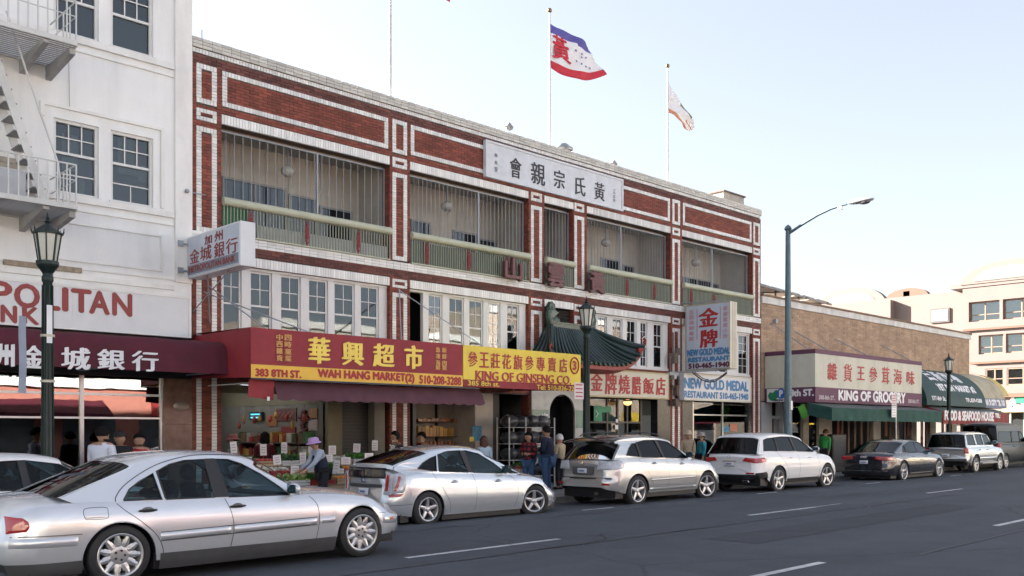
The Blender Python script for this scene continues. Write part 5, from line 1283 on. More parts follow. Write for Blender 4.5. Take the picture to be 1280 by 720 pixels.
def barrel(name, label, x0, x1, yt, zt_, yf, zb_, mlist, bands=None):
    t = thing(name, label, 'awning', ((x0+x1)/2, 19.5, zb_)); n = 12; K = int((x1-x0)/.5)
    pf = [(yt-(yt-yf)*math.sin(a_), zb_+(zt_-zb_)*math.cos(a_)) for a_ in (math.pi/2*k/n for k in range(n+1))]
    mb = MB(); rows = [[(x0+(x1-x0)*i/K, y-.02*(i % 2), z) for y, z in pf] for i in range(K+1)]; mb.grid(rows)
    if bands:
        for i in range(K):
            for j in range(n): mb.m[i*n+j] = bands(j/n)
    o = mb.build('canopy', mlist, t)
    for x in (x0, x1): m2 = MB(); m2.add([(x, y, z) for y, z in pf]+[(x, yt, zb_)], [tuple(range(n+2))]); m2.build('end_panel', mlist[0], t)
    return t, pf
GB = mat('dark_green_canvas', (.010, .045, .040), .6, var=.2, grime=.15)
bx0_, bx1_ = fx(1152, 18.0)+.02, fx(1226, 18.0)
bt, pf = barrel('green_barrel_awning', 'dark green barrel awning with white market lettering', bx0_, bx1_, 19.98, 4.75, 17.75, 2.90, [GB])
def on_barrel(yt, zt_, yf, zb_, off=.012):
    def f(x, s, d=0):                         # s = angle fraction from the bottom edge
        a_ = math.pi/2*(1-s); return Vector((x, yt-(yt-yf+off+d)*math.sin(a_), zb_+(zt_-zb_+off+d)*math.cos(a_)))
    return f
fb = on_barrel(19.98, 4.75, 17.75, 2.90)
def barrel_text(parent, body, x0, x1, s0, s1, f, m, bold=.02):
    mb = MB(); vs, fs, a0, a1, b0, b1 = glyphs(body)
    for k, (dx, dy) in enumerate(((0, 0), (bold, 0), (-bold, 0), (0, bold*.4), (0, -bold*.4))):
        mb.add([f(x0+(x-a0)/(a1-a0)*(x1-x0)+dx, s0+(y-b0)/(b1-b0)*(s1-s0)+dy, .0015*k) for x, y in vs], fs)
    return mb.build('lettering' if len(body) > 1 else 'character', m, parent)
LX = bx1_-bx0_
for k, c in enumerate('日新市場'): barrel_text(bt, c, bx0_+LX*(.22+.145*k), bx0_+LX*(.335+.145*k), .44, .70, fb, INKW, .035)
barrel_text(bt, 'YET SUN MARKET #2', bx0_+LX*.24, bx0_+LX*.88, .24, .36, fb, INKW, .03)
barrel_text(bt, '377-8th St.', bx0_+LX*.08, bx0_+LX*.30, .08, .14, fb, INKW, .012); barrel_text(bt, 'TEL:839-0288', bx0_+LX*.64, bx0_+LX*.93, .08, .14, fb, INKW, .012)
WBE = mat('worn_beige_canvas', (.40, .36, .26), .8, var=.15, sc=1.5, grime=.4); WYE = mat('worn_yellow_canvas', (.52, .42, .15), .7, var=.1, grime=.2); GBL = mat('blue_grey_canvas', (.17, .20, .27), .7, var=.1, grime=.2)
b2, pf2 = barrel('beige_barrel_awning', 'worn beige barrel awning with yellow end beyond the green one', bx1_+.1, gx1-.6, 19.98, 4.75, 17.85, 2.90, [WBE, WYE, GBL], bands=lambda j: 2 if j > .82 else 0)
fb2 = on_barrel(19.98, 4.75, 17.85, 2.90); L2 = gx1-.6-bx1_-.1
barrel_text(b2, 'HAIR CITY TEL 763', bx1_+.1+L2*.06, bx1_+.1+L2*.92, .05, .14, fb2, INKW, .03)
boxpart('yellow_hood', WYE, b2, gx1-.6, gx1-.5, 17.9, 19.98, 3.2, 3.3)
m2 = MB(); m2.grid([[(x, 19.98-(2.1)*math.sin(a_), 3.0+1.8*math.cos(a_)) for a_ in (math.pi/2*k/10 for k in range(9))] for x in (gx1-.62, gx1+.2)]); m2.build('yellow_rim', WYE, b2)
rv = slope_awning('red_valance_awning', 'red awning valance with white lettering under the barrel awnings', fx(1179, 17.2), fx(1262, 17.2), 18.0, 2.85, 17.2, 2.62, 2.08, mat('faded_red_canvas', (.22, .03, .025), .7, var=.1, grime=.2), GAD)
sign_text(rv, 'FOOD & SEAFOOD HOUSE', 1181, 1242, 514.5, 525.5, 17.19, INKW, .04)
sign_text(rv, 'TEL:', 1244, 1250, 517, 522, 17.19, INKW, .03)
# parking banner sign under the plum band and green tag
pk = thing('parking_sign', 'white parking sign with green map shape and blue P disc on the awning side', 'sign', (30.7, 18.8, 2.8))
X = ax0-.04; ya, yb_ = yx(959, X), yx(984.5, X); z0, z1 = zx(970, 502.5, X), zx(970, 486, X)
boxpart('board', SIGNW, pk, X-.02, X, yb_, ya, z0, z1)
mb = MB(); dy = ya-yb_; dz = z1-z0
mb.prism([(.1, .25), (.2, .1), (.42, .12), (.5, .3), (.66, .45), (.6, .8), (.45, .92), (.3, .7), (.15, .75), (.05, .5)], lambda a, b: (X-.024, ya-a*dy, z0+b*dz), (-.003, 0, 0)); mb.build('green_shape', GRS, pk)
mb = MB(); mb.lathe([(0, .004), (.2, .004), (.2, 0)], (X-.028, ya-.70*dy, z0+.62*dz), 20, Matrix.Rotation(R(-90), 3, 'Y')); mb.build('blue_disc', mat('sign_blue', (.02, .12, .42), .4), pk)
mb = MB(); text_into(mb, 'P', (X-.036, ya-.70*dy+.06, z0+.62*dz-.12), (0, -1, 0), (0, 0, 1), (-1, 0, 0), .13, .24, .02); mb.build('letter', INKW, pk)
mb = MB(); text_into(mb, 'PARKING', (X-.024, ya-.3*dy, z0+.06*dz), (0, -1, 0), (0, 0, 1), (-1, 0, 0), .5*dy, .07, .008); mb.build('lettering', INKK, pk)
mb = MB(); mb.obox((30.9, 18.35, 2.48), (.02, .3, .5), Matrix.Rotation(R(-25), 3, 'X')); mb.build('green_flyer', mat('lime_green', (.12, .45, .06), .5), None, 'bright green tilted card hanging below the parking sign', 'card')

# ------------------------------------------------------------------ pink hotel-like building beyond the side street
HC = mat('salmon_render', (.195, .150, .132), .8, var=.03, sc=.6, grime=.06); HT = mat('terracotta_band', (.17, .09, .06), .8); HG = mat('pale_mint_panel', (.155, .175, .16), .7)
hb = thing('salmon_building', 'sunlit salmon four storey building with arched gables beyond the side street', 'building', (70, 28, 0))
HX = 66.0
# window rectangles on the plane x = HX : (y0, y1, z0, z1)
HW = []
def hy(px): return yx(px, HX)
def hz_(px, py): return zx(px, py, HX)
zr1 = (hz_(1240, 401), hz_(1240, 376)); zr2 = (hz_(1248, 442), hz_(1248, 418)); zr3 = (hz_(1255, 482), hz_(1255, 460))
zr1b, zr2b, zr3b = zr1, zr2, zr3
wl = [(hy(1251), hy(1212.5), *zr1), (hy(1300), hy(1255), *zr1), (hy(1255), hy(1224), *zr2), (hy(1300), hy(1258), *zr2), (hy(1255), hy(1232), *zr3), (hy(1300), hy(1258.5), *zr3)]
wl2 = [(hy(1181), hy(1157), hz_(1170, 402), hz_(1170, 384)), (hy(1108), hy(1094), hz_(1100, 399), hz_(1100, 389)), (hy(1060), hy(1040), hz_(1050, 399), hz_(1050, 390))]
# projecting bays, each storey slightly wider than the one below
zlev = [zr3[0]-.55, zr3[1]+.35, zr2[1]+.35, zr1[1]+1.05]
yl = [hy(1223), hy(1213), hy(1205)]
MB().box(HX+.9, HX+24, 18.6, 52, 0, zlev[3]).build('wall', HC, hb)
def wallwin(x, y0, y1, z0, z1, wins, parent, m):
    ys = sorted(set([y0, y1]+[q for w_ in wins for q in w_[:2] if y0 < q < y1])); zs = sorted(set([z0, z1]+[q for w_ in wins for q in w_[2:] if z0 < q < z1]))
    mb = MB()
    for i in range(len(ys)-1):
        for j in range(len(zs)-1):
            ym, zm = (ys[i]+ys[i+1])/2, (zs[j]+zs[j+1])/2
            if any(a < ym < b and c < zm < d for a, b, c, d in wins): continue
            mb.box(x, x+.25, ys[i], ys[i+1], zs[j], zs[j+1])
    mb.build('wall', m, parent)
lower = 18.6
for k, (wins, za, zb, yr) in enumerate(((wl[4:6], zlev[0], zlev[1], yl[0]), (wl[2:4], zlev[1]+.003, zlev[2], yl[1]), (wl[0:2], zlev[2]+.003, zlev[3], yl[2]))):
    x = HX-.12*k; wallwin(x, lower, yr, za, zb, wins, hb, HC); MB().box(x+.251, HX+1, lower, yr, za, za+.1).build('slab', HC, hb); MB().box(x+.251, HX+1, yr-.25, yr-.001, za+.1, zb).build('return_wall', HC, hb)
    if k: MB().box(x-.04, x-.001, lower, yr, za-.0, za+.14).build('band', HT, hb)
for (y0, y1, z0, z1) in wl:
    f = MB(); x = HX+.02; nn = max(2, round((y1-y0)/1.3)); t = .09
    for k in range(nn+1): yy = y0+(y1-y0-t)*k/nn; f.box(x, x+.1, yy, yy+t, z0, z1)
    f.box(x+.01, x+.09, y0, y1, z1-t, z1); f.box(x+.01, x+.09, y0, y1, z0, z0+t); f.box(x+.015, x+.085, y0, y1, z0+.45, z0+.51)
    wo = f.build('window', mat('window_salmon_frame', (.26, .17, .12), .6), hb)
    MB().box(x+.04, x+.05, y0, y1, z0, z1).build('pane', glass('far_glass', .8, .12), wo); MB().box(x+.3, x+.35, y0-.1, y1+.1, z0-.1, z1+.1).build('curtain', mat('white_curtain', (.42, .46, .48), .8, var=.12, sc=1.5), wo)
# main wall, set back, with its few windows
for (y0, y1, z0, z1) in wl2:
    f = MB(); x = HX+.8; f.box(x, x+.08, y0, y1, z0, z1); wo = f.build('window', mat('dark_bronze_frame', (.10, .08, .07), .6), hb); MB().box(x-.02, x-.001, y0+.1, y1-.1, z0+.1, z1-.1).build('pane', mat('grey_curtain_glass', (.22, .24, .25), .1, var=.5, sc=2, spec=.8), wo)
def gable(y0, y1, zb, h, x, mm, nm='arched_gable', d=.6, inner=True):
    ym = (y0+y1)/2; r_ = (y1-y0)/2; arc_ = [(ym+r_*math.cos(t), zb+h*math.sin(t)) for t in (math.pi*k/20 for k in range(21))]
    g = MB().prism(arc_, lambda a, b: (x, a, b), (d, 0, 0)).build(nm, mm, hb)
    if inner: arc2 = [(ym+r_*.72*math.cos(t), zb+.15+h*.62*math.sin(t)) for t in (math.pi*k/20 for k in range(21))]; MB().prism(arc2, lambda a, b: (x-.03, a, b), (.02, 0, 0)).build('mint_lunette', HG, hb)
zb_ = zlev[3]
MB().box(HX-.3, HX+1.2, lower, hy(1189.5), zb_-.02, hz_(1200, 356)).build('parapet', HC, hb)
yA, yB = hy(1330), hy(1203); gable(yA, yB, hz_(1200, 356)-.1, 1.45, HX-.35, HC)
MB().box(HX+.95, HX+2, hy(1189.5), hy(1110), zb_-.5, hz_(1150, 369)).build('parapet', HC, hb)
yA, yB = yx(1107, HX+3), yx(1020, HX+3); gable(yA, yB, zx(1060, 383, HX+3)-.05, 1.55, HX+3, HC)
MB().box(HX+.3, HX+3.2, yx(1113, HX+.3), yx(1030, HX+.3), 6, zx(1090, 377, HX+.3)).build('wing', HC, hb)
yA, yB = yx(1160, HX+12), yx(1108, HX+12); gable(yA, yB, zx(1130, 370, HX+12)-.1, .75, HX+12, HT, inner=False)
boxpart('vent', HT, hb, HX+12, HX+12.8, yx(1137, HX+12), yx(1129, HX+12), zx(1133, 372, HX+12), zx(1133, 364, HX+12))
# ground floor of that building with its sign
boxpart('base_band', HT, hb, HX-.3, HX+.9, lower, 30, zlev[0]-.25, zlev[0]-.02); boxpart('shop_band', HC, hb, HX-.1, HX+.9, lower, 30, 3.1, zlev[0]-.26)
boxpart('yellow_ledge', mat('straw_ledge', (.50, .40, .20), .7), hb, HX-.8, HX-.11, lower, 23.5, 3.0, 3.3)
for k in range(6): boxpart('glazing_bar', mat('mint_bar', (.25, .36, .30), .6), hb, HX+.1, HX+.2, 18.7+k*.9, 18.8+k*.9, .2, 3.0)
boxpart('shop_glazing', DPANE, hb, HX+.25, HX+.27, lower, 24, .2, 3.1)
sg = thing('corner_shop_sign', 'white lettering and green board on the salmon building corner', 'sign', (HX, 21.5, 3.4))
X = HX-.14
for s_, p0_, p1_ in (('A', 1261, 1270.5), ('S', 1272, 1280), ('I', 1282, 1284), ('A', 1286, 1295)):
    mb = MB(); ya, yb_ = yx(p0_, X), yx(p1_, X); text_into(mb, s_, (X, ya, zx(1266, 510.5, X)), (0, -1, 0), (0, 0, 1), (-1, 0, 0), ya-yb_, .85, .05); mb.build('letter', INKW, sg)
boxpart('green_board', mat('board_green', (.02, .20, .12), .5), sg, X-.05, X, yx(1295, X), yx(1269.5, X), zx(1272, 505, X)+.05, zx(1272, 501, X)+.25)

# far end of the street: further blocks beyond
for k, (x0, x1, z1, m_) in enumerate(((92, 110, 9, HC), (112, 140, 12, CREAMW))):
    t = thing('distant_block', ['salmon block further down the street, past the corner building', 'cream block at the far end of the street'][k], 'building', (x0, 20, 0))
    boxpart('wall', m_, t, x0, x1, 19.5, 34, 0, z1)
    for i in range(int((x1-x0)/3)):
        for j in range(int(z1/3)): boxpart('window', DPANE, t, x0+.8+i*3, x0+2.4+i*3, 19.44, 19.49, 1+j*3, 2.4+j*3)

# ------------------------------------------------------------------ the side of the street the camera stands on (seen in the reflections)
OP = [(-40, -12, 8.5, (.42, .36, .28), 'cream two storey shop building across the street, left'), (-12, 3.5, 4.4, (.50, .47, .43), 'low pale shop building across the street'), (3.5, 23, 4.0, (.40, .16, .12), 'low coral red shop building across the street'),
      (23, 38, 7.5, (.58, .53, .46), 'cream two storey building across the street'), (38, 62, 9.5, (.52, .44, .36), 'tan three storey building across the street'), (66, 100, 8, (.5, .45, .38), 'pale building on the far corner across the street')]
for k, (x0, x1, h, c, lb) in enumerate(OP):
    t = thing('opposite_building', lb, 'building', (x0, -5, 0)); m_ = mat('opposite_wall_%d' % k, c, .8, var=.1, grime=.2)
    boxpart('wall', m_, t, x0+.02, x1-.02, -16, -4.6, 0, h); boxpart('cornice', STUC2, t, x0+.02, x1-.02, -4.6, -4.4, h-.35, h+.05)
    n = int((x1-x0)/3)
    for i in range(n):
        xx = x0+(x1-x0)*(i+.5)/n
        boxpart('shop_window', mat('opposite_glass', (.10, .11, .12), .1, var=.5, sc=1.5, spec=.8), t, xx-1.1, xx+1.1, -4.59, -4.55, .6, 2.4)
        for j in range(1, int(h/3)):
            wf = boxpart('window', WPAINT, t, xx-.75, xx+.75, -4.58, -4.53, .9+j*3, 2.6+j*3); boxpart('pane', mat('black_glass', (.015, .018, .022)), wf, xx-.65, xx+.65, -4.525, -4.51, 1.0+j*3, 2.5+j*3)
    for i in range(max(1, n//2)):
        xx = x0+(x1-x0)*(i+.5)/max(1, n//2); mb = MB(); mb.prism([(-4.55, 3.1), (-3.4, 2.5), (-3.4, 2.3), (-4.55, 2.4)], lambda a, b: (xx-2.2, a, b), (4.4, 0, 0)); mb.build('awning', [REDF, GB, YELL, MAROON][(i+k) % 4], t)

# ------------------------------------------------------------------ street lamps and signs
def lantern_lamp(x, y, label, first=None, group='green lantern street lamps along the kerb'):
    if first: return dup(first, loc=(x, y, .14), label=label)
    t = thing('street_lamp', label, 'street lamp', (x, y, .14), group=group, local=True)
    mb = MB(); n = 12
    mb.lathe([(.20, 0), (.20, .12), (.16, .16), (.17, .5), (.13, .6), (.105, .8), (.10, .95), (.085, 1.0), (.068, 3.97), (.085, 4.0), (.085, 4.06), (.07, 4.09), (.075, 4.12), (.13, 4.20), (.16, 4.24), (.16, 4.28)], (0, 0, 0), 16)
    for k in range(8): a_ = 2*math.pi*k/8; mb.bar((.088*math.cos(a_), .088*math.sin(a_), 1.05), (.074*math.cos(a_), .074*math.sin(a_), 3.93), .018)
    mb.build('post', LGREEN, t)
    H0, H1, r0_, r1_ = 4.30, 4.74, .128, .192; lt = MB(); ns = 8
    for k in range(ns):
        a_ = 2*math.pi*(k+.5)/ns; c_, s_ = math.cos(a_), math.sin(a_); lt.bar((r0_*c_, r0_*s_, H0), (r1_*c_, r1_*s_, H1), .022)
        lt.tube([(r1_*c_*1.05, r1_*s_*1.05, H1), (r1_*c_*1.17, r1_*s_*1.17, H1+.04), (r1_*c_*1.2, r1_*s_*1.2, H1+.11)], [.016, .012, .003], 5)
        lt.ball((r0_*c_*1.04, r0_*s_*1.04, H0-.03), .022, 6)
    lt.lathe([(.0, 4.25), (.17, 4.26), (.17, 4.31), (.13, 4.32)], (0, 0, 0), 8)
    lt.lathe([(r_, H1+q*.66) for r_, q in ((.202, -.01), (.222, 0), (.222, .045), (.200, .055), (.13, .15), (.07, .22), (.045, .24), (.035, .28), (.055, .30), (.03, .325), (.022, .37), (.035, .39), (.016, .42), (.006, .52), (0, .52))], (0, 0, 0), 8, Matrix.Rotation(R(22.5), 3, 'Z'), sm=False)
    lh = lt.build('lantern', LGREEN, t)
    for k in range(ns):
        a0_, a1_ = 2*math.pi*(k-.5+.5)/ns+math.pi/8*0, 0
        A_ = 2*math.pi*(k+.5)/ns; B_ = 2*math.pi*(k+1.5)/ns; q = .97
        MB().add([(q*r0_*math.cos(A_), q*r0_*math.sin(A_), H0+.01), (q*r0_*math.cos(B_), q*r0_*math.sin(B_), H0+.01), (q*r1_*math.cos(B_), q*r1_*math.sin(B_), H1), (q*r1_*math.cos(A_), q*r1_*math.sin(A_), H1)], [(0, 1, 2, 3)]).build('pane', LPANE, lh)
    return t
l1 = lantern_lamp(fx(59.5, 16.5), 16.5, 'dark green lantern street lamp in front of the bank, nearest and largest')
lantern_lamp(fx(733, 16.7), 16.7, 'dark green lantern street lamp in front of the pagoda roof', l1)
lantern_lamp(fx(1186, 17.2), 17.2, 'dark green lantern street lamp in front of the green barrel awning', l1)
Lx = l1.location.x
bn = MB(); bn.grid([[(Lx-.30+.12*0-.02*j, 16.5-.01*j+.02*math.sin(i), 3.55-(3.55-2.35)*i/8) for j in (0, 1, 2, 3, 4, 5, 6)] for i in range(9)])
for v in bn.v: v.x += .0
bn.build('grey_banner', mat('grey_blue_cloth', (.30, .34, .42), .8), None, 'narrow grey cloth strip tied beside the near lamp post', 'banner')
mb = MB()
for z in (2.55, 3.27): mb.lathe([(.098, -.02), (.104, -.02), (.104, .02), (.098, .02)], (Lx, 16.5, z), 14)
mb.build('strap', mat('strap_cream', (.5, .46, .36), .5), None, 'cream metal straps around the near lamp post', 'strap')
boxpart('sticker', INKW, None, Lx-.04, Lx+.04, 16.405, 16.41, 3.15, 3.75, label='white sticker strip on the near lamp post', cat='sticker')
# cobra head lamp
cxl = fx(985, 16.7)
cb = thing('cobra_street_lamp', 'tall steel street lamp with a curved arm reaching over the road', 'street lamp', (cxl, 16.7, .14))
STL = mat('weathered_teal_steel', (.10, .15, .17), .5, metal=.2, var=.2)
mb = MB(); mb.tube([(cxl, 16.7, .14), (cxl, 16.7, 4), (cxl, 16.7, 8.45)], [.155, .115, .08], 14); mb.lathe([(.1, 0), (.13, .04), (.09, .13), (0, .2)], (cxl, 16.7, 8.42), 12); mb.lathe([(.26, 0), (.26, .05), (.17, .3), (.15, .3)], (cxl, 16.7, .14), 14); mb.build('pole', STL, cb)
ta = [(0, 8.30), (-.5, 8.52), (-1.1, 8.75), (-1.6, 8.88), (-2.0, 8.93), (-2.15, 8.94)]
MB().tube([(cxl, 16.7+a_, z) for a_, z in ta], [.05, .045, .04, .036, .034, .034], 10).build('arm', STL, cb)
mb = MB(); mb.ball((cxl, 16.7-2.62, 8.96), (.15, .46, .085), 16); o = mb.build('lamp_head', mat('lamp_alu', (.45, .46, .47), .4, metal=.3), cb)
MB().ball((cxl, 16.7-2.75, 8.90), (.11, .2, .07), 12).build('lens', mat('lens_dark', (.12, .12, .12), .2), cb)
MB().box(cxl-.05, cxl+.05, 14.72, 14.86, 8.80, 8.89).build('photocell', SIGNW, cb)
boxpart('notice', INKW, cb, cxl-.06, cxl+.06, 16.555, 16.56, 2.45, 2.75)
MB().tube([(cxl-.09, 16.58, 2.0), (cxl-.09, 16.58, 2.9)], .02, 6).build('conduit', GREYM, cb)
# parking signs
def sign_plate(name, label, x, y, plates, post=True, cat='sign'):
    t = thing(name, label, cat, (x, y, .14))
    if post: MB().tube([(x, y, .14), (x, y, plates[0][1]+.05)], .03, 8).build('post', mat('galv_post', (.40, .42, .43), .4, metal=.5), t)
    for (z0, z1, w_, m_, dx) in plates:
        o = MB().box(x-w_/2+dx, x+w_/2+dx, y-.05, y-.044, z0, z1).build('plate', m_, t, bev=.0)
        mb = MB(); nl = 4
        for k in range(nl): zz = z0+(z1-z0)*(k+.6)/(nl+.3); mb.box(x-w_*.38+dx, x+w_*.38+dx, y-.0515, y-.0505, zz, zz+(z1-z0)*.07)
        mb.build('printed_line', INKR if m_ is PKS else mat('grey_print', (.4, .4, .42), .6), t, kind='stuff')
    return t
PKS = mat('sign_pinkish_white', (.60, .52, .54), .4)
xs_ = fx(733, 16.7)-.32
sign_plate('parking_restriction_sign', 'white parking restriction sign with red print fixed to the lamp post by the pagoda', xs_, 16.7, [(fz(722, 499, 16.7), fz(722, 478.5, 16.7), .34, PKS, 0)], post=False)
x3 = fx(1120, 16.9)
sign_plate('parking_sign_post', 'two stacked parking plates on a thin grey post before the cream and plum box awning', x3, 16.9, [(fz(1112, 506, 16.9), fz(1112, 493, 16.9), .40, PKS, -.28), (fz(1112, 521.5, 16.9), fz(1112, 507, 16.9), .40, SIGNW, -.28)])
# litter / newspaper bin
bn = thing('news_box', 'black box cabinet standing on the pavement by the grocery doorway', 'cabinet', (fx(1044, 18.3), 18.3, .14))
xb0, xb1 = fx(1041, 18.3), fx(1058, 18.3)
boxpart('body', mat('black_cabinet', (.02, .022, .028), .4, var=.2), bn, xb0, xb1, 18.3, 18.9, .14, 1.62, bev=.03); boxpart('panel', mat('cabinet_panel', (.04, .045, .055), .3), bn, xb0+.06, xb1-.06, 18.285, 18.3, .5, 1.45); boxpart('base', BLACK, bn, xb0+.05, xb1-.05, 18.35, 18.85, .138, .2)
# ------------------------------------------------------------------ vehicles
def paint(name, col, metal=0., rough=.3, var=.015):
    return mat(name, col, rough, metal=metal, var=var, sc=2, coat=.8, spec=.6)
SILV = paint('silver_paint', (.64, .665, .695), .5, .27); SILV2 = paint('cool_silver_paint', (.62, .655, .68), .60, .25); SILV3 = paint('warm_silver_paint', (.54, .55, .54), .62, .27)
WHIT = paint('white_car_paint', (.74, .75, .76)); BLKP = paint('black_car_paint', (.012, .014, .02), 0, .18); DGRN = mat('dark_green_van_paint', (.010, .018, .020), .38, var=.02, coat=.15, spec=.35)
GRYP = paint('grey_suv_paint', (.20, .21, .21), .4)
TRIM = mat('black_trim', (.02, .02, .022), .5); DTRIM = mat('dark_grey_trim', (.06, .062, .065), .55, var=.2)
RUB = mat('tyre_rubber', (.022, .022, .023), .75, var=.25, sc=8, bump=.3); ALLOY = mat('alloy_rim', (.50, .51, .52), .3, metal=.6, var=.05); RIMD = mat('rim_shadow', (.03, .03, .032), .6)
CARG = glass('car_glass_clear', .62, .0, (.72, .96, 1), rough=.01, ior=1.38); CARD = glass('car_glass_tinted', .07, .0, (.8, .95, 1), rough=.01, ior=1.38)
LRED = mat('tail_red', (.42, .015, .015), .12, coat=1, spec=.8); LAMB = mat('amber_lens', (.6, .16, .03), .15, coat=1); LCLR = mat('clear_lens', (.48, .50, .54), .12, coat=1, spec=.9, var=.3, sc=25); SEAT = mat('dark_seat', (.035, .036, .04), .8)
PLATE = mat('number_plate', (.62, .64, .68), .4, var=.1, sc=30)

def lerp_list(pts, x):
    if x <= pts[0][0]: return pts[0][1]
    for (a, p), (b, q) in zip(pts, pts[1:]):
        if x <= b:
            t = (x-a)/(b-a) if b > a else 0; return p+(q-p)*t
    return pts[-1][1]
def smooth_list(pts, n=9):
    # Catmull-Rom through 2-D points
    out = []; P = [pts[0]]+list(pts)+[pts[-1]]
    for i in range(1, len(P)-2):
        p0, p1, p2, p3 = P[i-1], P[i], P[i+1], P[i+2]
        for k in range(n):
            t = k/n; out.append(tuple(.5*((2*p1[d])+(-p0[d]+p2[d])*t+(2*p0[d]-5*p1[d]+4*p2[d]-p3[d])*t*t+(-p0[d]+3*p1[d]-3*p2[d]+p3[d])*t**3) for d in (0, 1)))
    out.append(tuple(pts[-1])); return out

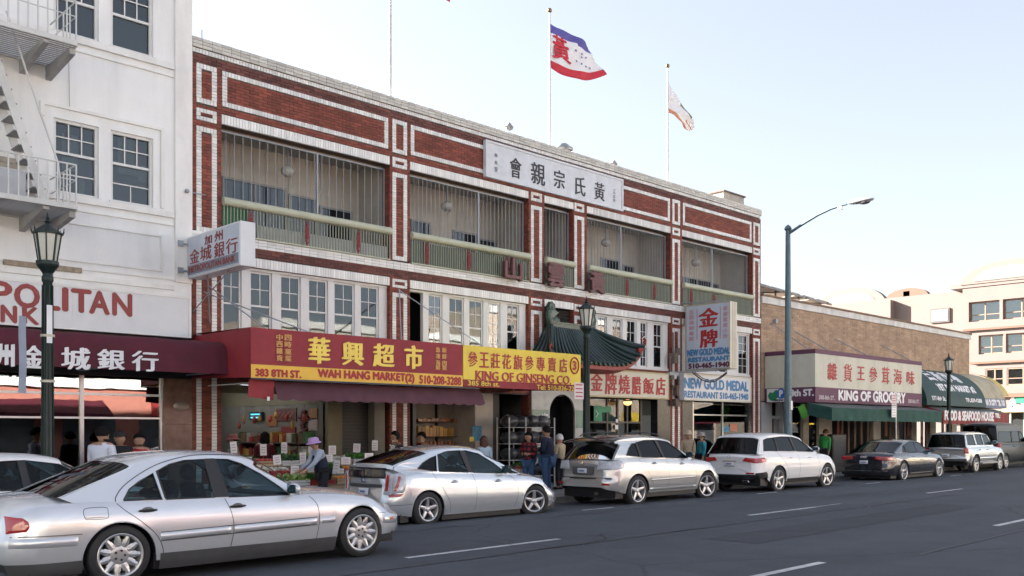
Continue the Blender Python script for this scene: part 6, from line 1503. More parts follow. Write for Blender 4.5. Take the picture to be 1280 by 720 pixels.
class Car:
    def __init__(s, label, cat, sp, loc, rz):
        s.p = sp; s.root = thing(sp.get('name', 'parked_car'), label, cat, loc, rz, sp.get('group'), local=True)
        s.W = sp['W']; s.xr, s.xf, s.wb, s.r = sp['xr'], sp['xf'], sp['wb'], sp['r']
        s.sh = smooth_list(sp['sh']); s.dk = smooth_list(sp['dk'])
        s.paint = sp['paint']; s.glass = sp.get('glass', CARD)
    def zs(s, x): return lerp_list(s.sh, x)
    def zd(s, x): return lerp_list(s.dk, x)
    def Wp(s, x):                                    # half width of the body in plan
        e = (x-(s.xr+s.xf)/2)/((s.xf-s.xr)/2); e = max(-1, min(1, e))
        w_ = s.W*(1-s.p.get('taper', .05)*abs(e)**3)
        d = min(x-s.xr, s.xf-x); Rr = s.p.get('corner', .34)
        if d < Rr: w_ -= s.p.get('corner_in', .20)*(1-math.sqrt(max(0, 1-(1-max(d, 0)/Rr)**2)))
        return w_
    def ww(s, x, z):                                 # half width at height z
        lo, hi = s.p['sill'], s.zs(x); t = (z-lo)/(hi-lo)
        pr = lerp_list(s.p.get('sec', [(-.3, .90), (0, .945), (.2, .985), (.45, 1.0), (.7, .99), (.9, .955), (1, .92), (1.3, .88)]), t)
        b = 0
        for xw in (0, s.wb):                         # flared arches
            d = abs(x-xw)/(s.r*1.5)
            if d < 1: b += s.p.get('flare', .012)*(1-d*d)**2*max(0, 1-abs(z-s.r)/(s.r*1.6))
        return s.Wp(x)*pr+b
    def warp(s, x, y, z):
        b = s.p.get('bow', .16)
        wr = max(0, 1-(x-s.xr)/.7); wf = max(0, 1-(s.xf-x)/.8)
        wr = wr*wr*(3-2*wr); wf = wf*wf*(3-2*wf)
        return Vector((x+wr*(lerp_list(s.p['rp'], z)+b*(y/s.W)**2*.8)-wf*(lerp_list(s.p['fp'], z)+b*1.3*(y/s.W)**2), y, z))
    def S(s, x, z, side=-1, off=0): return s.warp(x, side*(s.ww(x, z)+off), z)
    def Rr(s, y, z, off=0):
        v = s.warp(s.xr, y, z); v.x -= off; return v
    def zlow(s, x):
        lo = lerp_list(s.p['low'], x); Ra = s.r+s.p.get('gap', .055)
        for xw in (0, s.wb):
            d = abs(x-xw)
            if d < Ra: lo = max(lo, s.r-.02+math.sqrt(max(0, Ra*Ra-d*d)))
        return lo
    def yside(s, x, z):
        return s.Wp(min(max(x, s.xr+.3), s.xf-.3))*s.p.get('belt_in', .885) - s.p.get('tumble', .42)*(z-s.zs(x))
    def body(s):
        Ra = s.r+s.p.get('gap', .055); xs = set()
        n = 34
        for i in range(n+1): xs.add(round(s.xr+(s.xf-s.xr)*i/n, 4))
        for e, sg in ((s.xr, 1), (s.xf, -1)):
            for d in (.01, .03, .06, .1, .15, .21, .28, .36): xs.add(round(e+sg*d, 4))
        for xw in (0, s.wb):
            for k in range(19): xs.add(round(xw+Ra*math.cos(math.pi*k/18), 4))
            xs.add(round(xw-Ra-.004, 4)); xs.add(round(xw+Ra+.004, 4))
        xs = sorted(xs)
        xs = [x for i, x in enumerate(xs) if i == 0 or x-xs[i-1] > .003]
        K = 11; rows = []
        tf = (1, .965, .90, .78, .6, .4, .2, 0)
        for x in xs:
            lo, hi = s.zlow(x), s.zs(x); d = min(x-s.xr, s.xf-x); tuck = .05*(1-math.sqrt(max(0, 1-(1-min(1, d/.09))**2)))
            row = []
            for j in range(K+1):
                z = lo+(hi-lo)*j/K
                if j == K: z -= 0
                row.append((s.ww(x, z), z-(tuck if j >= K-1 else 0)+(tuck if j == 0 and d < .09 else 0)))
            wS = row[-1][0]; zd_ = s.zd(x)-tuck
            for t in tf[1:]:
                row.append((wS*t, row[K][1]+(zd_-row[K][1])*(1-t**3.2)+.0))
            rows.append([s.warp(x, y, z) for y, z in reversed(row)][:-1] + [s.warp(x, y, z) for y, z in [row[0]]] )
            rows[-1] = [s.warp(x, y, z) for y, z in row]
        full = []
        for r_ in rows:
            left = [Vector((v.x, -v.y, v.z)) for v in r_]; full.append(list(r_[:-1])+list(reversed(left)))
        mb = MB(); mb.grid(full)
        for r_, rev in ((full[0], 1), (full[-1], 0)):
            c = sum(r_, Vector())/len(r_); n_ = len(r_)
            mb.add(list(r_)+[c], [((i+1) % n_, i, n_) if rev else (i, (i+1) % n_, n_) for i in range(n_)], 0, True)
        s.bodyo = mb.build('body', s.paint, s.root, sharp=55)
        m2 = MB(); lo = s.p['sill']                  # dark underbody, wheel wells
        m2.box(s.xr+.3, -Ra, -s.W+.12, s.W-.12, lo-.09, lo+.2); m2.box(Ra, s.wb-Ra, -s.W+.10, s.W-.10, lo-.10, lo+.12); m2.box(s.wb+Ra, s.xf-.3, -s.W+.12, s.W-.12, lo-.07, lo+.2)
        for xw in (0, s.wb):
            for sg in (-1, 1):
                arc_ = [(xw+(Ra+.002)*math.cos(t), s.r-.02+(Ra+.002)*math.sin(t)) for t in (math.pi*k/16 for k in range(17))]
                m2.grid([[(a, sg*(s.ww(a, b)-.012), b), (a, sg*(s.W-.40), b)] for a, b in arc_]); m2.add([(xw-Ra, sg*(s.W-.40), lo-.03), (xw+Ra, sg*(s.W-.40), lo-.03), (xw+Ra, sg*(s.W-.4), s.r+Ra), (xw-Ra, sg*(s.W-.4), s.r+Ra)], [(0, 1, 2, 3)])
        m2.build('underbody', TRIM, s.root)
        m3 = MB()                                    # rolled arch lips
        for xw in (0, s.wb):
            for sg in (-1, 1):
                m3.tube([s.warp(xw+Ra*math.cos(t), sg*(s.ww(xw+Ra*math.cos(t), s.r-.02+Ra*math.sin(t))-.004), s.r-.02+Ra*math.sin(t)) for t in (math.pi*k/20 for k in range(21))], .009, 5)
        m3.build('arch_lip', s.p.get('lip', s.paint), s.bodyo)
        if s.p.get('lower'):                         # dark cladding along the bottom edge
            m4 = MB()
            for (x0, x1, h) in s.p['lower']:
                for sg in (-1, 1):
                    m4.grid([[s.S(x, s.zlow(x)-.03+(h+.03)*j/3, sg, .008) for j in range(4)] for x in (x0+(x1-x0)*i/14 for i in range(15))])
            m4.build('lower_cladding', s.p.get('lower_mat', DTRIM), s.root, sharp=60)
    def cabin(s):
        p = s.p; prof = []                           # silhouette rear base -> roof -> front base
        segs = p['roof']                             # list of (kind, [(x,z)...]) continuous
        strip = []; kinds = []
        for kind, pts in segs:
            q = smooth_list(pts, 5) if len(pts) > 2 else [tuple((a*(1-k/6)+b*k/6) for a, b in zip(*pts)) for k in range(7)]
            for i, pt in enumerate(q):
                if strip and i == 0: continue
                strip.append(pt); kinds.append(kind)
        drop = p.get('drop', .055); ts = (1, .985, .95, .88, .75, .5, .25, 0)
        rows = []; edge = []
        zmax = max(z for x, z in strip)
        for (x, z), k in zip(strip, kinds):
            zb = s.zs(x); h = max(0, (z-zb))/(zmax-zb+1e-6); dr = drop*min(1, .25+h)
            e = s.yside(x, max(z-dr, zb)); bow = p.get('rbow', .10) if k in ('rear_glass', 'tail') else (-.16 if k == 'windscreen' else 0)
            row = []
            for t in ts: row.append(Vector((x+bow*t**2*(1 if k != 'roof' else 0), -e*t, z-dr*(t**5)*1.0)))
            if k == 'windscreen': pass
            edge.append((row[0].x, row[0].z)); rows.append(list(row[:-1])+[Vector((v.x, -v.y, v.z)) for v in reversed(row)])
        # smooth the bow change at the headers
        for _ in range(2):
            nr = [list(r_) for r_ in rows]
            for i in range(1, len(rows)-1):
                for j in range(len(rows[i])): nr[i][j] = Vector(((rows[i-1][j].x+2*rows[i][j].x+rows[i+1][j].x)/4, rows[i][j].y, (rows[i-1][j].z+6*rows[i][j].z+rows[i+1][j].z)/8))
            rows = nr
        edge = [(r_[0].x, r_[0].z) for r_ in rows]; s.edge = edge; s.rows = rows; s.kinds = kinds
        top = MB(); gl = MB(); gr = MB(); m_ = len(rows[0])
        for i in range(len(rows)-1):
            k = kinds[i+1]
            for j in range(m_-1):
                q = [rows[i][j], rows[i][j+1], rows[i+1][j+1], rows[i+1][j]]
                isg = k in ('rear_glass', 'windscreen') and 2 <= j < m_-3
                (gl if isg and k == 'windscreen' else gr if isg else top).add(q, [(0, 1, 2, 3)], 0, True)
        top.build('roof_panel', p.get('roof_mat', s.paint), s.root, sharp=50, weld=True)
        for g_, nm in ((gl, 'windscreen'), (gr, 'rear_window')):
            if g_.v: g_.build(nm, s.p.get('rg', s.glass) if nm == 'rear_window' else s.glass, s.root, sharp=50, weld=True)
        # side panels with window openings
        base = [(x, s.zs(x)-.02) for x in [edge[-1][0]+(edge[0][0]-edge[-1][0])*k/16 for k in range(17)]]
        poly = [(x, z) for x, z in edge]+base[1:-1]
        wins = p['windows']
        for sg in (-1, 1):
            P3 = lambda x, z, off=0: Vector((x, sg*(s.yside(x, z)+off), z))
            loops = [[Vector((x, z, 0)) for x, z in poly]]+[[Vector((x, z, 0)) for x, z in w_['poly']] for w_ in wins]
            allp = [q for l in loops for q in l]
            tri = geometry.tessellate_polygon(loops)
            mb = MB(); mb.add([P3(v.x, v.y) for v in allp], [tuple(t) for t in tri], 0, False)
            mb.build('side_frame', s.paint, s.root)
            for w_ in wins:
                g = MB(); pl_ = w_['poly']; n_ = len(pl_)
                cx_, cz_ = sum(a for a, b in pl_)/n_, sum(b for a, b in pl_)/n_
                t2 = geometry.tessellate_polygon([[Vector((x, z, 0)) for x, z in pl_]])
                g.add([P3(x, z, -.012) for x, z in pl_], [tuple(t) for t in t2])
                wo = g.build('side_window', w_.get('mat', s.glass), s.root)
                t_ = MB(); t_.tube([P3(x, z, .0) for x, z in pl_+pl_[:1]], .009, 5, caps=False); t_.build('window_seal', w_.get('seal', TRIM), wo)
                for (a, b) in w_.get('bars', []): MB().bar(P3(*a, -.005), P3(*b, -.005), .02, .03).build('window_divider', w_.get('seal', TRIM), wo)
            for q in p.get('pillars', []):
                g = MB(); t2 = geometry.tessellate_polygon([[Vector((x, z, 0)) for x, z in q]]); g.add([P3(x, z, .0025) for x, z in q], [tuple(t) for t in t2]); g.build('black_pillar', TRIM, s.root)
    def line(s, pts, side=-1, w_=.008, m=None, name='door_gap', off=.0015, upper=False, parent=None):
        mb = MB(); pts = smooth_list(pts, 6) if len(pts) > 2 else [tuple(a*(1-k/10)+b*k/10 for a, b in zip(*pts)) for k in range(11)]
        rows = []
        for i, (x, z) in enumerate(pts):
            a = Vector((*pts[max(i-1, 0)], 0)); b = Vector((*pts[min(i+1, len(pts)-1)], 0)); d = (b-a).normalized(); nx, nz = -d.y*w_/2, d.x*w_/2
            F = (lambda u, v: Vector((u, side*(s.yside(u, v)+off), v))) if upper else (lambda u, v: s.S(u, v, side, off))
            rows.append([F(x+nx, z+nz), F(x-nx, z-nz)])
        mb.grid(rows); return mb.build(name, m or TRIM, parent or s.bodyo)
    def both(s, f, *a, **k):
        for sg in (-1, 1): f(*a, side=sg, **k)
    def strip(s, x0, x1, z0, z1, h, th, m, name, side=-1, n=26):
        mb = MB(); rows = []
        for i in range(n+1):
            x = x0+(x1-x0)*i/n; z = z0+(z1-z0)*i/n; e = min(1, min(i, n-i)/1.2+.0)
            rows.append([s.S(x, z-h/2, side, -.002), s.S(x, z-h/2*.8, side, th*.8*e), s.S(x, z, side, th*e), s.S(x, z+h/2*.8, side, th*.7*e), s.S(x, z+h/2, side, -.002)])
        mb.grid(rows); return mb.build(name, m, s.root, sharp=60)
    def patch(s, poly, m, name, side=-1, off=.005, parent=None, rear=False, front=False, th=.0, dens=4):
        P = []
        for (a, b), (c, d) in zip(poly, poly[1:]+poly[:1]):
            for k in range(dens): t = k/dens; P.append((a+(c-a)*t, b+(d-b)*t))
        # refine inside with a scanline grid clipped to the polygon so that the lens follows the body
        zs_ = sorted(set(round(z, 4) for _, z in P)); 
        mb = MB()
        def F(a, b, o):
            if rear: return s.Rr(a, b, o)
            if front: v = s.warp(s.xf, a, b); v.x += o; return v
            return s.S(a, b, side, o)
        z0, z1 = min(zs_), max(zs_); N = 8; rows = []
        for i in range(N+1):
            z = z0+(z1-z0)*(i/N*.998+.001); xs = []
            for (a, b), (c, d) in zip(poly, poly[1:]+poly[:1]):
                if (b <= z < d) or (d <= z < b): xs.append(a+(c-a)*(z-b)/(d-b))
            if len(xs) >= 2: rows.append((min(xs), max(xs), z))
        R_ = [[F(a+(b-a)*k/8, z, off*(1 if (0 < k < 8 and 0 < i < len(rows)-1) else .2)+(.002)) for k in range(9)] for i, (a, b, z) in enumerate(rows)]
        mb.grid(R_); return mb.build(name, m, parent or s.root, sharp=60)
    def handle(s, x, z, side=-1, m=None, w_=.19, recess=True):
        if recess:
            mb = MB(); c = s.S(x, z-.005, side, .002); mb.lathe([(0, .002), (.8, .002), (1, .0)], c, 16, Matrix.Rotation(R(90*(-side)), 3, 'X').inverted() @ Matrix.Diagonal((.07, .042, 1))); mb.build('handle_recess', mat('recess_shade', (.16, .165, .17), .5), s.bodyo)
        mb = MB(); a, b = s.S(x-w_/2, z, side, .012), s.S(x+w_/2, z, side, .012); md = s.S(x, z, side, .032)
        mb.tube([a, a.lerp(md, .5)+Vector((0, side*.008, 0)), md, b.lerp(md, .5)+Vector((0, side*.008, 0)), b], [.010, .015, .016, .015, .010], 8)
        mb.build('door_handle', m or TRIM, s.root)
    def mirror(s, x, z, side=-1, m=None):
        y = side*(s.yside(x, z)+.13); mb = MB(); mb.ball((x, y, z+.02), (.075, .12, .075), 14)
        for v in mb.v:
            if v.x < x-.03: v.x = x-.03
        o = mb.build('door_mirror', m or s.paint, s.root)
        MB().box(x-.036, x-.031, y-.095, y+.095, z-.03, z+.075).build('mirror_glass', mat('mirror_glass', (.2, .3, .34), .05, metal=.9), o)
        MB().tube([(x+.02, side*(s.yside(x, z)-.02), z-.03), (x+.01, y, z-.02)], .022, 7).build('mirror_arm', TRIM, o)
    def wheels(s, kind, steer=0):
        r = s.r; wtr = .105
        def make(x, sg, ang):
            M = Matrix.Rotation(ang, 3, 'Z') @ Matrix.Rotation(R(90) if sg < 0 else R(-90), 3, 'X')   # local +z points outward
            c = Vector((x, sg*(s.W-.115), r)); rr = r*s.p.get('rimf', .66)
            hub = bpy.data.objects.new('wheel', None)
            tb = MB(); tb.lathe([(rr, -.095), (r-.035, -.11), (r-.008, -.095), (r, -.06), (r, .055), (r-.010, .085), (r-.035, .103), (rr+.022, .108), (rr, .098)], c, 36, M)
            t = tb.build('wheel', RUB, s.root, sharp=30)
            for k in range(24):                      # tread blocks read as a serrated shoulder
                pass
            rb_ = MB(); rb_.lathe([(rr+.004, .098), (rr-.006, .104), (rr-.022, .098), (rr-.03, .07), (rr-.035, -.08)], c, 36, M); 
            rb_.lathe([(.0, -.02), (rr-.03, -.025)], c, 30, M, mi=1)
            def sp(a0, w0, w1, r0, r1, z0, z1, th=.02):
                ca_, sa_ = math.cos(a0), math.sin(a0)
                pts = []
                for (rad, wd, zz) in ((r0, w0, z0), ((r0+r1)/2, (w0+w1)/2*1.0, (z0+z1)/2+.006), (r1, w1, z1)):
                    for sgn in (-1, 1): pts.append((rad*ca_-sgn*wd*sa_, rad*sa_+sgn*wd*ca_, zz))
                    pts.append((rad*ca_, rad*sa_, zz+.010))
                V = [c+M @ Vector(q) for q in pts]; V2 = [c+M @ Vector((q[0], q[1], q[2]-th-.02)) for q in pts]
                o = len(V)
                rb_.add(V+V2, [(0, 2, 5, 3), (2, 1, 4, 5), (3, 5, 8, 6), (5, 4, 7, 8), (0, 3, o+3, o), (3, 6, o+6, o+3), (1, o+1, o+4, 4), (4, o+4, o+7, 7)])
            if kind == 'ten':
                rb_.lathe([(0, .075), (rr*.25, .078), (rr*.42, .070), (rr*.5, .062)], c, 30, M)
                for k in range(11): sp(2*math.pi*k/11, .032, .024, rr*.42, rr-.02, .068, .078)
                for k in range(11): sp(2*math.pi*k/11, .036, .036, rr*.40, rr*.72, .066, .070)
                for k in range(5): a_ = 2*math.pi*k/5; rb_.lathe([(.013, .02), (.013, .085), (0, .085)], c+M @ Vector((rr*.22*math.cos(a_), rr*.22*math.sin(a_), 0)), 8, M, mi=1)
            elif kind in ('five', 'five_double', 'six'):
                n = 6 if kind == 'six' else 5
                rb_.lathe([(0, .085), (.03, .085), (.05, .075), (rr*.32, .055), (rr*.34, .02)], c, 24, M)
                for k in range(n):
                    a_ = 2*math.pi*k/n+.3
                    if kind == 'five_double': sp(a_-.14, .018, .014, rr*.25, rr-.015, .06, .085); sp(a_+.14, .018, .014, rr*.25, rr-.015, .06, .085)
                    else: sp(a_, rr*.16, rr*.10, rr*.2, rr-.015, .062, .085)
                for k in range(n): a_ = 2*math.pi*(k+.5)/n+.3; rb_.lathe([(.009, .03), (.009, .068), (0, .068)], c+M @ Vector((.055*math.cos(a_), .055*math.sin(a_), 0)), 6, M, mi=1)
            elif kind == 'cover':
                rb_.lathe([(0, .08), (.045, .085), (rr*.4, .085), (rr-.02, .09)], c, 30, M)
                for k in range(5):
                    a_ = 2*math.pi*k/5+.2
                    pts = [(rad*math.cos(a_+da), rad*math.sin(a_+da), .094) for rad, da in ((rr*.36, -.12), (rr*.84, -.36), (rr*.86, .30), (rr*.36, .16))]
                    rb_.add([c+M @ Vector(q) for q in pts], [(0, 1, 2, 3)], 1)
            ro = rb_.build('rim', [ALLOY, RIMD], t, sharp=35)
            bpy.data.objects.remove(hub)
        for x in (0, s.wb):
            for sg in (-1, 1): make(x, sg, steer if x else 0)
    def interior(s, seats, zfloor, roof_h, m=SEAT):
        mb = MB(); x0, x1 = s.edge[0][0]+.25, s.edge[-1][0]-.12
        w_ = s.W*.80; z_ = min(s.zs(x0), s.zs(x1))
        mb.box(x1-.35, x1, -w_, w_, z_-.05, s.zs(x1)+.03); mb.build('dashboard', m, s.root)
        for (x, y, z) in seats:
            q = MB(); q.obox((x-.05, y, z-.25), (.12, .48, .62), Matrix.Rotation(R(-14), 3, 'Y')); q.build('car_seat', m, s.root, bev=.05)
            q = MB(); q.ball((x-.16, y, z+.17), (.07, .145, .10), 12); q.build('headrest', m, s.root)
        q = MB(); q.tube([(x1-.42, .36+.19*math.cos(t), s.zs(x1)+.02+.19*math.sin(t)) for t in (2*math.pi*k/20 for k in range(21))], .013, 6, caps=False); q.build('steering_wheel', m, s.root)
    def plate(s, z0, z1, m=PLATE):
        o = s.patch([(-.155, z0), (.155, z0), (.155, z1), (-.155, z1)], m, 'number_plate', rear=True, off=.02)
        s.patch([(-.10, z0+.035), (.10, z0+.035), (.10, z1-.04), (-.10, z1-.04)], mat('plate_print', (.13, .15, .30), .5, var=.9, sc=60), 'plate_print', rear=True, off=.024, parent=o)

def W_(*pts, **k): return dict(poly=list(pts), **k)

# --- large silver sedan driving past --------------------------------
sp = dict(name='moving_car', W=.90, xr=-1.16, xf=3.88, wb=3.03, r=.325, sill=.235, paint=SILV, glass=CARG, rg=CARD, flare=.010, corner=.42, corner_in=.26, taper=.06, rimf=.73,
    sh=[(-1.16, .78), (-.95, .875), (-.5, .90), (.3, .888), (1.6, .87), (2.4, .85), (3.0, .80), (3.5, .70), (3.88, .56)],
    dk=[(-1.16, .84), (-1.07, .94), (-.85, .985), (-.4, .995), (.5, .90), (2.0, .88), (2.28, .935), (2.8, .91), (3.4, .82), (3.7, .73), (3.88, .61)],
    low=[(-1.16, .30), (-.6, .24), (0, .235), (3.0, .235), (3.4, .22), (3.88, .27)],
    rp=[(.2, .06), (.35, 0), (.55, 0), (.62, .03), (.8, .04), (.95, .10), (1.2, .2)], fp=[(.2, .08), (.35, 0), (.52, .0), (.56, .07), (.7, .16), (.9, .35)],
    roof=[('rear_glass', [(-.66, .985), (-.26, 1.15), (.14, 1.315)]), ('roof', [(.14, 1.315), (.42, 1.385), (.80, 1.42), (1.20, 1.42), (1.50, 1.39), (1.68, 1.335)]), ('windscreen', [(1.68, 1.335), (2.03, 1.13), (2.36, .925)])],
    windows=[W_((.06, .905), (.47, .897), (.42, 1.185), (.26, 1.10), (.14, 1.02)), W_((.51, .896), (1.07, .888), (1.035, 1.325), (.80, 1.315), (.62, 1.275), (.465, 1.205)), W_((1.24, .885), (2.02, .868), (1.90, .98), (1.70, 1.13), (1.48, 1.26), (1.32, 1.315), (1.17, 1.325))],
    pillars=[[(1.075, .888), (1.235, .885), (1.165, 1.333), (1.04, 1.333)]], drop=.06, tumble=.44, belt_in=.905,
    sec=[(-.3, .92), (0, .965), (.25, .992), (.42, 1.0), (.6, .995), (.8, .975), (.93, .945), (1, .915), (1.3, .89)])
c = Car('large silver sedan driving past in the foreground, nearest vehicle', 'car', sp, (3.80, 10.52+.90, road_z(3.8, 11.4)), R(1.4))
c.body(); c.cabin(); c.wheels('ten')
for sg in (-1, 1):
    c.line([(-.02, .88), (.06, .80), (.22, .67), (.37, .52), (.44, .38), (.46, .27)], sg); c.line([(1.18, .87), (1.24, .7), (1.26, .5), (1.22, .27)], sg); c.line([(2.28, .845), (2.37, .73), (2.39, .55), (2.35, .27)], sg)
    c.line([(-.02, .89), (-.01, .95), (.10, 1.07), (.34, 1.215), (.58, 1.31), (.90, 1.372), (1.25, 1.375), (1.54, 1.345), (1.74, 1.255), (1.96, 1.10), (2.20, .905)], sg, upper=True, w_=.010)
    c.strip(.42, 1.23, .495, .51, .085, .020, SILV, 'door_moulding', sg); c.strip(1.27, 2.36, .51, .53, .085, .020, SILV, 'door_moulding', sg); c.strip(2.40, 2.62, .53, .535, .08, .018, SILV, 'door_moulding', sg)
    c.strip(-1.10, -.42, .525, .515, .10, .018, SILV, 'bumper_moulding', sg); c.strip(3.46, 3.84, .485, .47, .13, .022, SILV, 'bumper_moulding', sg)
    c.line([(.42, .448), (2.36, .482)], sg, .013, DTRIM, 'moulding_shadow', .004); c.line([(.42, .542), (2.36, .577)], sg, .010, DTRIM, 'moulding_shadow', .004); c.line([(-1.1, .59), (-.38, .585)], sg, .010, DTRIM, 'bumper_gap'); c.line([(3.40, .57), (3.85, .545)], sg, .009, DTRIM, 'bumper_gap')
    c.handle(.29, .79, sg); c.handle(1.32, .775, sg); c.mirror(2.02, .925, sg)
    c.patch([(-1.13, .62), (-1.0, .63), (-.96, .68), (-.97, .74), (-1.03, .79), (-1.13, .80)], LRED, 'tail_light', sg, off=.014); c.patch([(3.62, .455), (3.74, .455), (3.74, .50), (3.62, .50)], LAMB, 'side_marker', sg, off=.026)
    c.patch([(-.34, .74), (-.15, .74), (-.13, .78), (-.15, .84), (-.33, .84), (-.35, .80)], SILV, 'fuel_flap', sg, off=.002)
    c.line([(-.34, .73), (-.14, .73), (-.12, .79), (-.14, .845), (-.33, .845), (-.36, .79), (-.34, .73)], sg, .006)
    c.patch([(3.66, .58), (3.84, .52), (3.84, .66), (3.72, .68)], LCLR, 'headlamp', sg, off=.012)
for sg in (-1, 1):
    for x0_, x1_, z0_, z1_, n_ in ((.42, 2.64, .13, .31, 'lower_cladding'), (-1.13, -.37, .17, .31, 'bumper_skirt'), (3.42, 3.85, .17, .28, 'bumper_skirt')):
        m4 = MB(); m4.grid([[c.S(x, z0_+(z1_-z0_)*j/3, sg, .006-.02*(j == 0)) for j in range(4)] for x in (x0_+(x1_-x0_)*i/14 for i in range(15))]); m4.build(n_, DTRIM, c.root, sharp=60)
c.interior([(1.12, -.36, 1.0), (1.12, .36, 1.0), (.22, -.36, .96), (.22, .36, .96)], .5, 1.3)
MERC = c
# rear deck edge and chrome strip
c.patch([(-.6, .60), (.6, .60), (.6, .66), (-.6, .66)], DTRIM, 'rear_bumper_strip', rear=True, off=.01); c.plate(.68, .80)

RZ = R(1.43)
def kx(x, y): return (x, y)
# --- silver hatchback (liftback) -----------------------------------
sp = dict(W=.873, xr=-.86, xf=3.70, wb=2.76, r=.325, sill=.20, paint=SILV2, glass=CARG, rg=CARD, flare=.014, taper=.07, corner=.45, corner_in=.30, rimf=.68,
    sh=[(-.86, .88), (-.6, .985), (0, .985), (.6, .955), (1.5, .905), (2.3, .86), (2.8, .80), (3.2, .70), (3.7, .50)],
    dk=[(-.86, 1.10), (-.7, 1.16), (-.3, 1.08), (.5, .97), (2.0, .93), (2.5, .93), (2.9, .88), (3.3, .76), (3.7, .54)],
    low=[(-.86, .26), (-.4, .21), (0, .2), (3.0, .19), (3.7, .21)],
    rp=[(.2, .06), (.3, .0), (.5, .0), (.62, .03), (.75, .05), (.9, .05), (1.1, .07), (1.2, .1)], fp=[(.2, .04), (.3, 0), (.45, .02), (.55, .12), (.7, .3), (.9, .5)],
    roof=[('tail', [(-.80, 1.10), (-.78, 1.17)]), ('rear_glass', [(-.78, 1.17), (-.40, 1.29), (.05, 1.40)]), ('roof', [(.05, 1.40), (.40, 1.465), (.85, 1.49), (1.25, 1.47), (1.55, 1.405)]), ('windscreen', [(1.55, 1.405), (2.05, 1.18), (2.55, .93)])],
    windows=[W_((-.16, 1.07), (.26, 1.01), (.33, 1.30), (.18, 1.255), (-.02, 1.17), mat=CARD), W_((.31, 1.005), (1.02, .965), (.93, 1.385), (.62, 1.375), (.38, 1.32)), W_((1.14, .96), (2.02, .915), (1.72, 1.13), (1.40, 1.31), (1.07, 1.385)), W_((2.08, .915), (2.34, .905), (1.92, 1.06), mat=CARD)],
    pillars=[[(1.03, .965), (1.13, .96), (1.06, 1.385), (.94, 1.385)]], drop=.07, tumble=.40, belt_in=.90, rbow=.14)
X0, Y0 = 10.40, 13.95
c = Car('silver liftback parked second in the row, front wheel turned outwards', 'car', sp, (X0, Y0+.873, 0), RZ)
c.body(); c.cabin(); c.wheels('five', R(-24))
for sg in (-1, 1):
    c.line([(.12, 1.02), (.22, .85), (.38, .62), (.50, .42), (.53, .24)], sg); c.line([(1.08, .95), (1.14, .75), (1.15, .5), (1.12, .24)], sg); c.line([(2.05, .88), (2.20, .75), (2.24, .5), (2.16, .24)], sg)
    c.handle(.62, .80, sg, SILV2, .17); c.handle(1.72, .775, sg, SILV2, .17); c.mirror(1.92, .985, sg, TRIM)
    c.patch([(-.84, .60), (-.62, .64), (-.50, .98), (-.62, 1.02), (-.84, .96)], LCLR, 'tail_light', sg, off=.014); c.patch([(-.80, .66), (-.75, .66), (-.64, .96), (-.69, .97)], LRED, 'tail_light_red', sg, off=.019)
    c.patch([(-.82, .57), (-.66, .58), (-.62, .63), (-.82, .63)], LRED, 'reflector', sg, off=.016); c.patch([(3.10, .60), (3.5, .50), (3.4, .60), (3.15, .70)], LCLR, 'headlamp', sg, off=.012); c.patch([(3.38, .60), (3.46, .575), (3.44, .61), (3.36, .64)], LAMB, 'side_marker', sg, off=.018)
    c.line([(.45, .36), (2.3, .36)], sg, .012, mat('sill_shade', (.2, .21, .22), .5), 'sill_crease')
    c.line([(-.84, .42), (-.36, .44)], sg, .008)
c.patch([(-.56, .905), (.56, .905), (.58, 1.10), (-.58, 1.10)], BLKP, 'rear_lower_window', rear=True, off=.01)
c.patch([(-.50, .74), (.50, .74), (.50, .80), (-.50, .80)], DTRIM, 'boot_recess', rear=True, off=.004)
for sg in (-1, 1):
    c.patch([(sg*.55, .62), (sg*.74, .62), (sg*.76, 1.0), (sg*.60, 1.04)] if sg > 0 else [(-.74, .62), (-.55, .62), (-.60, 1.04), (-.76, 1.0)], LCLR, 'rear_lamp', rear=True, off=.012); c.patch([(-.66, .66), (-.58, .66), (-.62, 1.0), (-.70, .98)] if sg < 0 else [(.58, .66), (.66, .66), (.70, .98), (.62, 1.0)], LRED, 'rear_lamp_red', rear=True, off=.018)
def oval_badge(c, y, z, w_, h, m=CHROME, rings=1, dx=0, bar=False):
    for k in range(rings):
        mb = MB(); yy = y+(k-(rings-1)/2)*dx
        mb.tube([c.Rr(yy+w_*math.cos(t), z+h*math.sin(t), .022) for t in (2*math.pi*i/18 for i in range(19))], .006, 5, caps=False)
        if bar: mb.tube([c.Rr(yy, z+h*.8, .022), c.Rr(yy, z-h*.6, .022), c.Rr(yy+w_*.5, z-h*.6, .022)], .006, 5)
        mb.build('badge', m, c.root)
oval_badge(c, 0, .86, .055, .038, mat('badge_blue', (.05, .10, .25), .3)); oval_badge(c, 0, .86, .028, .034)
c.plate(.60, .72); c.interior([(1.12, -.36, 1.02), (1.12, .36, 1.02), (.2, -.36, .98), (.2, .36, .98)], .5, 1.3)
MB().tube([(-.0, 0, 1.42), (-.14, 0, 1.50)], .008, 5).build('aerial', TRIM, c.root)

